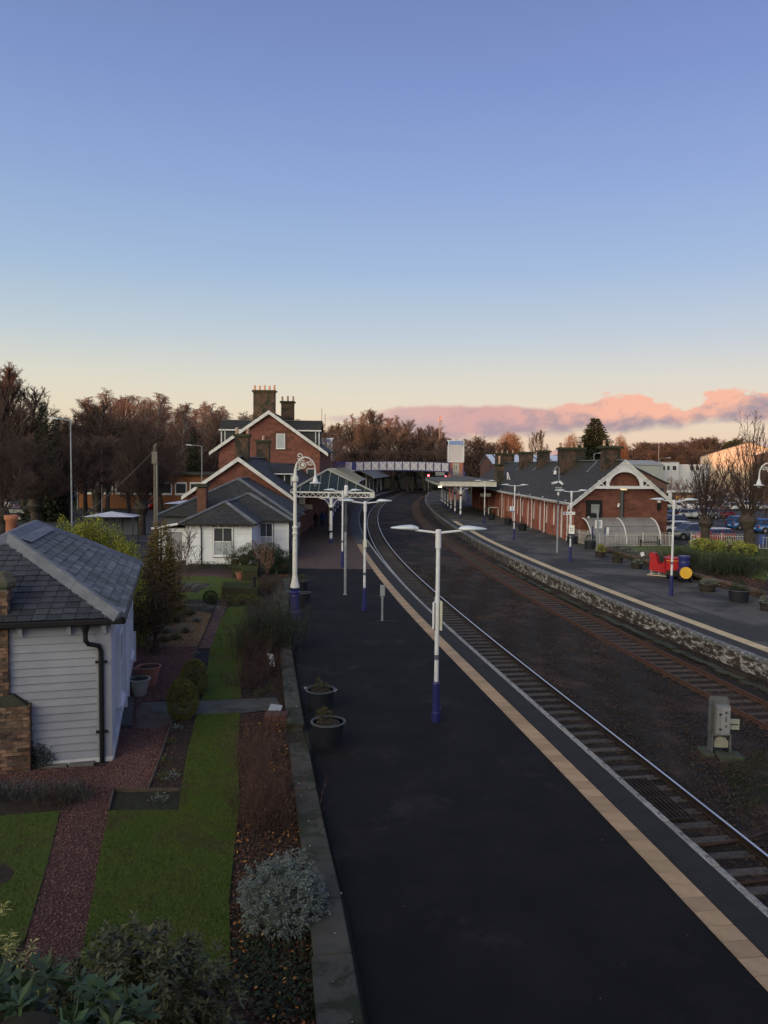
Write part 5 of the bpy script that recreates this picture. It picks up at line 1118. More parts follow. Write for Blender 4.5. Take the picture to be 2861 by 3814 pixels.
row(5, 215, 370, 140, 160, [(215, 1575), (290, 1540), (370, 1490)], pF, 'pale spreading bare tree between the dark conifers and the birches', 'spreading trees left of the birches', f=.92, jit=.04, wsc=1.2)
row(12, -80, 620, 98, 125, [(-80, 1640), (600, 1660)], pF, 'dark low bare tree beyond the left car park', 'lower trees along the left car park', wsc=1.5)
row(16, -80, 900, 135, 165, [(-80, 1600), (400, 1600), (900, 1640)], pF, 'dark bare tree in the middle of the left wood', 'trees in the middle of the left wood', wsc=1.4)
row(16, -80, 820, 128, 150, [(-80, 1690), (900, 1690)], pF, 'dark understorey thicket tree under the left wood', 'thicket under the left wood', wsc=2.0)
profC = [(1180, 1585), (1215, 1590), (1260, 1600), (1310, 1565), (1380, 1545), (1430, 1555), (1480, 1568), (1530, 1590), (1560, 1605), (1600, 1600), (1650, 1625), (1690, 1640), (1740, 1650), (1840, 1665)]
zc = lambda px: float(np.interp(px, [1150, 1300, 1400, 1550, 1700, 1850], [5, 9, 10, 8, 2, 0]))
row(26, 1190, 1700, 272, 300, profC, pB + pF, 'bare tree on the wooded rise behind the footbridge', 'trees on the wooded rise', z0=zc, baseH=17, jit=.05, wsc=1.3)
row(26, 1180, 1700, 245, 268, [(a, b + 45) for a, b in profC], pF + pB[:1], 'dark bare tree on the lower slope behind the footbridge', 'trees on the lower slope of the rise', z0=lambda p: zc(p) * .4, wsc=1.4)
row(22, 1200, 1680, 222, 242, [(1180, 1690), (1700, 1695)], pF, 'low dark thicket tree behind the footbridge', 'thicket behind the footbridge', wsc=2.2)
row(9, 1690, 1860, 215, 250, [(1680, 1648), (1760, 1650), (1850, 1668)], pF, 'grey-brown bare tree right of the lift tower', 'trees right of the lift tower', wsc=1.5)
row(8, 1730, 1990, 230, 260, [(1700, 1700), (2000, 1715)], pF, 'low bush-like bare tree beyond the platform building', 'low trees beyond the platform building', wsc=2.4)
# far wood on the right, only its tops catch the sun
row(30, 2330, 2760, 480, 540, [(2300, 1672), (2400, 1656), (2440, 1660), (2500, 1672), (2560, 1655), (2620, 1650), (2660, 1645), (2760, 1660)], pF + pB[:1], 'bare tree with sunlit top in the distant wood beyond the car park', 'distant wood beyond the car park', wsc=1.9)
row(26, 2330, 2760, 440, 475, [(2300, 1690), (2760, 1690)], pF, 'dark bare tree in the front row of the distant wood', 'front of the distant wood', wsc=2.6)
row(6, 1960, 2340, 500, 560, [(1960, 1700), (2340, 1694)], pF, 'small bare tree far beyond the platform building roof', 'far trees over the platform building', wsc=2.4)
def one(pr, px, top, Y, w, label, name=None):
    p = at(px, top, Y); s = p.z / 17.; return plant_tree(pr, p.x, Y, 0, s * w, label, None, name, sz=1 / w)
WL_ = [(1900, 1603, 300, 6.6, 'rounded willow glowing orange in the last sun, behind the platform building'), (1848, 1645, 320, 3.6, 'small orange lit tree left of the rounded willow'), (2130, 1608, 260, 3.6, 'bare rounded tree half hidden by the dark conifer on its left side'), (2312, 1614, 290, 3.6, 'bare fan-shaped tree just right of the dark conifer')]
for px, top, w in ((1990, 1628, .6), (2025, 1622, .6)): one(pF[0], px, top, 340, w, 'slim pinkish poplar of the pair right of the rounded willow').__setitem__('group', 'pair of slim poplars')

# evergreens and round-headed willows
def sprays(H, Rr, n_whorl, per, droop, leaf, seed, top=.03, power=.9, fill=1.0):
    r = np.random.RandomState(seed); V = []; 
    pts = []; dirs = []
    for i in range(n_whorl):
        f = i / n_whorl; z = H * (top + (1 - top) * (1 - f) if False else (.04 + .94 * f)); R0 = Rr * (1 - f) ** power * r.uniform(.85, 1.1) + .12
        for j in range(int(per * (1 - f * .6))):
            a = r.uniform(0, 2 * PI); L = R0 * r.uniform(.55, 1.12); k = max(int(L / (leaf * .32)), 3)
            for s in range(k):
                u = (s + r.rand()) / k
                if u < .25 * fill: continue
                w = .16 * L * (1 - u) + .05; pts.append((math.cos(a) * L * u + r.randn() * w, math.sin(a) * L * u + r.randn() * w, z - droop * L * u * u + .10 * L * u + r.randn() * .06 * leaf * 4)); dirs.append((math.cos(a), math.sin(a), .25 - droop * u + r.randn() * .2))
    return np.array(pts), np.array(dirs)
def leafmesh(name, pts, dirs, ln, wd, seed=1, curl=.0, jitter=.35):
    """diamond leaves pointing along dirs, folded slightly along the midrib"""
    r = np.random.RandomState(seed); n = len(pts); d = dirs + r.randn(n, 3) * jitter; d /= np.linalg.norm(d, axis=1)[:, None]
    up = np.array([[0, 0, 1.]]) + r.randn(n, 3) * .5; s = np.cross(d, up); s /= np.maximum(np.linalg.norm(s, axis=1), 1e-3)[:, None]; nn = np.cross(s, d)
    L = ln * r.uniform(.65, 1.3, (n, 1)); Wd = wd * r.uniform(.7, 1.25, (n, 1)); p = pts
    a = p; b = p + d * L * .45 + s * Wd * .5 - nn * Wd * .12; c = p + d * L - np.array([[0, 0, 1.]]) * curl * L; e = p + d * L * .45 - s * Wd * .5 - nn * Wd * .12
    V = np.stack([a, b, c, e], 1).reshape(-1, 3); i = np.arange(n)[:, None] * 4; F = np.concatenate([i + np.array([[0, 1, 2]]), i + np.array([[0, 2, 3]])], 1).reshape(-1, 3)
    return npmesh(name, V, F)
def blobs(bl, n, seed, shell=.55, lump=.25, zmin=.03):
    """points and outward directions over lumpy ellipsoids (cx, cy, cz, rx, ry, rz)"""
    r = np.random.RandomState(seed); vol = np.array([b[3] * b[4] * b[5] for b in bl]) ** .67; cnt = (n * vol / vol.sum()).astype(int); P, D = [], []
    for b, k in zip(bl, cnt):
        d = r.randn(k, 3); d /= np.linalg.norm(d, axis=1)[:, None]; ph = r.uniform(0, 6.28, 6); q = 1 + lump * (np.sin(d[:, 0] * 5 + ph[0]) * np.sin(d[:, 1] * 5 + ph[1]) + .6 * np.sin(d[:, 2] * 7 + ph[2]) * np.sin(d[:, 0] * 9 + ph[3])) * .6
        rad = (shell + (1 - shell) * r.rand(k) ** .5) * q; p = np.array(b[:3]) + d * rad[:, None] * np.array(b[3:6]); keep = p[:, 2] > zmin; P.append(p[keep]); D.append(d[keep])
    return np.concatenate(P), np.concatenate(D)
def core_mesh(bl, s=.72, n=7):
    b = MB()
    for c in bl: b.lathe([(max(.02, math.sin(PI * i / n)) * s, -math.cos(PI * i / n) * s) for i in range(n + 1)], 9, (0, 0, 0)); k = (n + 1) * 9; b.v[-k:] = [(c[0] + x * c[3], c[1] + y * c[4], max(c[2] + z * c[5], .0)) for x, y, z in b.v[-k:]]
    return b
def leafy(name, label, cat, loc, bl, n, ln, wd, m, core=None, seed=1, shell=.6, lump=.25, group=None, up=.3, part='foliage', curl=.1, jitter=.5, stems=None):
    t = thing(name, label, cat, loc, 0, group); P, D = blobs(bl, n, seed, shell, lump); D = D + np.array([[0, 0, up]])
    f = obj(part, leafmesh(part, P, D * .55, ln, wd, seed, curl, jitter), m, t)
    if core: obj('branches', core_mesh(bl, .42), core, t)
    return t
def willow(px, top, Y, Rr, label, seed):
    """dome of fine ascending twigs on a few forked limbs"""
    p = at(px, top, Y); H = p.z; t = thing('willow_tree', label, 'tree', (p.x, Y, 0)); r = np.random.RandomState(seed); n = int(1500 * Rr); el = np.arcsin(r.uniform(-.12, 1, n)); az = r.uniform(0, 2 * PI, n); d = np.c_[np.cos(el) * np.cos(az), np.cos(el) * np.sin(az), np.sin(el)]; q = r.uniform(.22, 1, n) ** .6 * (1 + .10 * np.sin(az * 5 + seed) * np.cos(el * 4)); C = np.array([0, 0, H * .42])
    P = C + d * q[:, None] * np.array([Rr, Rr, H * .58]); L = r.uniform(.5, 1.1, n)[:, None] * Rr * .16; D = d + r.randn(n, 3) * .28 + [0, 0, .35]; D /= np.linalg.norm(D, axis=1)[:, None]
    S = np.c_[P - D * L, P, np.full(n, .045), np.full(n, .02)]; o = seg_mesh('crown', S, 3); o.materials.append(twig_o); obj('crown', o, None, t)
    T = [(0, 0, -.2, 0, 0, H * .25, .4, .32)]
    for i in range(26): a = i * 2.4; e = .25 + .7 * r.rand(); m_ = C + np.array([math.cos(a) * Rr * .45 * e, math.sin(a) * Rr * .45 * e, H * .10]); T.append((0, 0, H * .24, *m_, .14, .08)); T.append((*m_, *(C + np.array([math.cos(a) * Rr * .8 * e, math.sin(a) * Rr * .8 * e, H * .48 * (1.1 - .7 * e)])), .08, .03))
    o = seg_mesh('trunk', T, 6); o.materials.append(bark); obj('trunk', o, None, t)
for i, a_ in enumerate(WL_): willow(*a_, 70 + i)
inner = mat('inner_branches', (.030, .032, .018), (.040, .034, .022), 3, 1)
ever = mat('conifer_green', (.028, .040, .022), (.018, .027, .016), .5, .9, island=.4, tint=(.045, .050, .022))
def conifer(name, label, x, y, H, Rr, m, seed, nw=34, per=11, droop=.25, leaf=.45, z=0, power=.85, wl=.3, fill=1):
    t = thing(name, label, 'tree', (x, y, z)); P, D = sprays(H, Rr, nw, per, droop, leaf, seed, power=power, fill=fill); obj('crown', leafmesh('crown', P, D, leaf, leaf * wl, seed, .1), m, t)
    b = MB(); b.tube([(0, 0, 0), (0, 0, H * .96)], [H * .022, .02], 7); obj('trunk', b, bark, t); return t
p = at(2218, 1552, 140); conifer('conifer_tree', 'big dark evergreen conifer rising behind the platform building chimneys', p.x, 140, p.z, 7.0, ever, 5, 64, 56, .15, .62, power=.72, wl=.42)
p = at(158, 1488, 94); conifer('conifer_tree', 'narrow pointed dark conifer on the left skyline', p.x, 94, p.z, 2.5, ever, 6, 60, 26, .3, .42, wl=.4)
p = at(205, 1560, 96); conifer('conifer_tree', 'small dark conifer right of the pointed one on the left', p.x, 96, p.z, 2.2, ever, 7, 50, 24, .3, .42, wl=.4)
p = at(722, 1590, 128); conifer('conifer_tree', 'dark conifer against the birches left of the station house', p.x, 128, p.z, 2.3, ever, 8, 50, 24, .3, .45, wl=.4)
p = at(2735, 1645, 400); leafy('pine_tree', 'dark round-headed evergreen above the warehouse roof', 'tree', (p.x, 400, 0), [(0, 0, p.z - 4.5, 5.5, 5, 4.5), (-3, 0, p.z - 10, 5, 4, 4)], 2500, 1.4, .8, ever, inner, 3)
p = at(2755, 1665, 400); leafy('pine_tree', 'low dark evergreen just right of the round-headed one', 'tree', (p.x + 8, 400, 0), [(0, 0, p.z - 3.5, 9, 5, 3.5)], 1800, 1.4, .8, ever, inner, 4)
# pollarded limes: left car park row
for i, (px, py, s, l) in enumerate(((8, 2035, 1.15, 'pollarded bare lime at the left edge beside the red cars'), (133, 1975, 1.15, 'pollarded bare lime with swollen head above the shed ridge'), (250, 1935, 1.15, 'pollarded bare lime behind the golden conifer'), (365, 1905, 1.25, 'pollarded bare lime behind the glass shelter roof'), (524, 1992, 1.2, 'pollarded bare lime with thick dark trunk beside the telegraph pole'))):
    p = G(px, py, 0); plant_tree(pL[i % 2], p.x, p.y, 0, s, l, sz=1.0, rz=i * 1.3)
for i, (px, py, s, l) in enumerate(((-60, 1930, 1.0, 'dark pollarded lime far left'), (200, 1880, .95, 'pollarded lime in the second row beyond the blue cars'), (440, 1880, 1.0, 'pollarded lime in the second row left of the annexe'), (620, 1880, .9, 'pollarded lime in front of the orange-brick annexe'))):
    p = G(px, py, 0); plant_tree(pL[i % 2], p.x, p.y, 0, s, l, rz=i * 2.3 + 1)
# two limes right, by the car park
p = G(2626, 2040); plant_tree(pA[0], p.x, p.y, 0, 1.02, 'pollarded bare lime standing in front of the red car', rz=.5, sz=1.0)
p = G(2795, 2068); plant_tree(pA[1], p.x, p.y, 0, 1.12, 'pollarded bare lime with thick trunk at the right edge of the garden', rz=2.2, sz=1.15)
for i, (px, Y, s, l) in enumerate(((2700, 105, 1.0, 'bare car park tree behind the blue car'), (2560, 118, .9, 'bare car park tree in the middle of the parked cars'), (2850, 96, 1.1, 'bare tree behind the right lime'), (2480, 150, .8, 'bare tree in front of the office block'), (2660, 150, .9, 'bare tree in front of the warehouse'))):
    p = at(px, 1900, Y); plant_tree(pS[i % 2], p.x, Y, 0, s * 2.1, l, rz=i)
for i in range(14): px = 2430 + i * 33; Y = rnd.uniform(158, 168); p = at(px, 1800, Y); plant_tree(pS[i % 2], p.x, Y, 0, rnd.uniform(1.0, 1.5), 'scrubby bare bush in the hedge before the office block', 'bare hedge before the office block')
# ------------------------------------------------------------------ platform furniture
lampw = mat('lamp_post_white', (.66, .67, .72), (.60, .61, .66), 3, .45, spec=.5)
lumm = mat('luminaire', (.50, .56, .64), (.58, .63, .70), 4, .3, spec=.6)
def text(body, size, loc, rot, m, parent, name='lettering', ext=.003):
    cu = bpy.data.curves.new(name, 'FONT'); cu.body = body; cu.size = size; cu.align_x = 'CENTER'; cu.align_y = 'CENTER'; cu.extrude = ext; cu.materials.append(m)
    tmp = bpy.data.objects.new(name, cu); me = bpy.data.meshes.new_from_object(tmp); bpy.data.objects.remove(tmp); me.materials.clear(); me.materials.append(m)
    o = bpy.data.objects.new(name, me); COL.objects.link(o); o.location = loc; o.rotation_euler = rot; o.parent = parent; return o
def lamp_post(label, loc, H=5.5, rz=0.):
    t = thing('platform_lamp', label, 'lamp post', loc, rz, 'twin-arm white lamp posts with blue bases on the platforms')
    b = MB(); b.lathe([(.062, 1.15), (.058, H - .5)], 12); b.lathe([(.082, H - .52), (.082, H - .02), (.06, H)], 12); b.sm = False; obj('post', b, lampw, t)
    b = MB(); b.lathe([(.125, 0), (.125, .28), (.108, .30), (.108, 1.10), (.075, 1.16)], 14); b.cbox(0.10, -.0, .34, .07, .1, .14); obj('base', b, navy, t)
    b = MB(); b.lathe([(.064, 1.78), (.064, 1.92)], 12); obj('band', b, mat('band_grey', (.10, .11, .15)), t)
    for s in (-1, 1):
        a = MB(); a.tube([(0, 0, H - .10), (s * .62, 0, H - .03), (s * .66, 0, H - .025)], .032, 8); ao = obj('arm', a, lampw, t)
        l = MB(); vs = []; n = 8; prof = [(.56, .04, .04), (.64, .09, .075), (.76, .15, .10), (.95, .165, .085), (1.15, .14, .055), (1.29, .08, .03), (1.34, .02, .01)]
        for x, w, h in prof:
            for j in range(n): q = 2 * PI * j / n; vs.append((s * x, w * math.cos(q), H + .01 + (x - .6) * .02 + h * math.sin(q) * (1.1 if math.sin(q) > 0 else .5)))
        fs = [(i * n + j, i * n + (j + 1) % n, (i + 1) * n + (j + 1) % n, (i + 1) * n + j) for i in range(len(prof) - 1) for j in range(n)] + [tuple(range(n)), tuple(range((len(prof) - 1) * n, len(prof) * n))]
        l.add(vs, fs); l.sm = True; obj('luminaire', l, lumm, ao)
    return t
LP = {}
for k, px, py, l in (('a', 1623, 2688, 'nearest twin-arm lamp post standing on the dark platform, with a sign fixed edge-on'), ('b', 1357, 2275, 'twin-arm lamp post beside the buff paving with a small box on its post'),
    ('c', 1275, 2114, 'twin-arm lamp post on the brick paving just in front of the canopy'), ('d', 2499, 2218, 'twin-arm lamp post in front of the blue train planter'), ('e', 2123, 2092, 'twin-arm lamp post carrying two white signs at the corner of the platform building'),
    ('f', 1914, 2013, 'twin-arm lamp post carrying the platform number 2'), ('g', 1804, 1952, 'twin-arm lamp post farthest along the far platform, near the canopy')):
    LP[k] = lamp_post(l, G(px, py), 5.45, rnd.uniform(-.06, .06))
t = LP['a']; b = MB(Matrix.Rotation(R(12), 4, 'Z')); b.box(.07, .12, -.12, .62, 2.62, 3.44); obj('sign_board', bevel(b.mesh('sign_board'), .01), mat('sign_cream', (.60, .60, .50), (.50, .50, .40), 3), t)
b = MB(Matrix.Rotation(R(-12), 4, 'Z')); b.box(-.12, -.07, -.10, .55, 2.66, 3.40); obj('sign_board', b, lampw, t)
b = MB(); b.cbox(0, -.05, 3.35, .18, .2, .34); obj('junction_box', b, mat('box_cream', (.55, .55, .48)), LP['b'])
blue = mat('sign_blue', (.02, .05, .30))
t = LP['f']; b = MB(); b.box(-.48, -.02, -.12, -.08, 2.85, 3.36); sb = obj('platform_number_sign', b, white, t); text('2', .46, (-.25, -.125, 3.12), (PI / 2, 0, 0), blue, sb); b = MB(); b.box(-.48, -.02, -.125, -.119, 2.85, 2.91); obj('sign_strip', b, blue, sb)
t = LP['e']; b = MB(); b.box(-.62, .28, -.10, -.06, 3.62, 3.84); sb = obj('direction_sign', b, white, t); b = MB(); b.box(-.56, -.44, -.105, -.1, 3.66, 3.80); obj('emblem', b, blue, sb)
text('Way out', .13, (-.2, -.104, 3.73), (PI / 2, 0, 0), mat('sign_text', (.03, .03, .06)), sb)
b = MB(Matrix.Rotation(R(-20), 4, 'Z')); b.box(-.14, .28, -.12, -.08, 2.05, 2.82); sb = obj('notice_board', b, white, t); b = MB(Matrix.Rotation(R(-20), 4, 'Z')); b.box(-.14, .28, -.125, -.119, 2.02, 2.16); obj('notice_strip', b, mat('sign_text', (.03, .03, .06)), sb)
for z in (2.58, 2.40): b = MB(Matrix.Rotation(R(-20), 4, 'Z')); b.box(-.06, .20, -.125, -.12, z - .03, z + .03); obj('lettering', b, mat('text_grey', (.25, .26, .30)), sb)

# ornate Victorian lamp standards
def spiral(c, r0, r1, a0, turns, n=20):
    return [(c[0] + (r0 + (r1 - r0) * i / n) * math.cos(a0 + turns * 2 * PI * i / n), 0, c[1] + (r0 + (r1 - r0) * i / n) * math.sin(a0 + turns * 2 * PI * i / n)) for i in range(n + 1)]
def ornate(label, loc, flip=1):
    t = thing('ornate_lamp', label, 'lamp post', loc, 0, 'ornate Victorian lamp standards')
    b = MB(); b.sm = False; b.lathe([(.27, 0), (.27, .06), (.24, .10), (.245, .28), (.26, .30), (.25, .36), (.215, .40), (.20, 1.05), (.235, 1.10), (.22, 1.16), (.26, 1.22), (.26, 1.28), (.20, 1.34), (.22, 1.42), (.23, 1.46), (.17, 1.48)], 16); obj('base', b, navy, t)
    b = MB(); b.lathe([(.225, 1.48), (.22, 1.56), (.16, 1.75), (.125, 2.02), (.115, 2.05), (.11, 3.6), (.10, 3.95), (.13, 3.98), (.13, 4.06), (.105, 4.08), (.11, 4.24), (.135, 4.26), (.135, 4.32), (.09, 4.36), (.078, 5.9), (.10, 5.92), (.10, 5.98), (.085, 6.0), (.09, 6.38), (.15, 6.46), (.155, 6.62), (.10, 6.68), (.08, 6.75), (.06, 7.0)], 14)
    for a in range(0, 360, 60): b.cbox(.118 * math.cos(R(a)), .118 * math.sin(R(a)), 1.93, .03, .03, .06)
    obj('shaft', b, mat('old_white_paint', (.66, .65, .64), (.56, .55, .52), 4, .6, .2, 40, c3=(.30, .17, .10), c3scale=4, c3th=.68), t)
    k = MB(); f = flip; tp = lambda pts: [(x * f, y, z) for x, y, z in pts]
    k.tube(tp([(0, 0, 6.7), (.0, 0, 7.0), (.07, 0, 7.25), (.22, 0, 7.45), (.42, 0, 7.56), (.62, 0, 7.53), (.80, 0, 7.38), (.90, 0, 7.18), (.93, 0, 6.98), (.93, 0, 6.84)]), [.05, .05, .045, .042, .04, .038, .036, .036, .036, .04], 8)
    k.tube(tp(spiral((.20, 7.62), .16, .04, -2.2, 1.25)), .024, 6); k.tube(tp(spiral((.36, 7.20), .21, .05, 1.2, 1.6)), .022, 6); k.tube(tp(spiral((.66, 7.30), .12, .03, 2.6, 1.3)), .018, 6); k.tube(tp(spiral((.12, 7.02), .10, .03, -.5, 1.3)), .016, 6)
    k.tube(tp([(.02, 0, 7.05), (.18, 0, 7.12), (.30, 0, 7.02)]), .016, 6); k.tube(tp([(.50, 0, 7.35), (.60, 0, 7.2), (.75, 0, 7.2), (.85, 0, 7.28)]), .016, 6)
    for i in range(6): a = i * PI / 3; k.tube(tp([(.36, 0, 7.2), (.36 + .12 * math.cos(a), 0, 7.2 + .12 * math.sin(a))]), [.03, .012], 5)
    obj('scroll_bracket', k, mat('old_white_paint', (.66, .65, .64)), t)
    l = MB(); l.lathe([(.05, 6.84), (.04, 6.74), (.055, 6.70), (.09, 6.58), (.12, 6.50), (.13, 6.42), (.26, 6.385), (.27, 6.36), (.10, 6.35)], 16, (.93 * f, 0, 0)); lo = obj('lamp_shade', l, lampw, t); g = MB(); g.sm = True; g.lathe([(.10, 6.35), (.10, 6.30), (.07, 6.23), (.01, 6.20)], 12, (.93 * f, 0, 0)); obj('globe', g, mat('lamp_globe', (.30, .31, .32), rough=.2), lo)
ornate('ornate white lamp standard with fluted blue base beside the garden wall', G(1098, 2305)); ornate('ornate lamp standard at the right edge, only its scrolled arm and blue base in view', G(2873, 2245), -1)

# camera poles, cabinets
def campole(label, loc, kind):
    t = thing('camera_pole', label, 'camera pole', loc)
    dark = mat('pole_dark', (.07, .08, .095))
    if kind == 0:
        b = MB(); b.lathe([(.075, 0), (.072, 3.5)], 8); b.box(-.11, .11, -.11, .11, 0, .03); obj('post', b, galv, t); b = MB(); b.lathe([(.070, 3.5), (.068, 4.9), (.06, 5.55), (.055, 6.45)], 8); b.cbox(0, -.06, 4.15, .17, .14, .5); obj('upper_post', b, dark, t)
        b = MB(); b.sm = True; b.lathe([(.06, 6.12), (.10, 6.08), (.115, 5.95), (.115, 5.62), (.09, 5.52), (.02, 5.47)], 12, (.02, -.16, 0)); obj('camera', b, white, t); b = MB(); b.cbox(.05, -.1, 5.35, .26, .18, .2); obj('bracket', b, galv, t)
    else:
        b = MB(); b.lathe([(.085, 0), (.08, 4.0)], 8); obj('post', b, galv, t); b = MB(); b.lathe([(.075, 4.0), (.07, 5.9)], 8); obj('upper_post', b, dark, t)
        b = MB(); b.tube([(0, 0, 5.9), (.02, 0, 6.9), (0, 0, 7.15), (-.12, 0, 7.28), (-.25, 0, 7.25), (-.32, 0, 7.05), (-.32, 0, 6.95)], .035, 8); obj('swan_neck', b, galv, t)
        b = MB(); b.lathe([(.05, 6.97), (.13, 6.88), (.13, 6.72), (.10, 6.62)], 10, (-.32, 0, 0)); c = obj('camera', b, white, t); b = MB(); b.lathe([(.095, 6.62), (.08, 6.54), (.02, 6.50)], 10, (-.32, 0, 0)); obj('dome', b, black, c)
        for p, q in (((-.12, -.1, 6.0), (-.62, -.3, 5.88)), ((.05, -.1, 6.05), (.28, -.3, 5.8))): b = MB(); b.bar(p, q, .17, .15); obj('camera', b, white, t)
        b = MB(); b.cbox(-.02, -.1, 5.50, .55, .2, .12); b.cbox(.05, -.1, 5.25, .3, .2, .18); obj('bracket', b, galv, t); b = MB(); b.lathe([(.07, 5.1), (.09, 5.04), (.09, 4.92), (.05, 4.86)], 8, (-.05, -.15, 0)); obj('camera', b, white, t)
campole('grey camera pole with a white cylindrical camera on the near platform', G(1286, 2215), 0); campole('tall grey camera pole with swan neck dome camera on the far platform', G(2075, 2058), 1)
t = thing('cabinet_post', 'small grey metal box on a short post standing on the dark platform', 'cabinet', G(1424, 2313)); b = MB(); b.lathe([(.05, 0), (.05, 1.2)], 10); b.lathe([(.065, 1.05), (.065, 1.16)], 10); obj('post', b, galv, t); b = MB(); b.box(-.115, .115, -.09, .09, 1.16, 1.68); bx = obj('box', bevel(b.mesh('box'), .015), mat('box_grey', (.27, .29, .31), (.22, .24, .26), 5, .6), t)
b = MB(); b.box(-.09, .09, -.1, -.09, 1.2, 1.64); obj('door', b, galv, bx); b = MB(); b.box(-.30, .75, .05, .065, 0, .006); obj('cover_strip', b, conc, t)
t = thing('display_pole', 'grey pole with an angled bracket and a white notice beside the sandstone gable', 'pole', G(2223, 2063)); b = MB(); b.lathe([(.10, 0), (.10, .5), (.075, .6), (.07, 3.7)], 8); obj('post', b, galv, t); b = MB(); b.cbox(-.22, 0, 3.62, .5, .1, .12); b.bar((-.35, 0, 3.6), (0, 0, 3.25), .04); obj('bracket', b, galv, t)
b = MB(); b.box(-.18, .42, .1, .14, 2.15, 2.85); n_ = obj('notice', b, white, t); b = MB(); b.box(.02, .3, .09, .1, 2.22, 2.75); obj('poster', b, mat('poster', (.42, .45, .55)), n_)
p = G(2262, 2035); t = thing('small_sign', 'narrow white sign on a post in the hooped railings', 'sign', p); b = MB(); b.box(-.12, .12, -.03, 0, 1.0, 1.75); obj('board', b, white, t); b = MB(); b.tube([(0, .03, 0), (0, .03, 1.1)], .03, 6); obj('post', b, galv, t)

# tubs, barrels
def tub(name, label, cat, loc, r, h, m, rim=None, flo=None, hoops=0, handles=False, group=None, plant=None, taper=.82, seed=1):
    t = thing(name, label, cat, loc, rnd.uniform(0, 3), group); b = MB(); b.lathe([(r * taper, 0), (r * taper * 1.0, .02), (r, h), (r - .03, h), (r - .05, h - .05), (.01, h - .05)], 24); b.sm = False; body = obj('tub', b, m, t)
    b = MB(); b.lathe([(r - .005, h - .03), (r + .025, h - .015), (r + .025, h + .012), (r - .03, h + .012), (r - .03, h - .03)], 24); obj('rim', b, rim or m, body)
    b = MB(); b.lathe([(r - .04, h - .06), (r - .05, h - .04), (.3 * r, h - .0), (.01, h + .01)], 16); obj('soil', b, soil, t)
    for i in range(hoops): z = h * (.2 + .55 * i / max(hoops - 1, 1)); rr_ = r * (taper + (1 - taper) * z / h); b = MB(); b.lathe([(rr_ + .006, z - .03), (rr_ + .014, z - .03), (rr_ + .014, z + .03), (rr_ + .006, z + .03)], 24); obj('hoop', b, black, body)
    if handles:
        for s in (-1, 1): b = MB(); b.tube([(s * (r + .01), -.06, h - .02), (s * (r + .07), -.05, h + .03), (s * (r + .07), .05, h + .03), (s * (r + .01), .06, h - .02)], .012, 6); obj('handle', b, mat('rope_grey', (.4, .4, .42)), body)
    if plant:
        bl, n, ln, wd, pm = plant; P, D = blobs([(a, b_, c + h, x, y, z) for a, b_, c, x, y, z in bl], n, seed, .35, .3, h - .02); o = obj('plant', leafmesh('plant', P, D + np.array([[0, 0, .5]]), ln, wd, seed, .1), pm, t)
    return t
blk_tub = mat('tub_black', (.013, .015, .022), (.018, .020, .028), 2, .6, .1, 20); rimg = mat('tub_rim', (.075, .08, .092), rough=.6); wood_b = mat('barrel_wood', (.055, .040, .032), (.035, .027, .024), 6, .9, .4, 30)
lg = mat('leaf_green', (.050, .075, .022), (.030, .050, .016), 3, .8, island=.4, tint=(.085, .085, .025)); lb = mat('leaf_brownish', (.09, .07, .03), (.06, .045, .025), 3, .9, island=.4, tint=(.05, .06, .02)); ly = mat('leaf_yellow', (.30, .27, .06), (.16, .18, .04), 3, .8, island=.4); lgrey = mat('leaf_grey', (.19, .21, .18), (.12, .14, .12), 3, .9, island=.3)
boxw = mat('box_leaf', (.028, .045, .014), (.018, .030, .010), 3, .8, island=.4)
tub('planter', 'black rimmed tub with small olive shrub, nearest of the two beside the garden wall', 'planter', G(1222, 2772), .43, .60, blk_tub, rimg, plant=([(-.05, .1, .12, .22, .2, .28)], 420, .07, .03, lb), seed=4, group='black tubs against the garden wall', taper=.80)
tub('planter', 'black rimmed tub with rope handles and trailing plants, second from the front', 'planter', G(1194, 2640), .42, .58, blk_tub, rimg, handles=True, plant=([(0, 0, .04, .3, .3, .12), (.05, .05, .15, .1, .1, .25)], 420, .07, .028, lb), seed=5, group='black tubs against the garden wall', taper=.80)
for i, (px, py) in enumerate(((1128, 2246), (1122, 2198))): tub('planter', ('black tub partly hidden behind the ornate lamp base', 'black tub with a fresh green plant just beyond the ornate lamp')[i], 'planter', G(px, py), .40, .55, blk_tub, rimg, plant=([(-.05, 0, .15, .22, .2, .2)], 160, .10, .05, lg) if i else None, seed=6 + i, group='black tubs against the garden wall')
def q_(x, y): return G(2050 + x * .4889, 1900 + y * .4889)
tub('barrel_planter', 'half barrel with yellow-green strappy plant beside the grey display pole', 'planter', q_(380, 355), .42, .42, wood_b, None, hoops=2, plant=([(0, 0, .22, .34, .34, .32)], 360, .20, .06, ly), seed=8, group='half barrel planters on the far platform')
tub('barrel_planter', 'half barrel with brownish plants, left of the one with grey foliage', 'planter', q_(512, 400), .42, .40, wood_b, None, hoops=2, plant=([(0, 0, .1, .42, .3, .22)], 360, .10, .05, lb), seed=9, group='half barrel planters on the far platform')
tub('barrel_planter', 'half barrel with trailing plants left of the red sleigh', 'planter', q_(657, 445), .42, .40, wood_b, None, hoops=2, plant=([(-.1, 0, .08, .42, .3, .18)], 360, .09, .05, lgrey), seed=10, group='half barrel planters on the far platform')
tub('barrel_planter', 'half barrel with silvery foliage right of the yellow-faced train', 'planter', q_(1195, 618), .50, .44, wood_b, None, hoops=2, plant=([(-.1, 0, .1, .5, .35, .18)], 500, .10, .05, lgrey), seed=11, group='half barrel planters on the far platform')
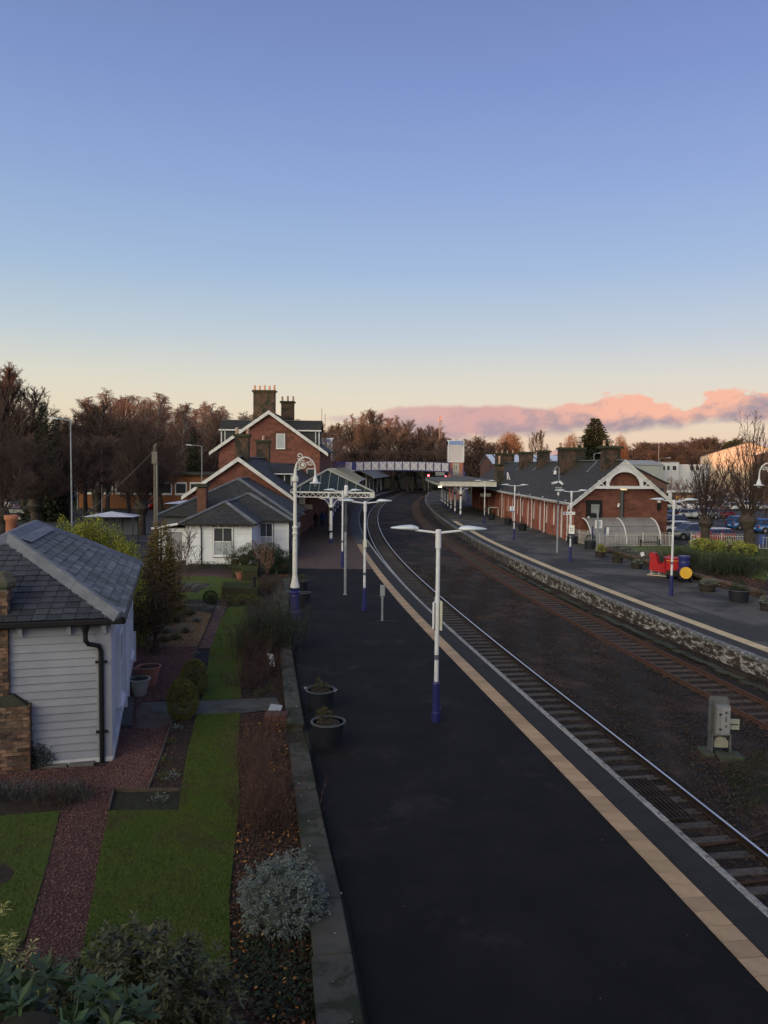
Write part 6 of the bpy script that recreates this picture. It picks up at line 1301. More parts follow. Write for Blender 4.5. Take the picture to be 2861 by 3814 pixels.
tub('barrel_planter', 'half barrel with pale foliage cut by the right edge of the picture', 'planter', q_(1655, 765), .40, .42, wood_b, None, hoops=2, plant=([(-.1, 0, .15, .4, .35, .22)], 300, .12, .06, lgrey), seed=12, group='half barrel planters on the far platform')
tub('planter', 'large black tub with a small conifer and flowers at the right of the far platform', 'planter', q_(1435, 695), .56, .62, blk_tub, rimg, plant=([(0, 0, .25, .34, .34, .42), (.2, 0, .05, .34, .3, .15), (-.25, 0, .05, .25, .3, .12)], 1100, .07, .03, boxw), seed=13)
tub('planter', 'black tub with clipped round box bush beside the display pole', 'planter', q_(303, 295), .52, .70, blk_tub, rimg, plant=([(0, 0, .22, .50, .50, .45)], 1500, .06, .03, boxw), seed=14, group='black tubs with clipped box by the building corner', taper=.9)
tub('planter', 'black tub with clipped round box bush behind the lamp post with two signs', 'planter', q_(165, 255), .50, .70, blk_tub, rimg, plant=([(0, 0, .25, .48, .48, .50)], 1300, .06, .03, boxw), seed=15, group='black tubs with clipped box by the building corner', taper=.9)
for i, (px, py, l) in enumerate(((1946, 1976, 'first black tub along the arched wall, below a downpipe'), (1892, 1954, 'second black tub along the arched wall, beyond the number 2 sign'), (1831, 1936, 'third black tub along the arched wall, by the canopy'))): tub('planter', l, 'planter', G(px, py), .50, .75, blk_tub, None, plant=([(0, 0, .1, .4, .4, .2)], 260, .08, .04, boxw), seed=16 + i, group='black tubs along the arched wall')
t = thing('litter_bin', 'dark green litter bin near the end of the canopy', 'bin', G(1822, 1916)); b = MB(); b.lathe([(.3, 0), (.32, 1.0), (.36, 1.05), (.3, 1.15)], 12); obj('body', b, mat('bin_green', (.05, .065, .06)), t); b = MB(); b.lathe([(.25, 1.15), (.1, 1.3)], 12); obj('lid', b, galv, t)
t = thing('hoop_barrier', 'white tubular hoop barrier beside the litter bin', 'barrier', G(1838, 1922)); b = MB(); b.tube([(-.7, 0, 0), (-.7, 0, 1.1), (-.6, 0, 1.25), (.6, 0, 1.25), (.7, 0, 1.1), (.7, 0, 0)], .06, 6); obj('hoop', b, white, t)

# hooped railings
railw = mat('railing_white', (.52, .50, .50), (.42, .40, .40), 2, .6)
pale_b = MB(); pale_b.box(-.018, .018, -.012, .012, .05, 1.2); pale_me = pale_b.mesh('paling'); pale_me.materials.append(railw)
hb = MB(); hb.tube([(-.12 * math.cos(a), 0, 1.2 + .14 * math.sin(a)) for a in np.linspace(0, PI, 7)], .013, 4); hoop_me = hb.mesh('hoop'); hoop_me.materials.append(railw)
def railing(label, pts, sp=.125, step=2.6, hoops=True, H=1.2):
    t = thing('railing', label, 'railing', pts[0])
    o = Vector(pts[0])
    for p, q in zip(pts, pts[1:]):
        p, q = Vector(p) - o, Vector(q) - o; L = (q - p).length; a = math.atan2(q.y - p.y, q.x - p.x); n = max(1, int(L / sp))
        for z in (.12, H - .12): b = MB(); b.bar(p + Vector((0, 0, z)), q + Vector((0, 0, z)), .03, .04); obj('rail', b, railw, t)
        for i in range(n + 1):
            c = p.lerp(q, i / n); obj('paling', pale_me, None, t, c, (0, 0, a))
            if hoops and i % 2 == 0 and i + 2 <= n: c2_ = p.lerp(q, (i + 1) / n); obj('hoop', hoop_me, None, t, c2_, (0, 0, a))
        for i in range(int(L / step) + 1): c = p.lerp(q, min(1, i * step / L)); b = MB(); b.cbox(c.x, c.y, H / 2 + .08, .07, .07, H + .16); obj('post', b, railw, t)
    return t
railing('white hooped railings behind the black bench in front of the curved shelter', [(19.4, 68.9, 0), (21.3, 70.3, 0), (26.6, 70.9, 0)], .14)
railing('white hooped railings in front of the red car beside the yellow-leaved shrubs', [(28.6, 71.3, 0), (33.2, 69.8, 0)], .15); railing('grey-white railings running off to the right edge by the car park', [(34.0, 69.3, 0), (36.8, 67.8, 0), (39.2, 66.3, 0)], .28, hoops=False)
railing('short section of hooped railing at the corner of the sandstone gable', [(18.1, 74.0, 0), (19.2, 71.2, 0)], .14, step=1.3)
for i, (a, c) in enumerate(((19.35, 71.0), (20.2, 70.0))): b = MB(); b.lathe([(.06, 0), (.06, 1.75), (.03, 1.85)], 8); b.v = [(x + a, y + c, z) for x, y, z in b.v]; tag(obj('gate_post', b, navy), ('blue gate post left of the clipped box tub', 'blue gate post right of the clipped box tub')[i], 'post', 'blue gate posts by the railings')
b = MB(); b.box(-.28, .28, -.02, .02, .5, 1.35); b.box(-.03, .03, -.03, .03, 0, .5); tag(obj('small_notice', b, mat('notice_blue', (.06, .10, .32)), None, (34.2, 69.2, 0)), 'small blue notice on the railings behind the right lime', 'sign')

# curved shelter
sh = thing('curved_shelter', 'curved translucent shelter with white ribs against the sandstone gable', 'shelter', I(4.3, -.3, 0), ga)
acr = mat('acrylic_sheet', (.24, .23, .23), (.19, .18, .18), .8, .25, spec=.6); prof = [(0 - 2.0 * math.sin(a), 2.35 * math.cos(a)) for a in np.linspace(0, PI / 2, 9)]
for i in range(2):
    x0, x1 = -3.6 + i * 3.6 + .05, -3.6 + (i + 1) * 3.6 - .05
    for (y0, z0), (y1, z1) in zip(prof, prof[1:]): b = MB(); b.prism([(x0, y0, z0), (x1, y0, z0), (x1, y1, z1), (x0, y1, z1)], (0, .012, .012)); obj('panel', b, acr, sh)
for x in (-3.6, 0, 3.6): b = MB(); b.tube([(x, y - .02, z + .02) for y, z in prof], .055, 6); obj('rib', b, white, sh)
for z, y in ((2.35, 0), (1.66, -1.41)): b = MB(); b.bar((-3.6, y - .03, z + .03), (3.6, y - .03, z + .03), .05); obj('purlin', b, mat('bar_grey', (.2, .22, .2)), sh)
b = MB(); b.prism([(3.62, y, z) for y, z in prof] + [(3.62, 0, 0)], (.015, 0, 0)); obj('end_panel', b, acr, sh)

# bench
bn = thing('bench', 'black slatted bench on the lawn in front of the hooped railings', 'bench', G(2415, 2036), .04)
for i in range(4): b = MB(); b.box(-.85, .85, -.42 + i * .12, -.33 + i * .12, .42, .45); obj('seat_slat', b, black, bn)
for i in range(13): x = -.78 + i * .13; b = MB(); b.prism([(x - .03, .06, .5), (x + .03, .06, .5), (x + .03, .14, .95), (x - .03, .14, .95)], (0, .02, 0)); obj('back_slat', b, black, bn)
b = MB(); b.box(-.88, .88, .11, .16, .94, 1.02); b.box(-.88, .88, .05, .10, .47, .53); obj('back_rail', b, black, bn)
for x in (-.86, .86): b = MB(); b.box(x - .04, x + .04, -.42, -.35, 0, .66); obj('leg', b, black, bn); b = MB(); b.box(x - .04, x + .04, .08, .15, 0, 1.0); obj('leg', b, black, bn); b = MB(); b.box(x - .05, x + .05, -.46, .1, .64, .69); obj('armrest', b, black, bn)

# red sleigh and planter train
redp = mat('red_paint', (.42, .008, .018), (.34, .008, .016), 2, .45)
sg = thing('sleigh', 'bright red wooden sleigh on white runners standing on the far platform', 'sleigh', (17.95, 51.6, 0), R(-28)); o_ = [(0, .28), (1.2, .10), (1.26, .45), (1.12, .8), (1.22, 1.28), (1.08, 1.30), (.95, .95), (.80, .72), (.62, .70), (.50, .85), (.42, 1.22), (.30, 1.38), (.05, 1.42), (-.05, 1.35), (.06, 1.0), (.0, .7)]
for y in (0, .85): b = MB(); b.prism([(x, y, z + .1) for x, z in o_], (0, .05, 0)); obj('side_panel', b, redp, sg)
for a, c in (((.02, .3), (1.2, .15)), ((.05, 1.3), (.12, .95)), ((.04, 1.42), (.34, 1.36)), ((.12, .9), (.02, .4))): b = MB(); b.prism([(a[0], .05, a[1] + .1), (c[0], .05, c[1] + .1), (c[0], .85, c[1] + .1), (a[0], .85, a[1] + .1)], (0, 0, .03)); obj('panel', b, redp, sg)
b = MB(); b.prism([(.95, .05, .85), (1.15, .05, 1.35), (1.15, .85, 1.35), (.95, .85, .85)], (.02, 0, 0)); obj('panel', b, redp, sg)
for y in (.02, .87): b = MB(); b.bar((-.15, y, .04), (1.4, y, .0 + .02), .05); b.bar((.15, y, .04), (.1, y, .38), .04); b.bar((.65, y, .04), (.6, y, .3), .04); b.bar((1.2, y, .04), (1.15, y, .22), .04); obj('runner', b, mat('runner_cream', (.55, .45, .38)), sg)
tr = thing('planter_train', 'toy train planter with navy boiler, yellow front disc and red tender', 'planter train', (19.2, 48.5, 0), R(-14)); nv = mat('train_navy', (.02, .025, .12), (.03, .035, .15), 4, .35)
b = MB(); b.sm = False; b.tube([(0, 0, .62), (0, 1.25, .62)], .36, 20); obj('boiler', b, nv, tr); b = MB(); b.tube([(0, -.05, .62), (0, .0, .62)], .37, 24); obj('front_disc', b, mat('yellow_disc', (.72, .42, .04), (.64, .36, .04), 5, .5), tr)
for y in (.3, .85): b = MB(); b.tube([(0, y, .62), (0, y + .05, .62)], .372, 20); obj('boiler_band', b, navy, tr)
b = MB(); b.lathe([(.33, .95), (.35, 1.15), (.33, 1.3), (.36, 1.55), (.34, 1.62), (.05, 1.63)], 20, (-.02, .85, 0)); obj('cab_drum', b, nv, tr)
for s in (-1, 1):
    for y in (.25, .95): b = MB(); b.tube([(s * .30, y, .24), (s * .38, y, .24)], .24, 16); obj('wheel', b, black, tr)
b = MB(); b.box(-1.05, -.25, 1.3, 2.3, .55, 1.32); td = obj('tender', b, redp, tr); b = MB(); b.box(-1.1, -.2, 1.25, 2.35, 1.32, 1.38); obj('tender_edge', b, redp, td); b = MB(); b.box(-1.06, -.24, 1.28, 1.3, 1.18, 1.24); obj('yellow_line', b, mat('yellow_line', (.5, .25, .04)), td)
b = MB(); b.tube([(-.98, 1.5, .32), (-.2, 1.5, .32)], .32, 18); obj('wheel', b, black, tr); b = MB(); b.box(-.8, -.1, .9, 1.9, .25, .6); obj('chassis', b, black, tr)
b = MB(); b.prism([(0, 0, 0), (.22, -.02, .1), (.16, .0, .34), (-.06, 0, .28)], (0, .1, 0)); tag(obj('white_ornament', b, white, None, (18.3, 54.3, .95)), 'small white ornament behind the back of the red sleigh', 'ornament')
# low garden wall of the far platform
gw = thing('garden_wall', 'low mossy sandstone wall edging the far platform garden', 'wall'); pts = [(19.3, 67.2), (19.75, 60), (20.5, 50.4), (21.55, 43.5), (22.7, 34), (24, 22)]; wm = mat('garden_wall_stone', (.16, .095, .075), (.09, .065, .05), 2, .95, .5, 20, rand=.2, c3=(.06, .06, .04), c3scale=1.5, c3th=.52)
cum = Curve(pts, .5, 2); s = 0; r_i = 0
while s < cum.L - 1.1:
    for zz, hh, ww, off in ((0, .24, .42, 0), (.24, .16, .36, .28)):
        l = 1.05; a = cum.at(s + .01, off); c = cum.at(s + l - .02, off); b = MB(); b.bar((a.x, a.y, zz + hh / 2 + .02), (c.x, c.y, zz + hh / 2 + .02), ww, hh - .01); obj('coping_stone' if zz else 'base_stone', b, wm, gw)
    s += l

# signal apparatus by the track, right foreground
si = thing('ground_signal', 'grey metal signal cabinet with backboard standing on the ballast', 'signal', (9.62, 21.6, -.95), R(-4)); gm = mat('cabinet_grey', (.16, .165, .17), (.12, .125, .13), 3, .55, .15, 30, metal=.2, c3=(.12, .11, .10), c3scale=3, c3th=.62); gl = mat('cabinet_pale', (.24, .245, .26), (.19, .195, .21), 3, .55, .1, 30, c3=(.18, .18, .18), c3scale=4, c3th=.64)
b = MB(); b.prism([(-.30, 0, .72), (.30, 0, .72), (.30, 0, 1.72), (.24, 0, 1.80), (-.24, 0, 1.80), (-.30, 0, 1.72)], (0, .03, 0)); b.box(-.30, -.27, -.14, 0, .72, 1.72); b.box(.27, .30, -.05, 0, .72, 1.72); obj('backboard', b, gm, si)
b = MB(); b.box(-.14, .26, -.28, 0, .70, 1.58); bx = obj('cabinet', bevel(b.mesh('cabinet'), .012), gl, si); b = MB(); b.box(-.02, .25, -.305, -.28, .72, 1.54); dr = obj('door', bevel(b.mesh('door'), .008), mat('door_pale', (.29, .30, .33), (.24, .25, .27), 4, .5), bx)
for z in (.88, 1.34): b = MB(); b.cbox(-.04, -.31, z, .06, .03, .05); obj('hinge', b, black, dr)
for z, w in ((1.40, .06), (1.2, .03), (.98, .04)): b = MB(); b.cbox(.12, -.315, z, w, .02, .07 if w > .03 else .14); obj('handle', b, mat('catch_dark', (.08, .08, .09)), dr)
b = MB(); b.box(-.26, -.22, -.25, .1, .14, .68); b.box(.28, .32, -.25, .1, .14, .68); b.box(-.26, .32, -.25, .1, .66, .71); obj('lower_frame', b, gm, si)
b = MB(); b.prism([(-.16, -.2, .28), (.24, -.2, .28), (.26, -.2, .45), (.16, -.2, .60), (.0, -.2, .62), (-.12, -.2, .55), (-.18, -.2, .4)], (0, .25, 0)); obj('lamp_hood', b, mat('hood_cream', (.30, .29, .24), (.2, .2, .17), 4), si)
b = MB(); b.box(.31, .60, -.1, -.07, .82, 1.14); sp = obj('side_plate', b, mat('plate_pale', (.40, .41, .36), (.3, .3, .26), 4), si); b = MB(); b.box(.30, .56, -.12, -.1, .965, .995); obj('plate_bar', b, mat('green_dark', (.03, .05, .03)), sp)
b = MB(); b.box(-.22, -.16, -.2, .1, 0, .2); b.box(.2, .26, -.2, .1, 0, .2); obj('feet', b, black, si)
for x0, x1, y0, y1, h in ((-.5, -.15, -.30, .35, .12), (-.12, .62, -.62, -.05, .14), (-.1, .55, 0, .4, .10)): b = MB(); b.box(x0, x1, y0, y1, -.1, h); obj('base_block', bevel(b.mesh('base_block'), .03), mat('mossy_concrete', (.1, .1, .08)), si)

si.scale = (.93, .93, .93)
# two people walking away under the canopy
def person(label, loc, coat, trousers, hair, H=1.75, bag=False, seed=1, rz=0):
    t = thing('person', label, 'person', loc, rz); s = H / 1.75
    V = [(0, 0, .95), (0, 0, 1.18), (0, .01, 1.42), (0, 0, 1.52), (0, -.01, 1.66), (-.19, 0, 1.42), (-.27, .02, 1.15), (-.27, -.08, .92), (-.27, -.10, .84), (.19, 0, 1.42), (.26, -.02, 1.15), (.28, .06, .92), (.28, .09, .84), (-.10, 0, .90), (-.10, -.10, .50), (-.10, .02, .09), (-.10, -.12, .04), (.10, 0, .90), (.10, .10, .50), (.10, .28, .12), (.10, .18, .04)]
    E_ = [(0, 1), (1, 2), (2, 3), (3, 4), (2, 5), (5, 6), (6, 7), (7, 8), (2, 9), (9, 10), (10, 11), (11, 12), (0, 13), (13, 14), (14, 15), (15, 16), (0, 17), (17, 18), (18, 19), (19, 20)]
    rad = [.15, .14, .15, .06, .105, .075, .055, .042, .04, .075, .055, .042, .04, .10, .07, .048, .045, .10, .07, .048, .045]
    me = bpy.data.meshes.new('body'); me.from_pydata([(x * s, y * s, z * s) for x, y, z in V], E_, []); o = bpy.data.objects.new('body', me); COL.objects.link(o); o.parent = t
    sk = o.modifiers.new('skin', 'SKIN'); ss = o.modifiers.new('sub', 'SUBSURF'); ss.levels = ss.render_levels = 1
    for v, r_ in zip(me.skin_vertices[0].data, rad): v.radius = (r_ * s, r_ * s)
    me.skin_vertices[0].data[0].use_root = True; me.materials.append(trousers)
    b = MB(); b.sm = True; b.lathe([(.21 * s, .80 * s), (.20 * s, 1.0 * s), (.19 * s, 1.25 * s), (.21 * s, 1.42 * s), (.15 * s, 1.52 * s), (.08 * s, 1.56 * s)], 12, sy=.75); obj('coat', b, coat, t)
    for q in (((-.19, 0, 1.45), (-.28, .02, 1.15), (-.28, -.08, .90)), ((.19, 0, 1.45), (.27, -.02, 1.15), (.29, .07, .90))): b = MB(); b.tube([(x * s, y * s, z * s) for x, y, z in q], [.085 * s, .075 * s, .06 * s], 8); obj('sleeve', b, coat, t)
    b = MB(); b.sm = True; b.lathe([(.03 * s, 1.57 * s), (.11 * s, 1.62 * s), (.118 * s, 1.70 * s), (.08 * s, 1.765 * s), (.01 * s, 1.78 * s)], 10); obj('hair', b, hair, t)
person('person in a bright blue coat walking away under the canopy', G(1200, 1962), mat('coat_blue', (.03, .07, .20)), mat('trousers_navy', (.018, .022, .05)), mat('hair_dark', (.03, .02, .015)))
person('person in dark clothes walking at the left of the blue coat', G(1176, 1964), mat('coat_dark', (.035, .022, .020)), mat('trousers_black', (.015, .014, .014)), mat('hair_dark', (.03, .02, .015)), 1.68, rz=.2)
# ------------------------------------------------------------------ garden on the left of the near platform
def Z5(x, y): return (x * .6631, 1950 + y * .6631)
def Z6(x, y): return (x * .7836, 2800 + y * .7836)
def Z2(x, y): return (350 + x * .4822, 2050 + y * .4822)
def gp(pts, fn, z=0.): return [tuple(G(*fn(*p), z)) for p in pts]
def poly(name, P, z, m, h=0):
    b = MB(); P = [(p[0], p[1], z) for p in P]
    if h: b.prism([(x, y, z - h) for x, y, z in P], (0, 0, h))
    else: b.face(P)
    return struct(name, b, m)
def inpoly(x, y, P):
    r = np.zeros(len(x), bool); n = len(P)
    for i in range(n):
        x0, y0 = P[i][:2]; x1, y1 = P[(i + 1) % n][:2]
        c = ((y0 > y) != (y1 > y)) & (x < (x1 - x0) * (y - y0) / (y1 - y0 + 1e-12) + x0); r ^= c
    return r
def fill(P, n, seed=1, minus=()):
    r = np.random.RandomState(seed); xs = [p[0] for p in P]; ys = [p[1] for p in P]; x = r.uniform(min(xs), max(xs), n * 3); y = r.uniform(min(ys), max(ys), n * 3); k = inpoly(x, y, P)
    for q in minus: k &= ~inpoly(x, y, q)
    return np.c_[x[k], y[k]][:n]
grass_m = mat('grass', (.078, .132, .018), (.102, .130, .026), .9, .95, .5, 50, island=.3, c3=(.10, .105, .034), c3scale=.8, c3th=.55, coord='W')
lawn_m = mat('lawn', (.060, .102, .015), (.080, .102, .020), 1.0, 1, .9, 70, c3=(.075, .078, .026), c3scale=.8, c3th=.55)
gravel_m = mat('gravel_red', (.110, .050, .044), (.070, .036, .034), 30, 1, 1., 45, c3=(.13, .075, .062), c3scale=.7, c3th=.6)
gstone = mat('gravel_stone', (.150, .066, .060), (.100, .050, .050), 1.2, .9, .2, 30, island=.55, tint=(.17, .10, .085))
path_m = mat('path_concrete', (.105, .100, .088), (.070, .068, .058), 1.4, .95, .6, 50, c3=(.045, .050, .032), c3scale=1.1, c3th=.56)
poly('garden_soil', [(-20, 4, 0), (plx(4) - .1, 4, 0)] + [(plx(y) - .1, y, 0) for y in range(8, 55, 4)] + [(-6.3, 54, 0), (-40, 54, 0), (-40, 4, 0)], -.012, soil)
poly('gravel_path', gp([(-260, 120), (110, 75), (700, 60), (960, -380), (1100, -640), (1110, -790), (735, -790), (650, -330), (560, 50), (0, 60), (-260, 80)], lambda x, y: Z5(x, y + 1265) if False else (x * .6631, 2790 + y * .6631)) , -.004, gravel_m)
PG = gp([(-40, 60), (110, 78), (500, 70), (560, 20), (600, -60), (690, -60), (790, 10), (720, 180), (540, 188), (520, 285), (470, 520), (440, 700), (405, 900), (378, 1035), (110, 1075), (130, 860), (160, 760), (230, 520), (285, 285), (380, 235), (0, 170), (-40, 170)], Z6)
poly('gravel_path', PG, .004, gravel_m)
PG2 = gp([(735, 700), (1108, 700), (1040, 860), (1000, 985), (800, 1005), (700, 1150), (690, 1260), (960, 1130), (900, 1330), (835, 1500), (600, 1500), (620, 1340), (690, 1150), (735, 790)], Z5)
poly('gravel_yard', gp([(600, 1500), (835, 1500), (965, 1130), (800, 1000), (1000, 985), (1108, 700), (720, 700), (640, 1300)], Z5), .006, gravel_m)
def gstones(name, P, n, m, r0=.010, r1=.024, z=.012, seed=3, minus=()):
    q = fill(P, n, seed, minus); return scatter_stones(name, np.c_[q, np.full(len(q), z)], r0, r1, m)
gstones('gravel', PG, 17000, gstone); gstones('gravel', gp([(600, 1500), (835, 1500), (965, 1130), (800, 1000), (1000, 985), (1108, 700), (735, 700), (640, 1300)], Z5), 15000, gstone, .010, .026, .014, 4)
# lawns
LA = gp([(1105, 1076), (1352, 1070)], Z5) + gp([(1128, 0), (1138, 250), (1112, 480), (1090, 700), (1092, 860), (1098, 1036), (900, 1040), (640, 1038), (380, 1030), (405, 880), (440, 700), (470, 520), (520, 288), (850, 284), (858, 190), (895, 0)], Z6)
LB = gp([(1282, 470), (1385, 468), (1408, 560), (1375, 700), (1352, 870), (1358, 980), (1250, 992), (1132, 992), (1160, 850), (1182, 700), (1235, 560)], Z5)
LC = gp([(655, 345), (690, 205), (930, 203), (1050, 215), (1140, 240), (1270, 240), (1268, 300), (990, 300), (985, 372), (860, 378), (680, 392)], Z2)
LD = gp([(-300, 320), (0, 312), (285, 287), (230, 520), (160, 760), (118, 900), (0, 1000), (-300, 1000)], Z6)
blade_n = {0: 52000, 1: 22000, 2: 9000, 3: 9000}
def grass_blades(name, P, n, seed, hgt=.034, minus=()):
    q = fill(P, n, seed, minus); n = len(q); r = np.random.RandomState(seed); a = r.uniform(0, 2 * PI, n); w = .0065; h = hgt * r.uniform(.5, 1.4, n); lx, ly = r.randn(n) * .018, r.randn(n) * .018
    b = np.c_[q, np.full(n, .028)]; dx = np.c_[np.cos(a) * w, np.sin(a) * w, np.zeros(n)]; V = np.stack([b - dx, b + dx, b + np.c_[lx, ly, h]], 1).reshape(-1, 3)
    o = obj(name, npmesh(name, V, np.arange(n * 3).reshape(-1, 3)), grass_m); o['kind'] = 'stuff'
bed_star = gp([(600, 262), (800, 254), (915, 262), (850, 290), (800, 332), (640, 322)], Z2)
bed_round = gp([(-60, 540), (30, 545), (68, 580), (50, 620), (-10, 640), (-60, 640)], Z6)
for i, (P, mi) in enumerate(((LA, ()), (LB, ()), (LC, (bed_star,)), (LD, (bed_round,)))): poly('lawn', P, .03, lawn_m, .05); grass_blades('grass', P, blade_n[i], 20 + i, .034 if i < 2 else .04, mi)
poly('flower_bed', bed_star, .036, soil); poly('flower_bed', bed_round, .036, soil)
poly('flower_bed', gp([(520, 285), (540, 195), (858, 190), (850, 284)], Z6), .012, mat('bed_moss', (.030, .036, .018), (.022, .020, .014), 6, 1, .9, 40))
poly('flower_bed', gp([(970, 1125), (1100, 1078), (1060, 1290), (1015, 1512), (840, 1502)], Z5), .012, soil); poly('flower_bed', gp([(1108, 710), (1172, 710), (1150, 860), (1065, 840)], Z5), .012, mat('soil_dark', (.016, .015, .018), (.02, .02, .024), 5, 1, .8, 40))
poly('concrete_path', gp([(800, 1008), (1100, 998), (1300, 990), (1548, 980), (1592, 1040), (1355, 1068), (1100, 1074), (970, 1118), (880, 1155), (770, 1150), (765, 1060)], Z5), .016, path_m)
poly('brick_path', gp([(808, 762), (905, 762), (975, 560), (1038, 408), (958, 408), (905, 545)], Z2), .010, mat('mortar_dark', (.05, .035, .03)))
# individual bricks of the little path
bpth = thing('brick_path_edging', 'narrow path of reddish paving bricks running beside the upper lawn strip', 'path'); A_, B_, C_, D_ = [Vector(v) for v in gp([(812, 760), (902, 760), (1034, 410), (962, 410)], Z2)]
bk = mat('path_brick', (.105, .055, .045), (.075, .045, .040), 3, .95, .5, 40, rand=.25, c3=(.05, .045, .035), c3scale=1.5)
nr = 34
for i in range(nr):
    for j in range(3):
        f0, f1, g0, g1 = (i + .04) / nr, (i + .96) / nr, (j + .03) / 3, (j + .97) / 3; P0 = A_.lerp(D_, f0); Q0 = B_.lerp(C_, f0); P1_ = A_.lerp(D_, f1); Q1 = B_.lerp(C_, f1)
        b = MB(); b.prism([tuple(P0.lerp(Q0, g0)), tuple(P0.lerp(Q0, g1)), tuple(P1_.lerp(Q1, g1)), tuple(P1_.lerp(Q1, g0))], (0, 0, .022 + rnd.uniform(0, .008))); obj('brick', b, bk, bpth)
bark_m = mat('bark_mulch', (.21, .13, .07), (.12, .075, .045), 14, 1, 1, 30, c3=(.05, .038, .028), c3scale=1.2, c3th=.60)
PB_ = gp([(278, 590), (280, 742), (800, 746), (850, 640), (905, 490), (800, 470), (640, 440), (560, 480), (400, 560)], Z2)
poly('bark_bed', PB_, .004, bark_m); gstones('bark_chips', PB_, 9000, mat('bark_chip', (.22, .13, .07), (.12, .075, .045), 2, 1, .2, 30, island=.5, tint=(.28, .19, .11)), .014, .034, .014, 7)
poly('flower_bed', gp([(640, 440), (905, 490), (960, 408), (860, 380), (680, 395)], Z2), .002, soil); poly('red_path', gp([(560, 205), (690, 180), (1070, 182), (1270, 200), (1270, 238), (1140, 238), (940, 202), (690, 203)], Z2), .008, gravel_m)
# timber edgings
tim = mat('timber_edging', (.11, .085, .065), (.07, .055, .045), 5, .9, .4, 30); ed = thing('timber_edging', 'weathered timber boards edging the gravel and the flower beds', 'edging')
for a, c in ((Z5(965, 1125), Z5(905, 1310)), (Z5(905, 1310), Z5(832, 1505)), (Z5(1106, 705), Z5(1062, 845)), (Z6(540, 190), Z6(516, 288)), (Z6(540, 190), Z6(858, 190))): p, q = G(*a), G(*c); b = MB(); b.bar((p.x, p.y, .035), (q.x, q.y, .035), .035, .09); obj('board', b, tim, ed)
# slabs: by the shed front and the step beside it, near path slab
slabm = mat('paving_slab', (.16, .155, .14), (.11, .11, .10), 2, .9, .4, 40, rand=.1, c3=(.07, .075, .05), c3scale=1.4)
sl_ = thing('stepping_slabs', 'pair of pale paving slabs on the gravel against the shed front', 'slabs')
for P in ([(262, 1325), (385, 1322), (375, 1372), (226, 1380)], [(400, 1322), (545, 1318), (525, 1365), (385, 1370)]): b = MB(); b.prism(gp(P, Z5, 0), (0, 0, .05)); obj('slab', bevel(b.mesh('slab'), .01), slabm, sl_)
sl2 = thing('step_slabs', 'dark stone step slabs along the right-hand wall of the near shed', 'slabs')
for P in ([(682, 990), (754, 985), (738, 1150), (680, 1150)],): b = MB(); b.prism(gp(P, Z5, 0), (0, 0, .08)); obj('slab', b, mat('dark_slab', (.065, .065, .062), (.045, .045, .042), 2, .9), sl2)
nrs = thing('path_slab', 'worn brownish concrete slabs at the near end of the lawn', 'slabs')
for P in ([(110, 1078), (375, 1040), (360, 1120), (100, 1150)], [(382, 1052), (590, 1045), (640, 1130), (370, 1120)]): b = MB(); b.prism(gp(P, Z6, 0), (0, 0, .03)); obj('slab', b, mat('brown_slab', (.085, .068, .055), (.06, .05, .042), 2, .95), nrs)
# garden kerb wall of the near platform: coping slabs between bed and asphalt
kw = thing('garden_wall', 'low mossy concrete coping wall between the garden and the dark platform', 'wall'); kc = mat('kerb_coping', (.085, .080, .066), (.055, .053, .044), 1.6, .95, .6, 40, rand=.18, c3=(.030, .036, .020), c3scale=1.3, c3th=.52)
KL = Curve([(plx(y) - .04, y) for y in np.arange(5, 50, 2.5)], .5, 2); s = 0
kwid = lambda y: float(np.interp(y, [8, 12, 19, 33, 50], [.62, .50, .46, .42, .42])); i = 0
while s < KL.L - 1.5:
    l = 1.42; a, c = KL.at(s + .008), KL.at(s + l - .008)
    gap = 17.9 < a.y < 19.6
    if not gap:
        w = kwid(a.y); p, q = KL.at(s + .008, -w - .06), KL.at(s + l - .008, -w - .06); a2, c2_ = KL.at(s + .008, -.06), KL.at(s + l - .008, -.06); zt = .24 + rnd.uniform(-.01, .012)
        b = MB(); b.prism([(a2.x, a2.y, zt), (c2_.x, c2_.y, zt), (q.x, q.y, zt), (p.x, p.y, zt)], (0, 0, -.12)); obj('coping_slab', bevel(b.mesh('coping_slab'), .02), kc, kw)
        b = MB(); b.prism([(a2.x - .04, a2.y, zt - .12), (c2_.x - .04, c2_.y, zt - .12), (q.x + .06, q.y, zt - .12), (p.x + .06, p.y, zt - .12)], (0, 0, -.3)); obj('wall_base', b, kc, kw)
    s += l; i += 1
rb_ = mat('red_brick', (.10, .048, .038), (.07, .038, .032), 5, .95, .5, 30, rand=.3, c3=(.05, .05, .035), c3scale=3); pr_ = thing('brick_pier', 'small weathered red brick pier where the concrete path meets the platform wall', 'pier', (G(*Z5(1600, 1010)).x, 21.0, 0), 0)
for k in range(4):
    for i in range(3): b = MB(); b.box(-.30 + i * .21, -.10 + i * .21, -.22, .0, k * .08, k * .08 + .07); b.box(-.30 + i * .21, -.10 + i * .21, .01, .22, k * .08, k * .08 + .07); obj('brick', b, rb_, pr_)
leafst = mat('white_fleck', (.5, .5, .48)); q = np.array([[KL.at(rnd.uniform(1, 26), -rnd.uniform(.02, .5)).x, 0, 0] for _ in range(1)])
P = []
for _ in range(60): s = rnd.uniform(1, 30); v = KL.at(s, -rnd.uniform(.03, .45)); P.append((v.x, v.y, .262))
scatter_stones('bird_lime_flecks', np.array(P), .008, .022, leafst, .1)
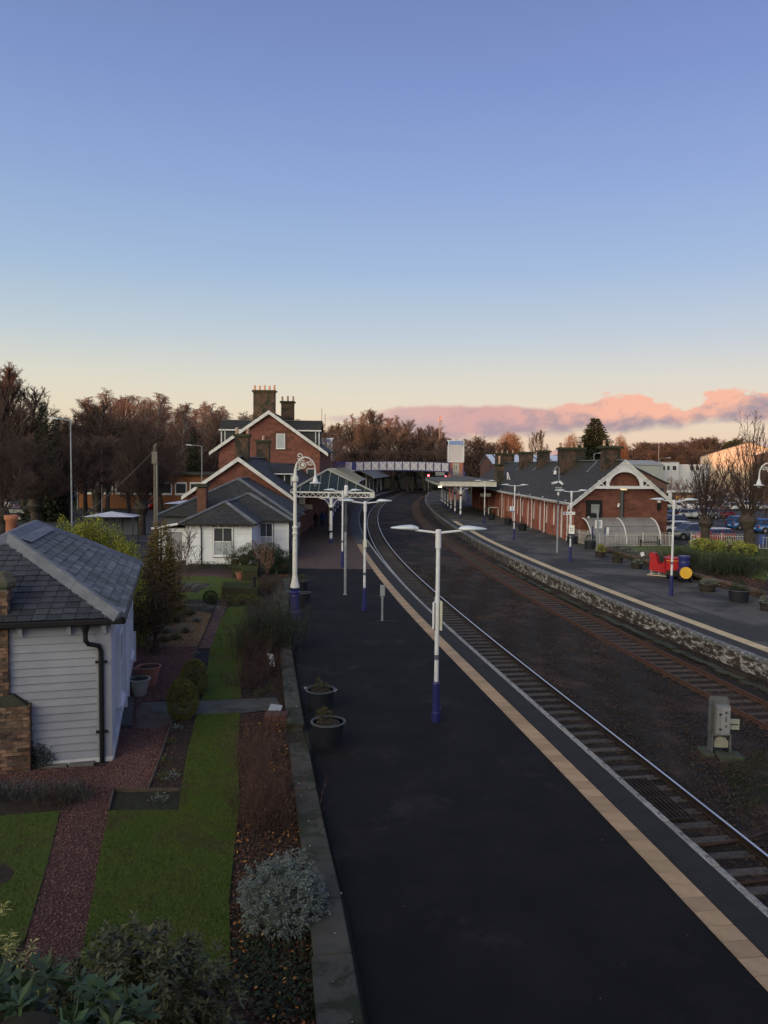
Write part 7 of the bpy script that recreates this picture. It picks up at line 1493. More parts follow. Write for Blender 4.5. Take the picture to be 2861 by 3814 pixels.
# fallen leaves, grit
P = []
for _ in range(46): y = 9 + 22 * rnd.random(); P.append((plx(y) + .3 + rnd.random() * (E1.at(E1.sY(y)).x - plx(y) - 1.9), y, .006))
scatter_stones('platform_litter', np.array(P), .005, .016, mat('litter', (.35, .33, .3), (.12, .08, .05), 3, 1, island=.5), .25)
PLT = gp([(1352, 1076), (1590, 1050)], Z5) + [(plx(y) - kwid(y) - .12, y, 0) for y in (18, 15, 12, 10, 8, 6)] + [(-1.9, 6, 0)] + gp([(1095, 1035), (1090, 860), (1112, 480), (1138, 250), (1130, 0)], Z6)
PLT2 = gp([(1385, 470), (1470, 420), (1480, 640)], Z5) + [(plx(y) - kwid(y) - .12, y, 0) for y in (30, 26, 23.5, 21.6)] + gp([(1545, 975), (1358, 985), (1352, 870), (1375, 700), (1408, 560)], Z5)
litter_m = mat('leaf_litter', (.085, .045, .032), (.050, .030, .024), 2, .95, island=.55, tint=(.12, .055, .03)); orange_l = mat('orange_leaves', (.42, .19, .035), (.34, .22, .05), 3, .9, island=.4, tint=(.28, .09, .03))
def litter(name, P_, n, ln, m, seed, z=.02):
    q = fill(P_, n, seed); r = np.random.RandomState(seed); p = np.c_[q, z + r.rand(len(q)) * .05]; a = r.uniform(0, 2 * PI, len(q)); o = obj(name, leafmesh(name, p, np.c_[np.cos(a), np.sin(a), r.randn(len(q)) * .25], ln, ln * .7, seed), m); o['kind'] = 'stuff'
litter('leaf_litter', PLT, 9000, .055, litter_m, 31); litter('leaf_litter', PLT2, 3500, .06, litter_m, 32)
litter('orange_leaves', PLT, 330, .075, orange_l, 33, .07); litter('ground_ivy', gp([(1120, 900), (1500, 960), (1560, 1290), (1230, 1290), (1110, 1100)], Z6), 1500, .07, mat('ivy', (.030, .040, .018), (.02, .028, .014), 3, .8, island=.4), 34, .05)
litter('leaf_litter', gp([(970, 1125), (1100, 1078), (1015, 1510), (840, 1502)], Z5), 500, .05, litter_m, 35)

# ------------------------------------------------------------------ garden plants
def twigs(name, label, cat, loc, n, H, spread, m, seed, r0=.006, br=3, lean=(0, 0), base=.2, group=None, extra=None, curve=0.):
    """fan of thin branching stems from the ground"""
    r = np.random.RandomState(seed); S = []
    for i in range(n):
        p = np.array([r.randn() * base, r.randn() * base, 0.]); a = r.uniform(0, 2 * PI); e = abs(r.randn()) * .5 * spread
        d = np.array([math.cos(a) * e + lean[0], math.sin(a) * e + lean[1], 1.]); d /= np.linalg.norm(d); L = H * r.uniform(.55, 1.05); k = 5; q = p
        for s in range(k):
            d = d + r.randn(3) * .09 + np.array([d[0], d[1], -.3]) * curve; d /= np.linalg.norm(d); q2 = q + d * L / k; rr = r0 * (1 - .7 * s / k); S.append((*q, *q2, rr, rr * .8))
            if s >= 1:
                for _ in range(br):
                    d2 = d + r.randn(3) * .5; d2[2] = abs(d2[2]); d2 /= np.linalg.norm(d2); l = L * .22 * r.uniform(.4, 1.2); m_ = q2 + d2 * l; S.append((*q2, *m_, rr * .6, rr * .3))
            q = q2
    t = thing(name, label, cat, loc, 0, group); o = obj('stems', seg_mesh('stems', S, 3), m, t)
    if extra: extra(t, np.array(S)[:, 3:6])
    return t
def tufts(t, pts, n, ln, wd, m, seed=1, part='leaves', jit=.8):
    r = np.random.RandomState(seed); idx = r.randint(0, len(pts), n); p = pts[idx] + r.randn(n, 3) * .015; d = r.randn(n, 3) * jit; d[:, 2] = np.abs(d[:, 2]) + .2; obj(part, leafmesh(part, p, d, ln, wd, seed), m, t)
def at_g(fn, x, y): p = G(*fn(x, y)); return (p.x, p.y, 0)
gold = mat('golden_conifer', (.20, .235, .030), (.085, .125, .020), 1.6, .85, island=.45, tint=(.25, .24, .045)); bronze = mat('bronze_conifer', (.10, .085, .028), (.045, .055, .020), 1.2, .9, island=.4, tint=(.22, .14, .03))
topi = mat('topiary_leaf', (.125, .135, .028), (.075, .088, .020), 3, .85, island=.35, tint=(.13, .11, .03))
def feathery(name, label, loc, bl, n, ln, wd, m, seed, core=None):
    """plumes: leaf sprays swept up and outward"""
    t = thing(name, label, 'shrub' if 'shrub' in name else 'tree', loc); P, D = blobs(bl, n, seed, .35, .5); D = D * .9 + np.array([[0, 0, .75]]); f = obj('foliage', leafmesh('foliage', P, D, ln, wd, seed, .05, .28), m, t); obj('branches', core_mesh(bl, .42), core or inner, t); return t
feathery('golden_conifer', 'big yellow-green feathery conifer behind the near shed roof', (-12.7, 33.0, 0), [(-1.9, -.5, 1.7, 1.5, 1.2, 1.9), (-2.5, .5, 2.9, .9, 1, 1.3), (-.4, -.2, 2.4, 1.3, 1.1, 1.9), (.1, 0, 3.7, .75, .8, 1.1), (1.4, -.6, 1.9, 1.3, 1, 1.6), (1.9, -1.4, 1.3, 1.1, 1, 1.4), (1.6, -.4, 2.9, .6, .6, 1.0), (2.6, -2.5, 1.0, .9, .9, 1.3), (2.9, -3.6, .9, .8, .8, 1.1), (-1.0, .3, 3.3, .8, .8, 1.2), (.9, 0, 3.2, .8, .8, 1.1)], 60000, .13, .040, gold, 3)
conifer('bronze_conifer', 'tall bronze-tinted conifer between the golden conifer and the cottage', -10.35, 35.6, 4.6, 1.02, bronze, 9, 60, 48, .1, .20, power=.62, wl=.22, fill=1.6)
P = G(600, 2255); leafy('laurel_shrub', 'pale green broad-leaved shrub at the foot of the bronze conifer', 'shrub', (G(553, 2262).x, G(553, 2262).y, 0), [(0, 0, .6, .75, .6, .75), (.25, 0, 1.0, .5, .5, .5)], 2600, .13, .055, mat('laurel', (.10, .135, .05), (.06, .085, .03), 3, .6, island=.4), inner, 12)
p = shed.matrix_world @ Vector((.2, 9.0, 0)) if False else Vector((-8.5, 27.6, 0)); tw = twigs('dead_creeper', 'dead brown creeper hanging over the far corner of the near shed', 'climber', (-8.75, 28.6, 0), 34, 3.1, .35, mat('creeper', (.085, .055, .038), (.05, .035, .026), 3), 5, .012, 5, base=.35, extra=lambda t, s: tufts(t, s, 3600, .09, .05, mat('dead_leaf', (.10, .065, .04), (.06, .04, .03), 3, 1, island=.4)))
twigs('ornamental_grass', 'tall straw-coloured ornamental grass behind the bark bed', 'grass clump', at_g(Z2, 480, 565), 330, 1.45, 1.5, mat('straw', (.20, .14, .08), (.12, .085, .05), 2), 6, .006, 0, base=.24, curve=.13)
twigs('ornamental_grass', 'low straw-coloured grass clump beside the shed corner', 'grass clump', at_g(Z2, 320, 650), 180, .7, 1.5, mat('straw', (.2, .14, .08)), 7, .005, 0, base=.18, curve=.16)
for i, (x, y, r_, h_, l) in enumerate(((642, 560, .42, .42, 'dark green spiky mound in the bark bed'), (708, 638, .38, .30, 'grey-green mound at the right of the bark bed'), (560, 640, .44, .20, 'flat grey-green mound in the middle of the bark bed'), (548, 708, .22, .14, 'tiny green tuft near the front of the bark bed'), (790, 555, .26, .20, 'small greyish tuft at the back of the bark bed'), (635, 690, .24, .12, 'faint low tuft at the right front of the bark bed'), (745, 500, .25, .15, 'small dark tuft beside the brick path'))):
    leafy('mound_plant', l, 'plant', at_g(Z2, x, y), [(0, 0, h_ * .4, r_, r_, h_)], 700, .09, .016, (lg, lgrey, lgrey, lg, lgrey, lg, lb)[i], inner, 40 + i, .4, up=1.0)
def litbed(P_, n, m, seed, l): pass
leafy('heather_bed', 'ragged grey and brown low planting in the dark bed beside the star lawn', 'plants', at_g(Z2, 760, 455), [(-.8, .3, .02, .9, .5, .2), (.4, .2, .02, .9, .5, .18), (1.2, -.2, .02, .6, .4, .16)], 1500, .08, .03, lgrey, None, 51)
leafy('heather_bed', 'silvery clump planted in the star-shaped bed of the far lawn', 'plants', at_g(Z2, 750, 300), [(0, 0, .05, .95, .55, .3), (.5, .2, .05, .5, .4, .25)], 900, .10, .04, lgrey, None, 52)
def topiary(label, x, y, r_, h_, seed, group='clipped egg-shaped bushes by the gravel'):
    g = at_g(Z2, x, y); leafy('topiary', label, 'bush', g, [(0, 0, h_ * .48, r_, r_, h_ * .54)], 9000, .045, .024, topi, inner, seed, .80, .10, group)
topiary('clipped egg-shaped yellow-green bush nearest the camera, on the concrete path', 685, 1298, .42, 1.12, 61); topiary('clipped egg-shaped yellow-green bush just behind, beside the lawn strip', 772, 1122, .42, 1.12, 62)
def hedge(label, P_, h, m, seed, n, name='box_hedge', lf=.045):
    c = sum((Vector(v) for v in P_), Vector()) / len(P_); c.z = 0; t = thing(name, label, 'hedge', tuple(c)); b = MB(); b.prism([(v[0] - c.x, v[1] - c.y, 0) for v in P_], (0, 0, h - .04)); obj('branches', b, inner, t)
    r = np.random.RandomState(seed); q = fill([(v[0] - c.x, v[1] - c.y) for v in P_], n // 2, seed); top = np.c_[q, h - .03 + .03 * r.rand(len(q))]; S = []
    for a, e in zip(P_, P_[1:] + P_[:1]): a, e = Vector(a) - c, Vector(e) - c; k = int(n / 2 / len(P_)); f = r.rand(k)[:, None]; S.append(np.array(a)[None] * (1 - f) + np.array(e)[None] * f + np.c_[r.randn(k, 2) * .02, r.rand(k) * h])
    P = np.concatenate([top] + S); D = r.randn(len(P), 3); D[:, 2] += .5; obj('foliage', leafmesh('foliage', P, D, lf, lf * .5, seed), m, t)
hedge_m = mat('hedge_leaf', (.070, .092, .018), (.042, .060, .013), 2, .85, island=.35, tint=(.075, .085, .02))
hedge('long clipped box hedge behind the small golden hedge', gp([(988, 372), (1262, 385), (1275, 330), (1000, 322)], Z2), .62, hedge_m, 65, 5200)
hedge('clipped box hedge in an L-shape with a terracotta pot in front', gp([(1068, 212), (1140, 215), (1150, 238), (1262, 240), (1268, 205), (1075, 186)], Z2), .70, hedge_m, 66, 4200)
leafy('golden_hedge', 'low golden-leaved hedge between the box hedge and the lawn strip', 'hedge', at_g(Z2, 1130, 425), [(-.55, 0, .2, .5, .3, .34), (.1, 0, .2, .5, .3, .36), (.7, 0, .2, .5, .32, .36)], 2600, .06, .03, mat('golden_leaf', (.12, .105, .03), (.07, .065, .02), 3, .85, island=.4), inner, 67, .8, .15)
leafy('box_ball', 'small round clipped box ball beside the star lawn', 'bush', at_g(Z2, 900, 412), [(0, 0, .33, .36, .36, .36)], 5000, .04, .02, boxw, inner, 68, .88, .08)
# right-hand border
twigs('rosemary_bush', 'large dark spiky rosemary bush spilling over the wall by the ornate lamp', 'shrub', (-4.42, 29.6, 0), 420, 1.7, .95, mat('rosemary_stem', (.045, .05, .035)), 8, .010, 3, base=.55, extra=lambda t, s: tufts(t, s, 15000, .085, .014, mat('rosemary', (.048, .062, .044), (.028, .040, .028), 2, .9, island=.45, tint=(.07, .075, .045)), 8, jit=.5))
redst = mat('red_stems', (.125, .075, .062), (.080, .052, .044), 2, 1, rand=.1); gst = mat('brown_stems', (.085, .058, .048), (.055, .040, .034), 2)
for i, (x, y, n, H_, l, m_) in enumerate(((1235, 860, 120, 1.15, 'brown twiggy bare shrub just below the rosemary', gst), (1300, 960, 110, .95, 'brown twiggy shrub in the middle of the upper border', gst), (1230, 1050, 90, .75, 'brown twiggy shrub at the near end of the upper border', gst), (1290, 740, 90, 1.1, 'grey-brown twiggy shrub beside the lawn strip', gst))):
    twigs('twiggy_shrub', l, 'shrub', at_g(Z2, x, y), n, H_, 1.3, m_, 80 + i, .007, 4, base=.3, extra=(lambda t, s: tufts(t, s, 500, .05, .03, litter_m, 3)))
for i, (x, y, n, H_, l) in enumerate(((1215, 60, 90, 1.05, 'red-stemmed bare shrub nearest the concrete path'), (1260, 230, 110, 1.1, 'red-stemmed bare shrub in the middle of the lower border'), (1230, 360, 90, 1.0, 'red-stemmed bare shrub just above the silver bush'), (1330, 330, 46, .8, 'red-stemmed bare shrub beside the coping, above the silver bush'))):
    twigs('red_stem_shrub', l, 'shrub', at_g(Z6, x, y), n, H_, 1.1, redst, 90 + i, .0055, 4, base=.28, extra=(lambda t, s: tufts(t, s, 260, .05, .03, litter_m, 5)))
def senecio():
    g = G(*Z6(1330, 860)); t = thing('silver_bush', 'rounded silver-leaved bush overhanging the coping, right of the lawn', 'shrub', (g.x - .02, g.y + .25, 0)); r = np.random.RandomState(5)
    bl = [(0, 0, .42, .60, .50, .55), (-.28, .1, .36, .38, .4, .48), (.32, -.05, .34, .40, .4, .45), (0, -.28, .28, .45, .35, .38), (.12, .3, .50, .42, .36, .45)]; P, D = blobs(bl, 1400, 5, .70, .42); V, Dd = [], []
    for p, d in zip(P, D):
        for k in range(15): a = r.uniform(0, 2 * PI); e = np.array([math.cos(a), math.sin(a), 0]); v = e * .8 + d * .5 + np.array([0, 0, .05]); V.append(p + d * (.05 - .008 * k) + r.randn(3) * .012); Dd.append(v)
    obj('foliage', leafmesh('foliage', np.array(V), np.array(Dd), .052, .021, 5, .28, .25), mat('silver_leaf', (.150, .180, .158), (.095, .120, .104), 5, .85, island=.35, tint=(.20, .225, .20)), t); obj('branches', core_mesh(bl, .62), mat('silver_inner', (.06, .07, .06)), t)
senecio()
def rosettes(name, label, loc, bl, n, per, ln, wd, m, seed, core, shell=.8, tilt=.55, curl=.25, stem=.10):
    r = np.random.RandomState(seed); t = thing(name, label, 'shrub', loc); P, D = blobs(bl, n, seed, shell, .3); V, Dd = [], []
    for p, d in zip(P, D):
        d = d * .7 + np.array([0, 0, .8]); d /= np.linalg.norm(d); u = np.cross(d, r.randn(3)); u /= np.linalg.norm(u); w = np.cross(d, u)
        for k in range(per): a = k * 2.4 + r.rand() * .5; e = u * math.cos(a) + w * math.sin(a); f = k / per; V.append(p + d * stem * (f - .5)); Dd.append(e * (1 - .55 * f) + d * (tilt * (.3 + f)))
    obj('foliage', leafmesh('foliage', np.array(V), np.array(Dd), ln, wd, seed, curl, .12), m, t); obj('branches', core_mesh(bl, .55), core, t); return t
rosettes('pieris_bush', 'dense olive-green small-leaved bush in the near foreground left of the leaf bed', (-2.75, 8.0, 0), [(0, 0, 1.0, .95, .7, .95), (-.85, -.2, .95, .8, .6, .8), (.55, .25, 1.05, .6, .55, .75), (.05, .35, 1.35, .55, .45, .62), (-1.3, -.3, .8, .6, .6, .7), (.75, -.35, .6, .5, .5, .6)], 2000, 12, .10, .034, mat('pieris', (.095, .105, .045), (.055, .068, .030), 3, .5, island=.4, tint=(.085, .080, .035), spec=.4), 21, inner)
rosettes('rhododendron', 'large-leaved dark green rhododendron filling the bottom left corner', (-2.25, 4.7, 0), [(0, 0, 3.35, .62, .5, .55), (-.65, .1, 3.45, .5, .5, .5), (.45, .3, 3.1, .35, .4, .4), (-.25, .35, 3.25, .5, .4, .5), (-.3, 0, 2.2, 1.0, .7, 1.2), (-1.1, .2, 3.1, .5, .5, .6)], 420, 11, .145, .056, mat('rhododendron', (.060, .120, .036), (.040, .080, .026), 3, .6, island=.3, tint=(.05, .075, .03), spec=.5), 22, inner, .9, .5, .1, .06)
rosettes('variegated_shrub', 'yellow variegated narrow-leaved shrub at the left edge by the gravel', (-3.62, 7.6, 0), [(0, 0, 1.35, .26, .3, .75), (-.35, .0, 1.55, .35, .4, .95), (-.8, 0, 1.4, .45, .4, .9)], 420, 13, .085, .018, mat('variegated', (.36, .33, .10), (.13, .16, .04), 9, .6, island=.45, tint=(.46, .42, .18)), 23, inner, .75, .5, .3)
tw = twigs('lavender_hedge', 'grey lavender hedge between the gravel and the lower left lawn', 'shrub', (G(*Z6(150, 235)).x, G(*Z6(150, 235)).y, 0), 10, .3, 1, gst, 9, base=.5); bb = [(x_, 0, .10, .42, .28, .34) for x_ in np.linspace(-1.9, .9, 7)]; P, D = blobs(bb, 5200, 9, .35, .3); obj('foliage', leafmesh('foliage', P, D * .5 + np.array([[0, 0, 1.]]), .10, .014, 9), mat('lavender', (.095, .105, .10), (.060, .070, .068), 3, .95, island=.4), tw)
tw = twigs('lavender_shrub', 'brown twiggy end of the lavender hedge beside the gravel', 'shrub', (G(*Z6(330, 235)).x, G(*Z6(330, 235)).y, 0), 120, .42, 1.4, gst, 10, .005, 3, base=.25)
leafy('herb_bush', 'small dark green bushy plant against the shed front by the chimney', 'plant', (G(*Z5(205, 1362)).x, G(*Z5(205, 1362)).y, 0), [(0, 0, .22, .42, .25, .36), (-.2, 0, .2, .3, .22, .3)], 4200, .07, .022, mat('herb', (.045, .062, .036), (.03, .044, .028), 3, .9, island=.4), None, 24, .2)
for i, (x, y, s, fn, l, m_) in enumerate(((995, 1165, .17, Z5, 'small pale weed at the top of the dark strip bed', lgrey), (965, 1240, .15, Z5, 'small green weed on the dark strip bed', lg), (935, 1350, .2, Z5, 'leafy weed in the middle of the dark strip bed', lg), (915, 1440, .18, Z5, 'leafy weed near the end of the dark strip bed', lg), (965, 1440, .2, Z5, 'spiky little plant near the lawn edge of the strip bed', lgrey), (1100, 740, .16, Z5, 'pale tuft at the top of the upper dark bed', lgrey), (1085, 800, .15, Z5, 'green tuft on the edge of the upper dark bed', lg), (760, 240, .2, Z6, 'low grey plant in the mossy square bed', lgrey), (1520, 945, .18, Z5, 'green tuft at the end of the upper border by the path', lg), (1460, 965, .18, Z5, 'small leafy tuft beside the concrete path end', lg))):
    leafy('small_plant', l, 'plant', at_g(fn, x, y), [(0, 0, .04, s, s, s * .7)], 150, .06, .025, m_, None, 100 + i, .2, up=.8)
# far end of the garden, against the cottage
leafy('evergreen_shrub', 'large dark evergreen shrub in front of the cottage bay window', 'shrub', at_g(Z2, 1330, 175), [(0, 0, .8, 1.2, .9, 1.0), (.9, .2, .7, .9, .8, .9), (.2, .3, 1.3, .8, .7, .7), (1.3, -.3, .5, .7, .6, .6)], 12000, .14, .03, mat('shrub_dark', (.034, .050, .028), (.022, .034, .020), 2, .9, island=.45), inner, 71)
leafy('bronze_shrub', 'olive-brown loose shrub left of the evergreen before the cottage', 'shrub', at_g(Z2, 1160, 150), [(0, 0, .7, .95, .7, .9), (.5, .2, 1.0, .8, .6, .9), (-.6, 0, .5, .7, .5, .6)], 7000, .11, .03, mat('shrub_bronze', (.075, .070, .028), (.045, .050, .022), 2, .9, island=.45), inner, 72)
for i, (x, y, l) in enumerate(((800, 130, 'low dark plants against the left of the cottage wall'), (930, 140, 'low dark plants under the cottage window'), (720, 150, 'low dark plants at the cottage corner'))): leafy('border_plants', l, 'plants', at_g(Z2, x, y), [(0, 0, .12, .9, .35, .38), (.6, 0, .1, .5, .3, .3)], 900, .10, .03, lb if i != 1 else mat('shrub_dark', (.03, .05, .03)), None, 110 + i, .3, up=.8)
twigs('climbing_rose', 'bare climbing rose on the cottage wall right of its window', 'climber', (-10.7, 54.1, 0), 16, 2.1, .8, gst, 12, .012, 5, base=.3); tr_ = pS[0]
p = G(*Z2(655, 415)); plant_tree((tr_[0], tr_[1], tr_[2], 0), p.x, p.y, 0, 1.12, 'small bare branching tree between the bark bed and the cottage', rz=1.0, name='small_tree', sz=1.15)
p = G(*Z2(1340, 205)); plant_tree((pS[1][0], pS[1][1], pS[1][2], 0), p.x, p.y, 0, .62, 'small pale-stemmed bare sapling before the evergreen shrub', rz=2.0, name='small_tree', sz=1.2)
twigs('twiggy_shrub', 'pale yellowish twiggy shrub near the far end of the coping wall', 'shrub', at_g(Z2, 1370, 330), 90, .95, 1.2, gst, 14, .008, 4, base=.3, extra=lambda t, s: tufts(t, s, 900, .06, .03, lb, 4)); twigs('twiggy_shrub', 'dark red-brown twiggy shrub beside the box hedge', 'shrub', at_g(Z2, 1300, 300), 80, .8, 1.2, redst, 15, .008, 4, base=.3)
twigs('twiggy_shrub', 'greyish seed-headed shrub beside the ornate lamp base', 'shrub', at_g(Z2, 1440, 400), 60, .9, 1.4, mat('pale_stem', (.14, .125, .11)), 16, .008, 4, base=.25)
for i, (x, y, h_, l) in enumerate(((1275, 215, 1.25, 'black garden post behind the box hedge'), (1240, 372, 1.20, 'black garden post in front of the box hedge'))): b = MB(); b.lathe([(.07, 0), (.07, h_ - .1), (.09, h_ - .08), (.09, h_ - .03), (.05, h_)], 10); tag(obj('garden_post', b, black, None, at_g(Z2, x, y)), l, 'post', 'black posts in the garden')
# pots
tub('terracotta_pot', 'large terracotta pot with dark soil on the gravel beside the shed', 'pot', at_g(Z2, 425, 1040), .37, .62, mat('terracotta', (.32, .135, .095), (.26, .115, .085), 4, .8, .1, 30), None, taper=.60, plant=([(0, 0, 0, .25, .25, .06)], 120, .05, .012, lb), seed=31)
tub('cream_pot', 'cream plastic pot with green plant beside the terracotta pot', 'pot', at_g(Z2, 352, 1118), .32, .52, mat('cream_pot', (.30, .30, .26), (.25, .25, .22), 4, .7), None, taper=.62, plant=([(0, 0, -.02, .26, .26, .10)], 900, .05, .008, mat('pot_green', (.035, .055, .022), (.025, .04, .018), 3, island=.4)), seed=32)
tub('terracotta_pot', 'small terracotta pot in front of the far box hedge', 'pot', at_g(Z2, 1130, 222), .30, .42, mat('terracotta', (.32, .135, .095)), None, taper=.6, seed=33)
b = MB(); b.box(-.28, .1, -.12, .12, 0, .07); tag(obj('plant_saucer', b, mat('saucer', (.22, .12, .09)), None, at_g(Z2, 318, 925)), 'flat terracotta tray behind the large terracotta pot', 'tray')
b = MB(); b.prism([(-.10, 0, 0), (.12, 0, 0), (.06, .05, .42), (-.16, .05, .45)], (0, .01, 0)); tag(obj('plant_label', b, white, None, at_g(Z2, 1372, 895)), 'white tilted plant label board in the upper border', 'label')
b = MB(); b.prism([(-.22, -.1, .10), (.16, -.22, .10), (.22, .02, .28), (-.14, .16, .28)], (0, 0, .012)); tag(obj('plaque', b, mat('plaque', (.30, .33, .36), rough=.25), None, at_g(Z5, 1545, 1078)), 'tilted grey plaque at the end of the concrete path', 'plaque')
b = MB(); b.prism([(-.12, -.08, .02), (.14, -.06, .02), (.10, .1, .07), (-.08, .1, .06)], (0, 0, .012)); tag(obj('stone_fragment', b, mat('pale_stone', (.26, .25, .23)), None, at_g(Z2, 445, 690)), 'pale flat stone lying on the bark bed', 'stone')
b = MB(); b.box(-.07, .07, -.02, .02, 0, .3); tag(obj('plant_label', b, white, None, at_g(Z2, 1408, 178)), 'small white plant label near the cottage end of the wall', 'label')
fb_ = thing('brick_border', 'short run of red bricks at the far end of the garden', 'bricks', at_g(Z2, 1455, 205)); [obj('brick', (lambda b: (b.box(-.5 + i * .24, -.28 + i * .24, -.1, .1, j * .08, j * .08 + .07), b)[1])(MB()), rb_, fb_) for i in range(5) for j in range(2)]

# garden of the far platform
PRG = [(19.75, 67.0), (20.2, 60), (20.95, 50.4), (22.0, 43.5), (23.1, 34), (44, 34), (44, 64), (33.0, 69.5), (26.6, 70.7), (21.4, 70.0), (19.8, 68.8)]
poly('garden_soil', PRG, .10, soil, .15); LR = [(21.6, 66.3), (22.6, 60), (24.2, 52), (25.2, 44), (26, 35), (43, 35), (43, 63.5), (33.0, 69.0), (28.5, 70.2), (24, 70.0), (22.2, 69.6)]
poly('lawn', LR, .14, lawn_m, .1); q = fill(LR, 16000, 50); r_ = NR; n = len(q); V = np.stack([np.c_[q, np.full(n, .13)] - [.012, 0, 0], np.c_[q, np.full(n, .13)] + [.012, 0, 0], np.c_[q + NR.randn(n, 2) * .02, .18 + .04 * NR.rand(n)]], 1).reshape(-1, 3); o = obj('grass', npmesh('grass', V, np.arange(3 * n).reshape(-1, 3)), grass_m); o['kind'] = 'stuff'
ros = mat('rosemary', (.048, .062, .044)); yl = mat('yellow_shrub', (.33, .33, .07), (.17, .20, .045), 5, .8, island=.45)
twigs('rosemary_bush', 'big dark green rosemary bush behind the wall of the far garden', 'shrub', (23.6, 51.8, .1), 420, 1.4, 1.4, mat('rosemary_stem', (.04, .05, .03)), 18, .014, 3, base=.85, extra=lambda t, s: tufts(t, s, 14000, .12, .022, mat('far_rosemary', (.040, .062, .034), (.026, .042, .024), 2, .9, island=.45), 18, jit=.5))
twigs('rosemary_bush', 'dark green bush just behind the toy train', 'shrub', (21.9, 55.6, .1), 320, 1.25, 1.3, mat('rosemary_stem', (.04, .05, .03)), 19, .014, 3, base=.6, extra=lambda t, s: tufts(t, s, 8000, .12, .022, mat('far_rosemary', (.04, .062, .034)), 19, jit=.5))
twigs('ornamental_grass', 'grey arching grass behind the red sleigh', 'grass clump', (20.9, 59.0, .1), 220, 1.5, 1.6, mat('grey_grass', (.17, .16, .14), (.11, .10, .09), 2), 20, .012, 0, base=.4, curve=.12)
for i, (px, py, s, l) in enumerate(((2605, 2050, .8, 'yellow-green shrub at the left of the row before the railings'), (2650, 2060, 1.0, 'yellow-green shrub below the near lime trunk'), (2725, 2068, 1.25, 'largest yellow-leaved shrub in the row before the railings'), (2770, 2075, .9, 'yellow-leaved shrub left of the thick lime trunk'))):
    g = G(px, py); leafy('spotted_laurel', l, 'shrub', (g.x, g.y, .1), [(0, 0, .45, 1.1 * s, .6, .62 * s), (.5 * s, 0, .5, .7 * s, .5, .5 * s)], 1300, .16, .08, yl, inner, 120 + i)
for i, (px, py, l) in enumerate(((2835, 2075, 'low bushy plant right of the thick lime trunk'), (2340, 2060, 'grey low plants before the hooped railings left of the bench'), (2380, 2075, 'low grey plant near the bench'), (2300, 2050, 'small brownish plants at the end of the garden wall'))): g = G(px, py); leafy('border_plants', l, 'plants', (g.x, g.y, .1), [(0, 0, .2, .9, .5, .4)], 700, .12, .04, lgrey if i else lg, None, 130 + i, .3)
hedge('clipped box hedge square on the far garden lawn', [(26.6, 55.5, 0), (30.5, 56.5, 0), (31, 54.6, 0), (27.1, 53.5, 0)], .75, hedge_m, 75, 3000, lf=.08)
litter('border_litter', [(20.4, 58), (21.2, 50.4), (22.3, 43.5), (23.4, 34), (25.8, 35), (25, 44), (24, 52), (22.4, 60)], 2600, .12, litter_m, 77, .12)
litter('weeds', [(x, y) for x, y, z in gp([(1330, 1120), (1620, 1000), (1640, 1340), (1500, 1420)], lambda x, y: (1900 + x * .5878, 2200 + y * .5878), -.93)], 2200, .05, mat('track_weeds', (.034, .044, .018), (.025, .03, .014), 3, 1, island=.4), 78, -.94)
# ------------------------------------------------------------------ road bridge the photographer stands on, car parks, cars, street furniture
bs = mat('bridge_stone', (.18, .14, .12), (.12, .09, .08), .8, .95, .4, 12)
rbd = thing('road_bridge', 'stone road bridge over the tracks from which the station is seen', 'bridge', (0, -1, 0))
b = MB(); b.box(-60, -8.5, -9, -.2, -1, 5.6); obj('abutment', b, bs, rbd); b = MB(); b.box(24, 70, -9, -.2, -1, 5.6); obj('abutment', b, bs, rbd); b = MB(); b.box(-8.5, 24, -9, -.2, 4.7, 5.6); obj('deck', b, bs, rbd)
for y in (-9, -.55): b = MB(); b.box(-60, 70, y, y + .35, 5.6, 6.8); obj('parapet', b, bs, rbd)
tarmac = mat('car_park_tarmac', (.050, .050, .052), (.036, .036, .038), .25, .8, .4, 40, c3=(.075, .073, .07), c3scale=.12, c3th=.58)
poly('car_park', [(-75, 40, 0), (-19.5, 40, 0), (-18.5, 60, 0), (-18.6, 118, 0), (-75, 118, 0)], -.006, tarmac)
poly('car_park', [(28.6, 72.3, 0), (60, 60, 0), (85, 60, 0), (85, 160, 0), (28, 160, 0)], -.004, tarmac)
poly('car_park', [(-34, 236, 0), (-1.5, 236, 0), (3, 262, 0), (-34, 262, 0)], .02, tarmac)
lw = mat('road_paint', (.55, .55, .54), (.35, .35, .34), 3, .8)
bl_ = thing('bay_markings', 'white painted bay lines on the right-hand car park', 'markings')
for i in range(9):
    for y0, L in ((76, 4.6), (92, 4.6), (108, 4.6)): x = 31.5 + i * 2.6 + (y0 - 76) * .12; b = MB(); b.box(x, x + .1, y0, y0 + L, .001, .004); obj('line', b, lw, bl_)
bl2 = thing('bay_markings', 'white painted lines on the left-hand car park', 'markings')
for i in range(7): b = MB(); b.box(-44 + i * 2.8, -43.9 + i * 2.8, 70 + i * .6, 75 + i * .6, .0, .003); obj('line', b, lw, bl2)
for i in range(3): b = MB(); b.box(-28, -20, 62 + i * 9, 62.12 + i * 9, .0, .003); obj('line', b, lw, bl2)
tyre_m = mat('tyre', (.012, .012, .012), rough=.9); rim_m = mat('alloy', (.30, .31, .33), rough=.4, metal=.6); cglass = mat('car_glass', (.02, .024, .03), rough=.06, spec=.9)
hl_m = mat('headlight', (.55, .57, .6), rough=.15); tl_m = mat('tail_light', (.28, .01, .01), rough=.3)
def side_pt(P, f): pass
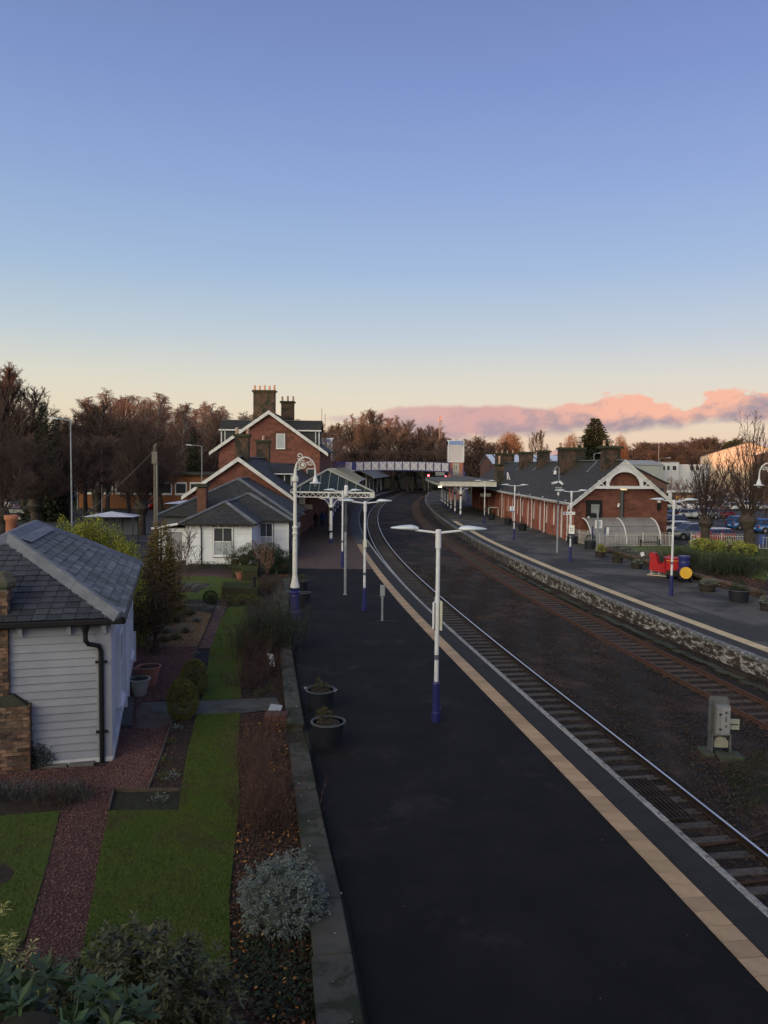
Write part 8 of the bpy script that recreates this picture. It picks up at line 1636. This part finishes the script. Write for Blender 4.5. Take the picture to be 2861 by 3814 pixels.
def car_proto(kind, name, label, cat, paint, roof=None):
    """x = length (front at +x), y = width"""
    D = dict(hatch=dict(L=3.95, Wd=1.72, belt=.95, H=1.47, hood=1.0, fa=.22, cab=(-1.88, -1.52, .42, 1.12)), suv=dict(L=4.35, Wd=1.84, belt=1.06, H=1.64, hood=1.08, fa=.22, cab=(-2.08, -1.72, .38, 1.12)),
             estate=dict(L=4.6, Wd=1.8, belt=.95, H=1.46, hood=.95, fa=.22, cab=(-2.2, -1.75, .35, 1.2)), van=dict(L=4.9, Wd=1.9, belt=1.15, H=1.95, hood=1.15, fa=.22, cab=(-2.4, -2.3, 1.0, 1.65)))[kind]
    L, Wd, belt, H, hood = D['L'], D['Wd'], D['belt'], D['H'], D['hood']; h = L / 2; w = Wd / 2; a, b_, c, d = D['cab']
    t = thing(name, label, cat); side = [(-h, .38), (-h + .05, .25), (h - .1, .25), (h, .42), (h - .02, .62), (h - .14, hood - .18), (h - .55, hood - .07), (d, belt + .02), (a, belt + .02), (-h + .03, belt - .10)]
    cutx = (-h + .78, h - .82); b = MB(); b.prism([(x, -w, z) for x, z in side], (0, 2 * w, 0)); me = b.mesh('body')
    bm = bmesh.new(); bm.from_mesh(me)
    for v in bm.verts:
        k = 1 - .10 * max(0, (abs(v.co.x) - h * .55) / (h * .45)) ** 2 - (.05 if v.co.z > .8 else 0); v.co.y *= k
    bmesh.ops.bevel(bm, geom=bm.edges[:], offset=.07, segments=2, affect='EDGES', clamp_overlap=True); bm.to_mesh(me); bm.free(); me.polygons.foreach_set('use_smooth', [True] * len(me.polygons)); body = obj('body', me, paint, t)
    # greenhouse: dark glass frustum with painted roof and pillars
    lo = [(a, belt), (d, belt)]; g = MB(); wt, wb = w * .74, w * .93; z0, z1 = belt - .01, H - .06
    V = [(a, -wb, z0), (d, -wb, z0), (d, wb, z0), (a, wb, z0), (b_, -wt, z1), (c, -wt, z1), (c, wt, z1), (b_, wt, z1)]
    g.add(V, [(0, 1, 5, 4), (1, 2, 6, 5), (2, 3, 7, 6), (3, 0, 4, 7), (4, 5, 6, 7)]); obj('windows', g, cglass, t)
    r = MB(); r.add([(b_ - .06, -wt - .02, z1 - .01), (c + .05, -wt - .02, z1 - .01), (c + .05, wt + .02, z1 - .01), (b_ - .06, wt + .02, z1 - .01), (b_ + .12, -wt + .12, H), (c - .15, -wt + .12, H), (c - .15, wt - .12, H), (b_ + .12, wt - .12, H)], [(0, 1, 5, 4), (1, 2, 6, 5), (2, 3, 7, 6), (3, 0, 4, 7), (4, 5, 6, 7), (3, 2, 1, 0)]); obj('roof', r, roof or paint, t)
    p = MB()
    for s in (-1, 1):
        for (x0, x1) in ((a, b_), (d, c), ((a + d) / 2 - .1, (b_ + c) / 2 - .1)): p.bar((x0, s * (wb + .005), z0), (x1, s * (wt + .012), z1), .09 if x0 != (a + d) / 2 - .1 else .05, .04)
    if kind == 'van': p.prism([(a, -wb - .01, z0), (.35, -wb - .01, z0), (.35, -wt - .02, z1), (b_, -wt - .02, z1)], (0, -.02, 0)); p.prism([(a, wb + .01, z0), (.35, wb + .01, z0), (.35, wt + .02, z1), (b_, wt + .02, z1)], (0, .02, 0))
    obj('pillars', p, paint, t)
    for sx in (-h + .78, h - .82):
        for s in (-1, 1):
            k = MB(); k.tube([(sx, s * (w - .20), .32), (sx, s * (w + .005), .32)], .325, 18); ty = obj('wheel', k, tyre_m, t); k = MB(); k.tube([(sx, s * (w - .02), .32), (sx, s * (w + .015), .32)], .20, 10); obj('rim', k, rim_m, ty)
            k = MB(); k.tube([(sx, s * (w - .02), .36), (sx, s * (w + .002), .36)], .39, 16); obj('wheel_arch', k, mat('arch_black', (.02, .02, .02)), t)
    for s in (-1, 1):
        k = MB(); k.box(h - .20, h - .04, s * (w - .42) - .14, s * (w - .42) + .14, .60, .74); obj('headlight', bevel(k.mesh('headlight'), .03), hl_m, t); k = MB(); k.box(-h - .005, -h + .1, s * (w - .25) - .12, s * (w - .25) + .12, .68, .92); obj('tail_light', k, tl_m, t)
        k = MB(); k.cbox(d - .25, s * (wb + .10), belt + .06, .14, .18, .12); obj('mirror', bevel(k.mesh('mirror'), .03), paint, t)
    k = MB(); k.box(h - .03, h + .01, -.45, .45, .34, .56); obj('grille', k, black, t); k = MB(); k.box(h + .01, h + .02, -.26, .26, .36, .46); k.box(-h - .02, -h - .0, -.26, .26, .52, .62); obj('number_plate', k, white, t)
    return t
def paint(n, c, r=.25): return mat('car_paint_' + n, c, rough=r, spec=.7)
C_ = dict(red=paint('red', (.36, .012, .014)), grey=paint('grey', (.10, .12, .15)), blue=paint('blue', (.02, .10, .32)), white=paint('white', (.62, .62, .64)), silver=paint('silver', (.33, .34, .37)), black=paint('black', (.012, .013, .016)), dark=paint('dark_blue', (.02, .03, .09)), dred=paint('dark_red', (.16, .012, .014)))
PR_ = {}
def park(kind, col, px, py, ang, label, roof=None, pos=None, grp='cars parked on the right', sc=1):
    p = pos or G(px, py, 0); k = (kind, col, roof)
    if k not in PR_:
        t = car_proto(kind, 'parked_car' if kind != 'van' else 'parked_van', label, 'car' if kind != 'van' else 'van', C_[col], C_[roof] if roof else None); PR_[k] = t; t.location = (p[0], p[1], .0); t.rotation_euler = (0, 0, R(ang)); t['group'] = grp; return t
    return dup(PR_[k], (p[0], p[1], 0), R(ang), label, grp)
park('hatch', 'red', 2655, 2022, 192, 'red hatchback with white roof parked behind the bare lime', 'white'); park('suv', 'grey', 2568, 2008, 194, 'grey crossover car nose-on left of the red hatchback')
park('suv', 'blue', 2775, 1972, 12, 'bright blue crossover seen from behind, right of the red hatchback'); park('suv', 'blue', 2872, 1985, 10, 'second bright blue car cut by the right edge'); park('hatch', 'white', 2510, 1990, 195, 'white-roofed car half hidden behind the gable, next to the grey crossover'); park('hatch', 'dark', 2500, 1962, 195, 'dark blue car behind the white-roofed one by the gable')
rows = [(1932, 96, (('estate', 'black', 2520, 'black estate car left in the second row'), ('estate', 'silver', 2568, 'silver estate with its tail lights towards the camera'), ('suv', 'silver', 2620, 'pale silver crossover behind the near lime'), ('hatch', 'dred', 2690, 'dark red car behind the blue crossover'))),
        (1900, 115, (('hatch', 'white', 2510, 'white car in the third row nearest the gable'), ('van', 'white', 2560, 'white car with broad windscreen in the third row'), ('hatch', 'white', 2600, 'second white hatchback of the third row'), ('suv', 'black', 2650, 'black car in the third row'), ('estate', 'silver', 2715, 'silver estate in the third row between the limes'), ('suv', 'white', 2765, 'white crossover in the third row'), ('hatch', 'silver', 2825, 'silver hatchback in the third row by the right edge'))),
        (1872, 140, (('hatch', 'silver', 2500, 'silver car in the fourth row'), ('hatch', 'dark', 2545, 'dark blue car in the fourth row'), ('suv', 'grey', 2590, 'grey crossover in the fourth row'), ('van', 'white', 2640, 'white van in the fourth row'), ('hatch', 'black', 2690, 'black hatchback in the fourth row'), ('suv', 'white', 2740, 'white crossover in the fourth row'), ('estate', 'silver', 2800, 'silver estate in the fourth row'), ('hatch', 'white', 2850, 'white hatchback in the fourth row'))),
        (1848, 165, (('estate', 'dred', 2515, 'dark red estate in the farthest row near the caravan'), ('suv', 'grey', 2575, 'grey crossover in the farthest row'), ('hatch', 'silver', 2630, 'silver hatchback in the farthest row'), ('van', 'white', 2700, 'white van in the farthest row'), ('suv', 'silver', 2760, 'silver crossover in the farthest row'), ('hatch', 'white', 2820, 'white hatchback in the farthest row')))]
for py, dd, cs in rows:
    for kind, col, px, l in cs: park(kind, col, px, py + rnd.uniform(-2, 2), rnd.choice((12, 192)) + rnd.uniform(-4, 4) + (78 if py < 1930 else 0), l)
for kind, col, px, py, ang, l in (('hatch', 'blue', 165, 1868, 5, 'bright blue car in the left car park, left of the pair'), ('estate', 'blue', 235, 1866, 4, 'bright blue car in the left car park, right of the pair'), ('hatch', 'red', 62, 1925, 200, 'red car beyond the left lime trunk'), ('suv', 'white', 8, 1915, 185, 'white car at the left edge'), ('hatch', 'black', 40, 1938, 190, 'dark car in front of the red one at the left'), ('van', 'white', 425, 1842, 10, 'white van between the limes in the left car park'), ('hatch', 'white', 455, 1836, 10, 'white car beyond the glass shelter'), ('suv', 'silver', 330, 1850, 3, 'silver car behind the lime shoots in the left car park'), ('hatch', 'red', 560, 1895, 95, 'red car half hidden by the telegraph pole'), ('suv', 'silver', 600, 1880, 95, 'silver car beside the second glass shelter'), ('hatch', 'blue', 690, 1876, 20, 'blue car just left of the cottage chimney')): park(kind, col, px, py, ang, l, grp='cars parked on the left')
for i, (px, py, kind, col) in enumerate(((1404, 1812, 'hatch', 'white'), (1425, 1808, 'estate', 'silver'), (1450, 1806, 'suv', 'silver'))): park(kind, col, px, py, 8, ('white car nearest the platform end in the distant car park', 'middle silver car of the three in the distant car park', 'right-hand silver crossover of the three in the distant car park')[i], grp='cars beyond the far end of the near platform')
# caravan, hut and lettered board
t = thing('caravan', 'white touring caravan parked in front of the office block', 'caravan', at(2597, 1830, 150).xy.to_3d(), R(5)); b = MB(); b.prism([(-2.8, 0, .6), (2.8, 0, .6), (2.9, 0, 1.6), (2.5, 0, 2.9), (1.9, 0, 3.15), (-2.0, 0, 3.1), (-2.7, 0, 2.7), (-2.9, 0, 1.6)], (0, 2.2, 0)); obj('body', bevel(b.mesh('body'), .12), C_['white'], t); b = MB(); b.box(.9, 2.1, -.03, 0, 1.6, 2.3); obj('window', b, cglass, t); b = MB(); b.box(-1.4, -.2, -.03, 0, 1.6, 2.3); obj('window', b, cglass, t)
t = thing('cabin', 'white cabin with dark windows beside the caravan', 'cabin', at(2508, 1840, 146).xy.to_3d(), R(4)); b = MB(); b.box(-2.6, 2.6, 0, 2.4, 0, 3.1); obj('wall', b, C_['white'], t)
for x in (-1.9, .8): b = MB(); b.box(x, x + .9, -.04, 0, 1.7, 2.6); obj('window', b, cglass, t)
t = thing('banner', 'dark banner with orange lettering beside the caravan', 'banner', at(2552, 1830, 138).xy.to_3d(), 0); b = MB(); b.box(-2.3, 2.3, 0, .1, 1.0, 3.0); bo = obj('board', b, mat('banner_dark', (.04, .03, .03)), t); text('MATT', 1.25, (0, -.03, 1.95), (PI / 2, 0, 0), mat('banner_orange', (.55, .28, .04)), bo)
# street lamps
def street(label, px, top, Y, arms=((-1, 1.1),), H=None, grp='street lamps'):
    p = at(px, top, Y); t = thing('street_lamp', label, 'street lamp', (p.x, Y, 0), 0, grp); b = MB(); b.lathe([(.11, 0), (.11, 1.2), (.07, 1.3), (.055, p.z)], 8); obj('post', b, galv, t)
    for s, L in arms: b = MB(); b.tube([(0, 0, p.z), (s * L * .55, 0, p.z + .08), (s * L, 0, p.z + .12)], .04, 6); ar = obj('arm', b, galv, t); b = MB(); b.prism([(s * L, -.13, p.z + .08), (s * (L + .75), -.07, p.z + .14), (s * (L + .75), .07, p.z + .14), (s * L, .13, p.z + .08)], (0, 0, .09)); obj('lantern', b, lumm, ar)
street('tall street lamp with arm to the left against the sky, left of the birches', 263, 1566, 58, ((-1, .9),)); street('grey street lamp before the orange-brick annexe', 752, 1662, 100, ((-1, 1.3),))
street('twin-arm street lamp, left of two in the left car park', 287, 1660, 118, ((-1, .9), (1, .9))); street('twin-arm street lamp, right of two in the left car park', 378, 1663, 112, ((-1, .9), (1, .9)))
street('street lamp above the ridge of the platform building', 2213, 1690, 125, ((1, .8),)); street('street lamp in front of the white office block', 2458, 1708, 140, ((1, 1.2),)); street('thin street lamp before the caravan', 2455, 1650, 190, ((1, .4),))
for i, px in enumerate((1463, 1489, 1517, 1538)): street(('first', 'second', 'third', 'fourth')[i] + ' distant platform lamp below the footbridge from the left', px, 1752, 240 + i * 6, ((-1, .5), (1, .5)), grp='distant lamps below the footbridge')
# telegraph pole and wire
p = at(578, 1660, 58); t = thing('telegraph_pole', 'weathered wooden telegraph pole with a metal box near its top', 'pole', (p.x, 58, 0)); wpm = mat('pole_wood', (.15, .13, .11), (.10, .09, .075), 4, .95, .5, 20, stretch=(1, 1, .15)); b = MB(); b.lathe([(.17, 0), (.13, p.z)], 10); obj('post', b, wpm, t); b = MB(); b.box(.06, .16, -.1, .1, 1, p.z - 1.2); obj('cable_guard', b, mat('guard_pale', (.25, .24, .21)), t); b = MB(); b.box(-.20, .20, -.22, -.1, p.z - 1.35, p.z - .45); obj('box', b, mat('pole_box', (.17, .16, .14)), t)
b = MB(); b.tube([(-.1, 0, p.z - .1), (.12, 0, p.z + .12)], .09, 6); obj('cap', b, wpm, t)
q = at(255, 1960, 50); b = MB(); pts = [Vector((p.x - .1, 58, p.z - .35)).lerp(q, f) - Vector((0, 0, 1.1 * f * (1 - f))) for f in np.linspace(0, 1, 12)]; b.tube(pts, .018, 5); tag(obj('stay_wire', b, mat('wire', (.16, .15, .14))), 'long wire sloping down to the left from the telegraph pole', 'wire')
# glazed shelters in the left car park
def shelter(label, P0, w, d, h, rz, grp='glass shelters in the left car park'):
    t = thing('shelter', label, 'shelter', P0, rz, grp); fr = mat('shelter_frame', (.02, .024, .035), rough=.5)
    for x in (0, w / 3, 2 * w / 3, w):
        for y in (0, d): b = MB(); b.box(x - .045, x + .045, y - .045, y + .045, 0, h); obj('post', b, fr, t)
    for z in (.75, h - .05):
        for y in (0, d): b = MB(); b.box(0, w, y - .035, y + .035, z - .035, z + .035); obj('rail', b, fr, t)
    b = MB(); b.add([(-.2, -.2, h), (w + .2, -.2, h), (w + .2, d + .2, h), (-.2, d + .2, h), (w / 2, d / 2, h + .42)], [(0, 1, 4), (1, 2, 4), (2, 3, 4), (3, 0, 4), (3, 2, 1, 0)]); obj('roof', b, mat('shelter_roof', (.55, .57, .64), (.45, .47, .54), 1, .4), t)
    for i in range(3): b = MB(); b.box(w * i / 3 + .05, w * (i + 1) / 3 - .05, d - .01, d + .01, .8, h - .1); obj('pane', b, mat('shelter_glass', (.12, .13, .15), rough=.1, spec=.7), t)
g = G(318, 2035); shelter('glass shelter with pale pyramid roof behind the golden conifer', (g.x, g.y, 0), 4.0, 2.2, 2.55, .12); g = G(618, 1966); shelter('glass shelter with pale roof left of the cottage', (g.x, g.y, 0), 4.6, 2.4, 2.7, .1)
# fences at the far end of the near platform
t = thing('fence', 'dark vertical bar fence beyond the far end of the near platform', 'fence', (0, 0, 0)); a, c = G(1372, 1822), G(1462, 1812); b = MB(); n = 40
for z in (.2, 1.1): b.bar((a.x, a.y, z), (c.x, c.y, z), .06)
for i in range(n + 1): p = a.lerp(c, i / n); b.box(p.x - .03, p.x + .03, p.y - .03, p.y + .03, 0, 1.3)
o = obj('bars', b, mat('fence_blue', (.03, .035, .06)), t); o['kind'] = 'stuff'
t = thing('panel_fence', 'grey upright panel fence under the footbridge', 'fence', (0, 0, 0)); a, c = at(1538, 1800, 262), at(1600, 1800, 268)
for i in range(8): p = a.lerp(c, i / 8); q = a.lerp(c, (i + 1) / 8); b = MB(); b.bar((p.x, p.y, 2.0), (q.x - .08, q.y, 2.0), .1, 3.6); obj('panel', b, mat('fence_grey', (.17, .165, .15)), t)
# far end retaining face of the near platform fence and signs under canopy one
b = MB(); b.box(-8.4, -7.0, 75, 75.1, 2.9, 3.35); tag(obj('platform_sign', b, mat('sign_pale', (.40, .40, .38))), 'pale hanging sign under the near canopy by the wall', 'sign')
b = MB(); b.box(-8.1, -7.5, 73, 73.1, 3.5, 4.1); s_ = tag(obj('platform_number', b, mat('sign_pale', (.4, .4, .38))), 'small square platform sign with a 1 under the near canopy', 'sign'); text('1', .5, (-7.8, 72.97, 3.8), (PI / 2, 0, 0), mat('sign_text', (.03, .03, .06)), s_)
b = MB(); b.cbox(-7.05, 62.5, 2.35, .45, .2, .38); tag(obj('clock_box', b, white), 'small white box sign on the cottage wall corner facing the platform', 'sign')
b = MB(); b.lathe([(.0, .3), (.22, .35), (.26, .55), (.2, .62), (.0, .63)], 10, (-7.0, 59.5, .0)); tag(obj('hanging_basket', b, mat('basket_dark', (.03, .025, .02))), 'dark pot low against the cottage corner by the brick paving', 'pot')
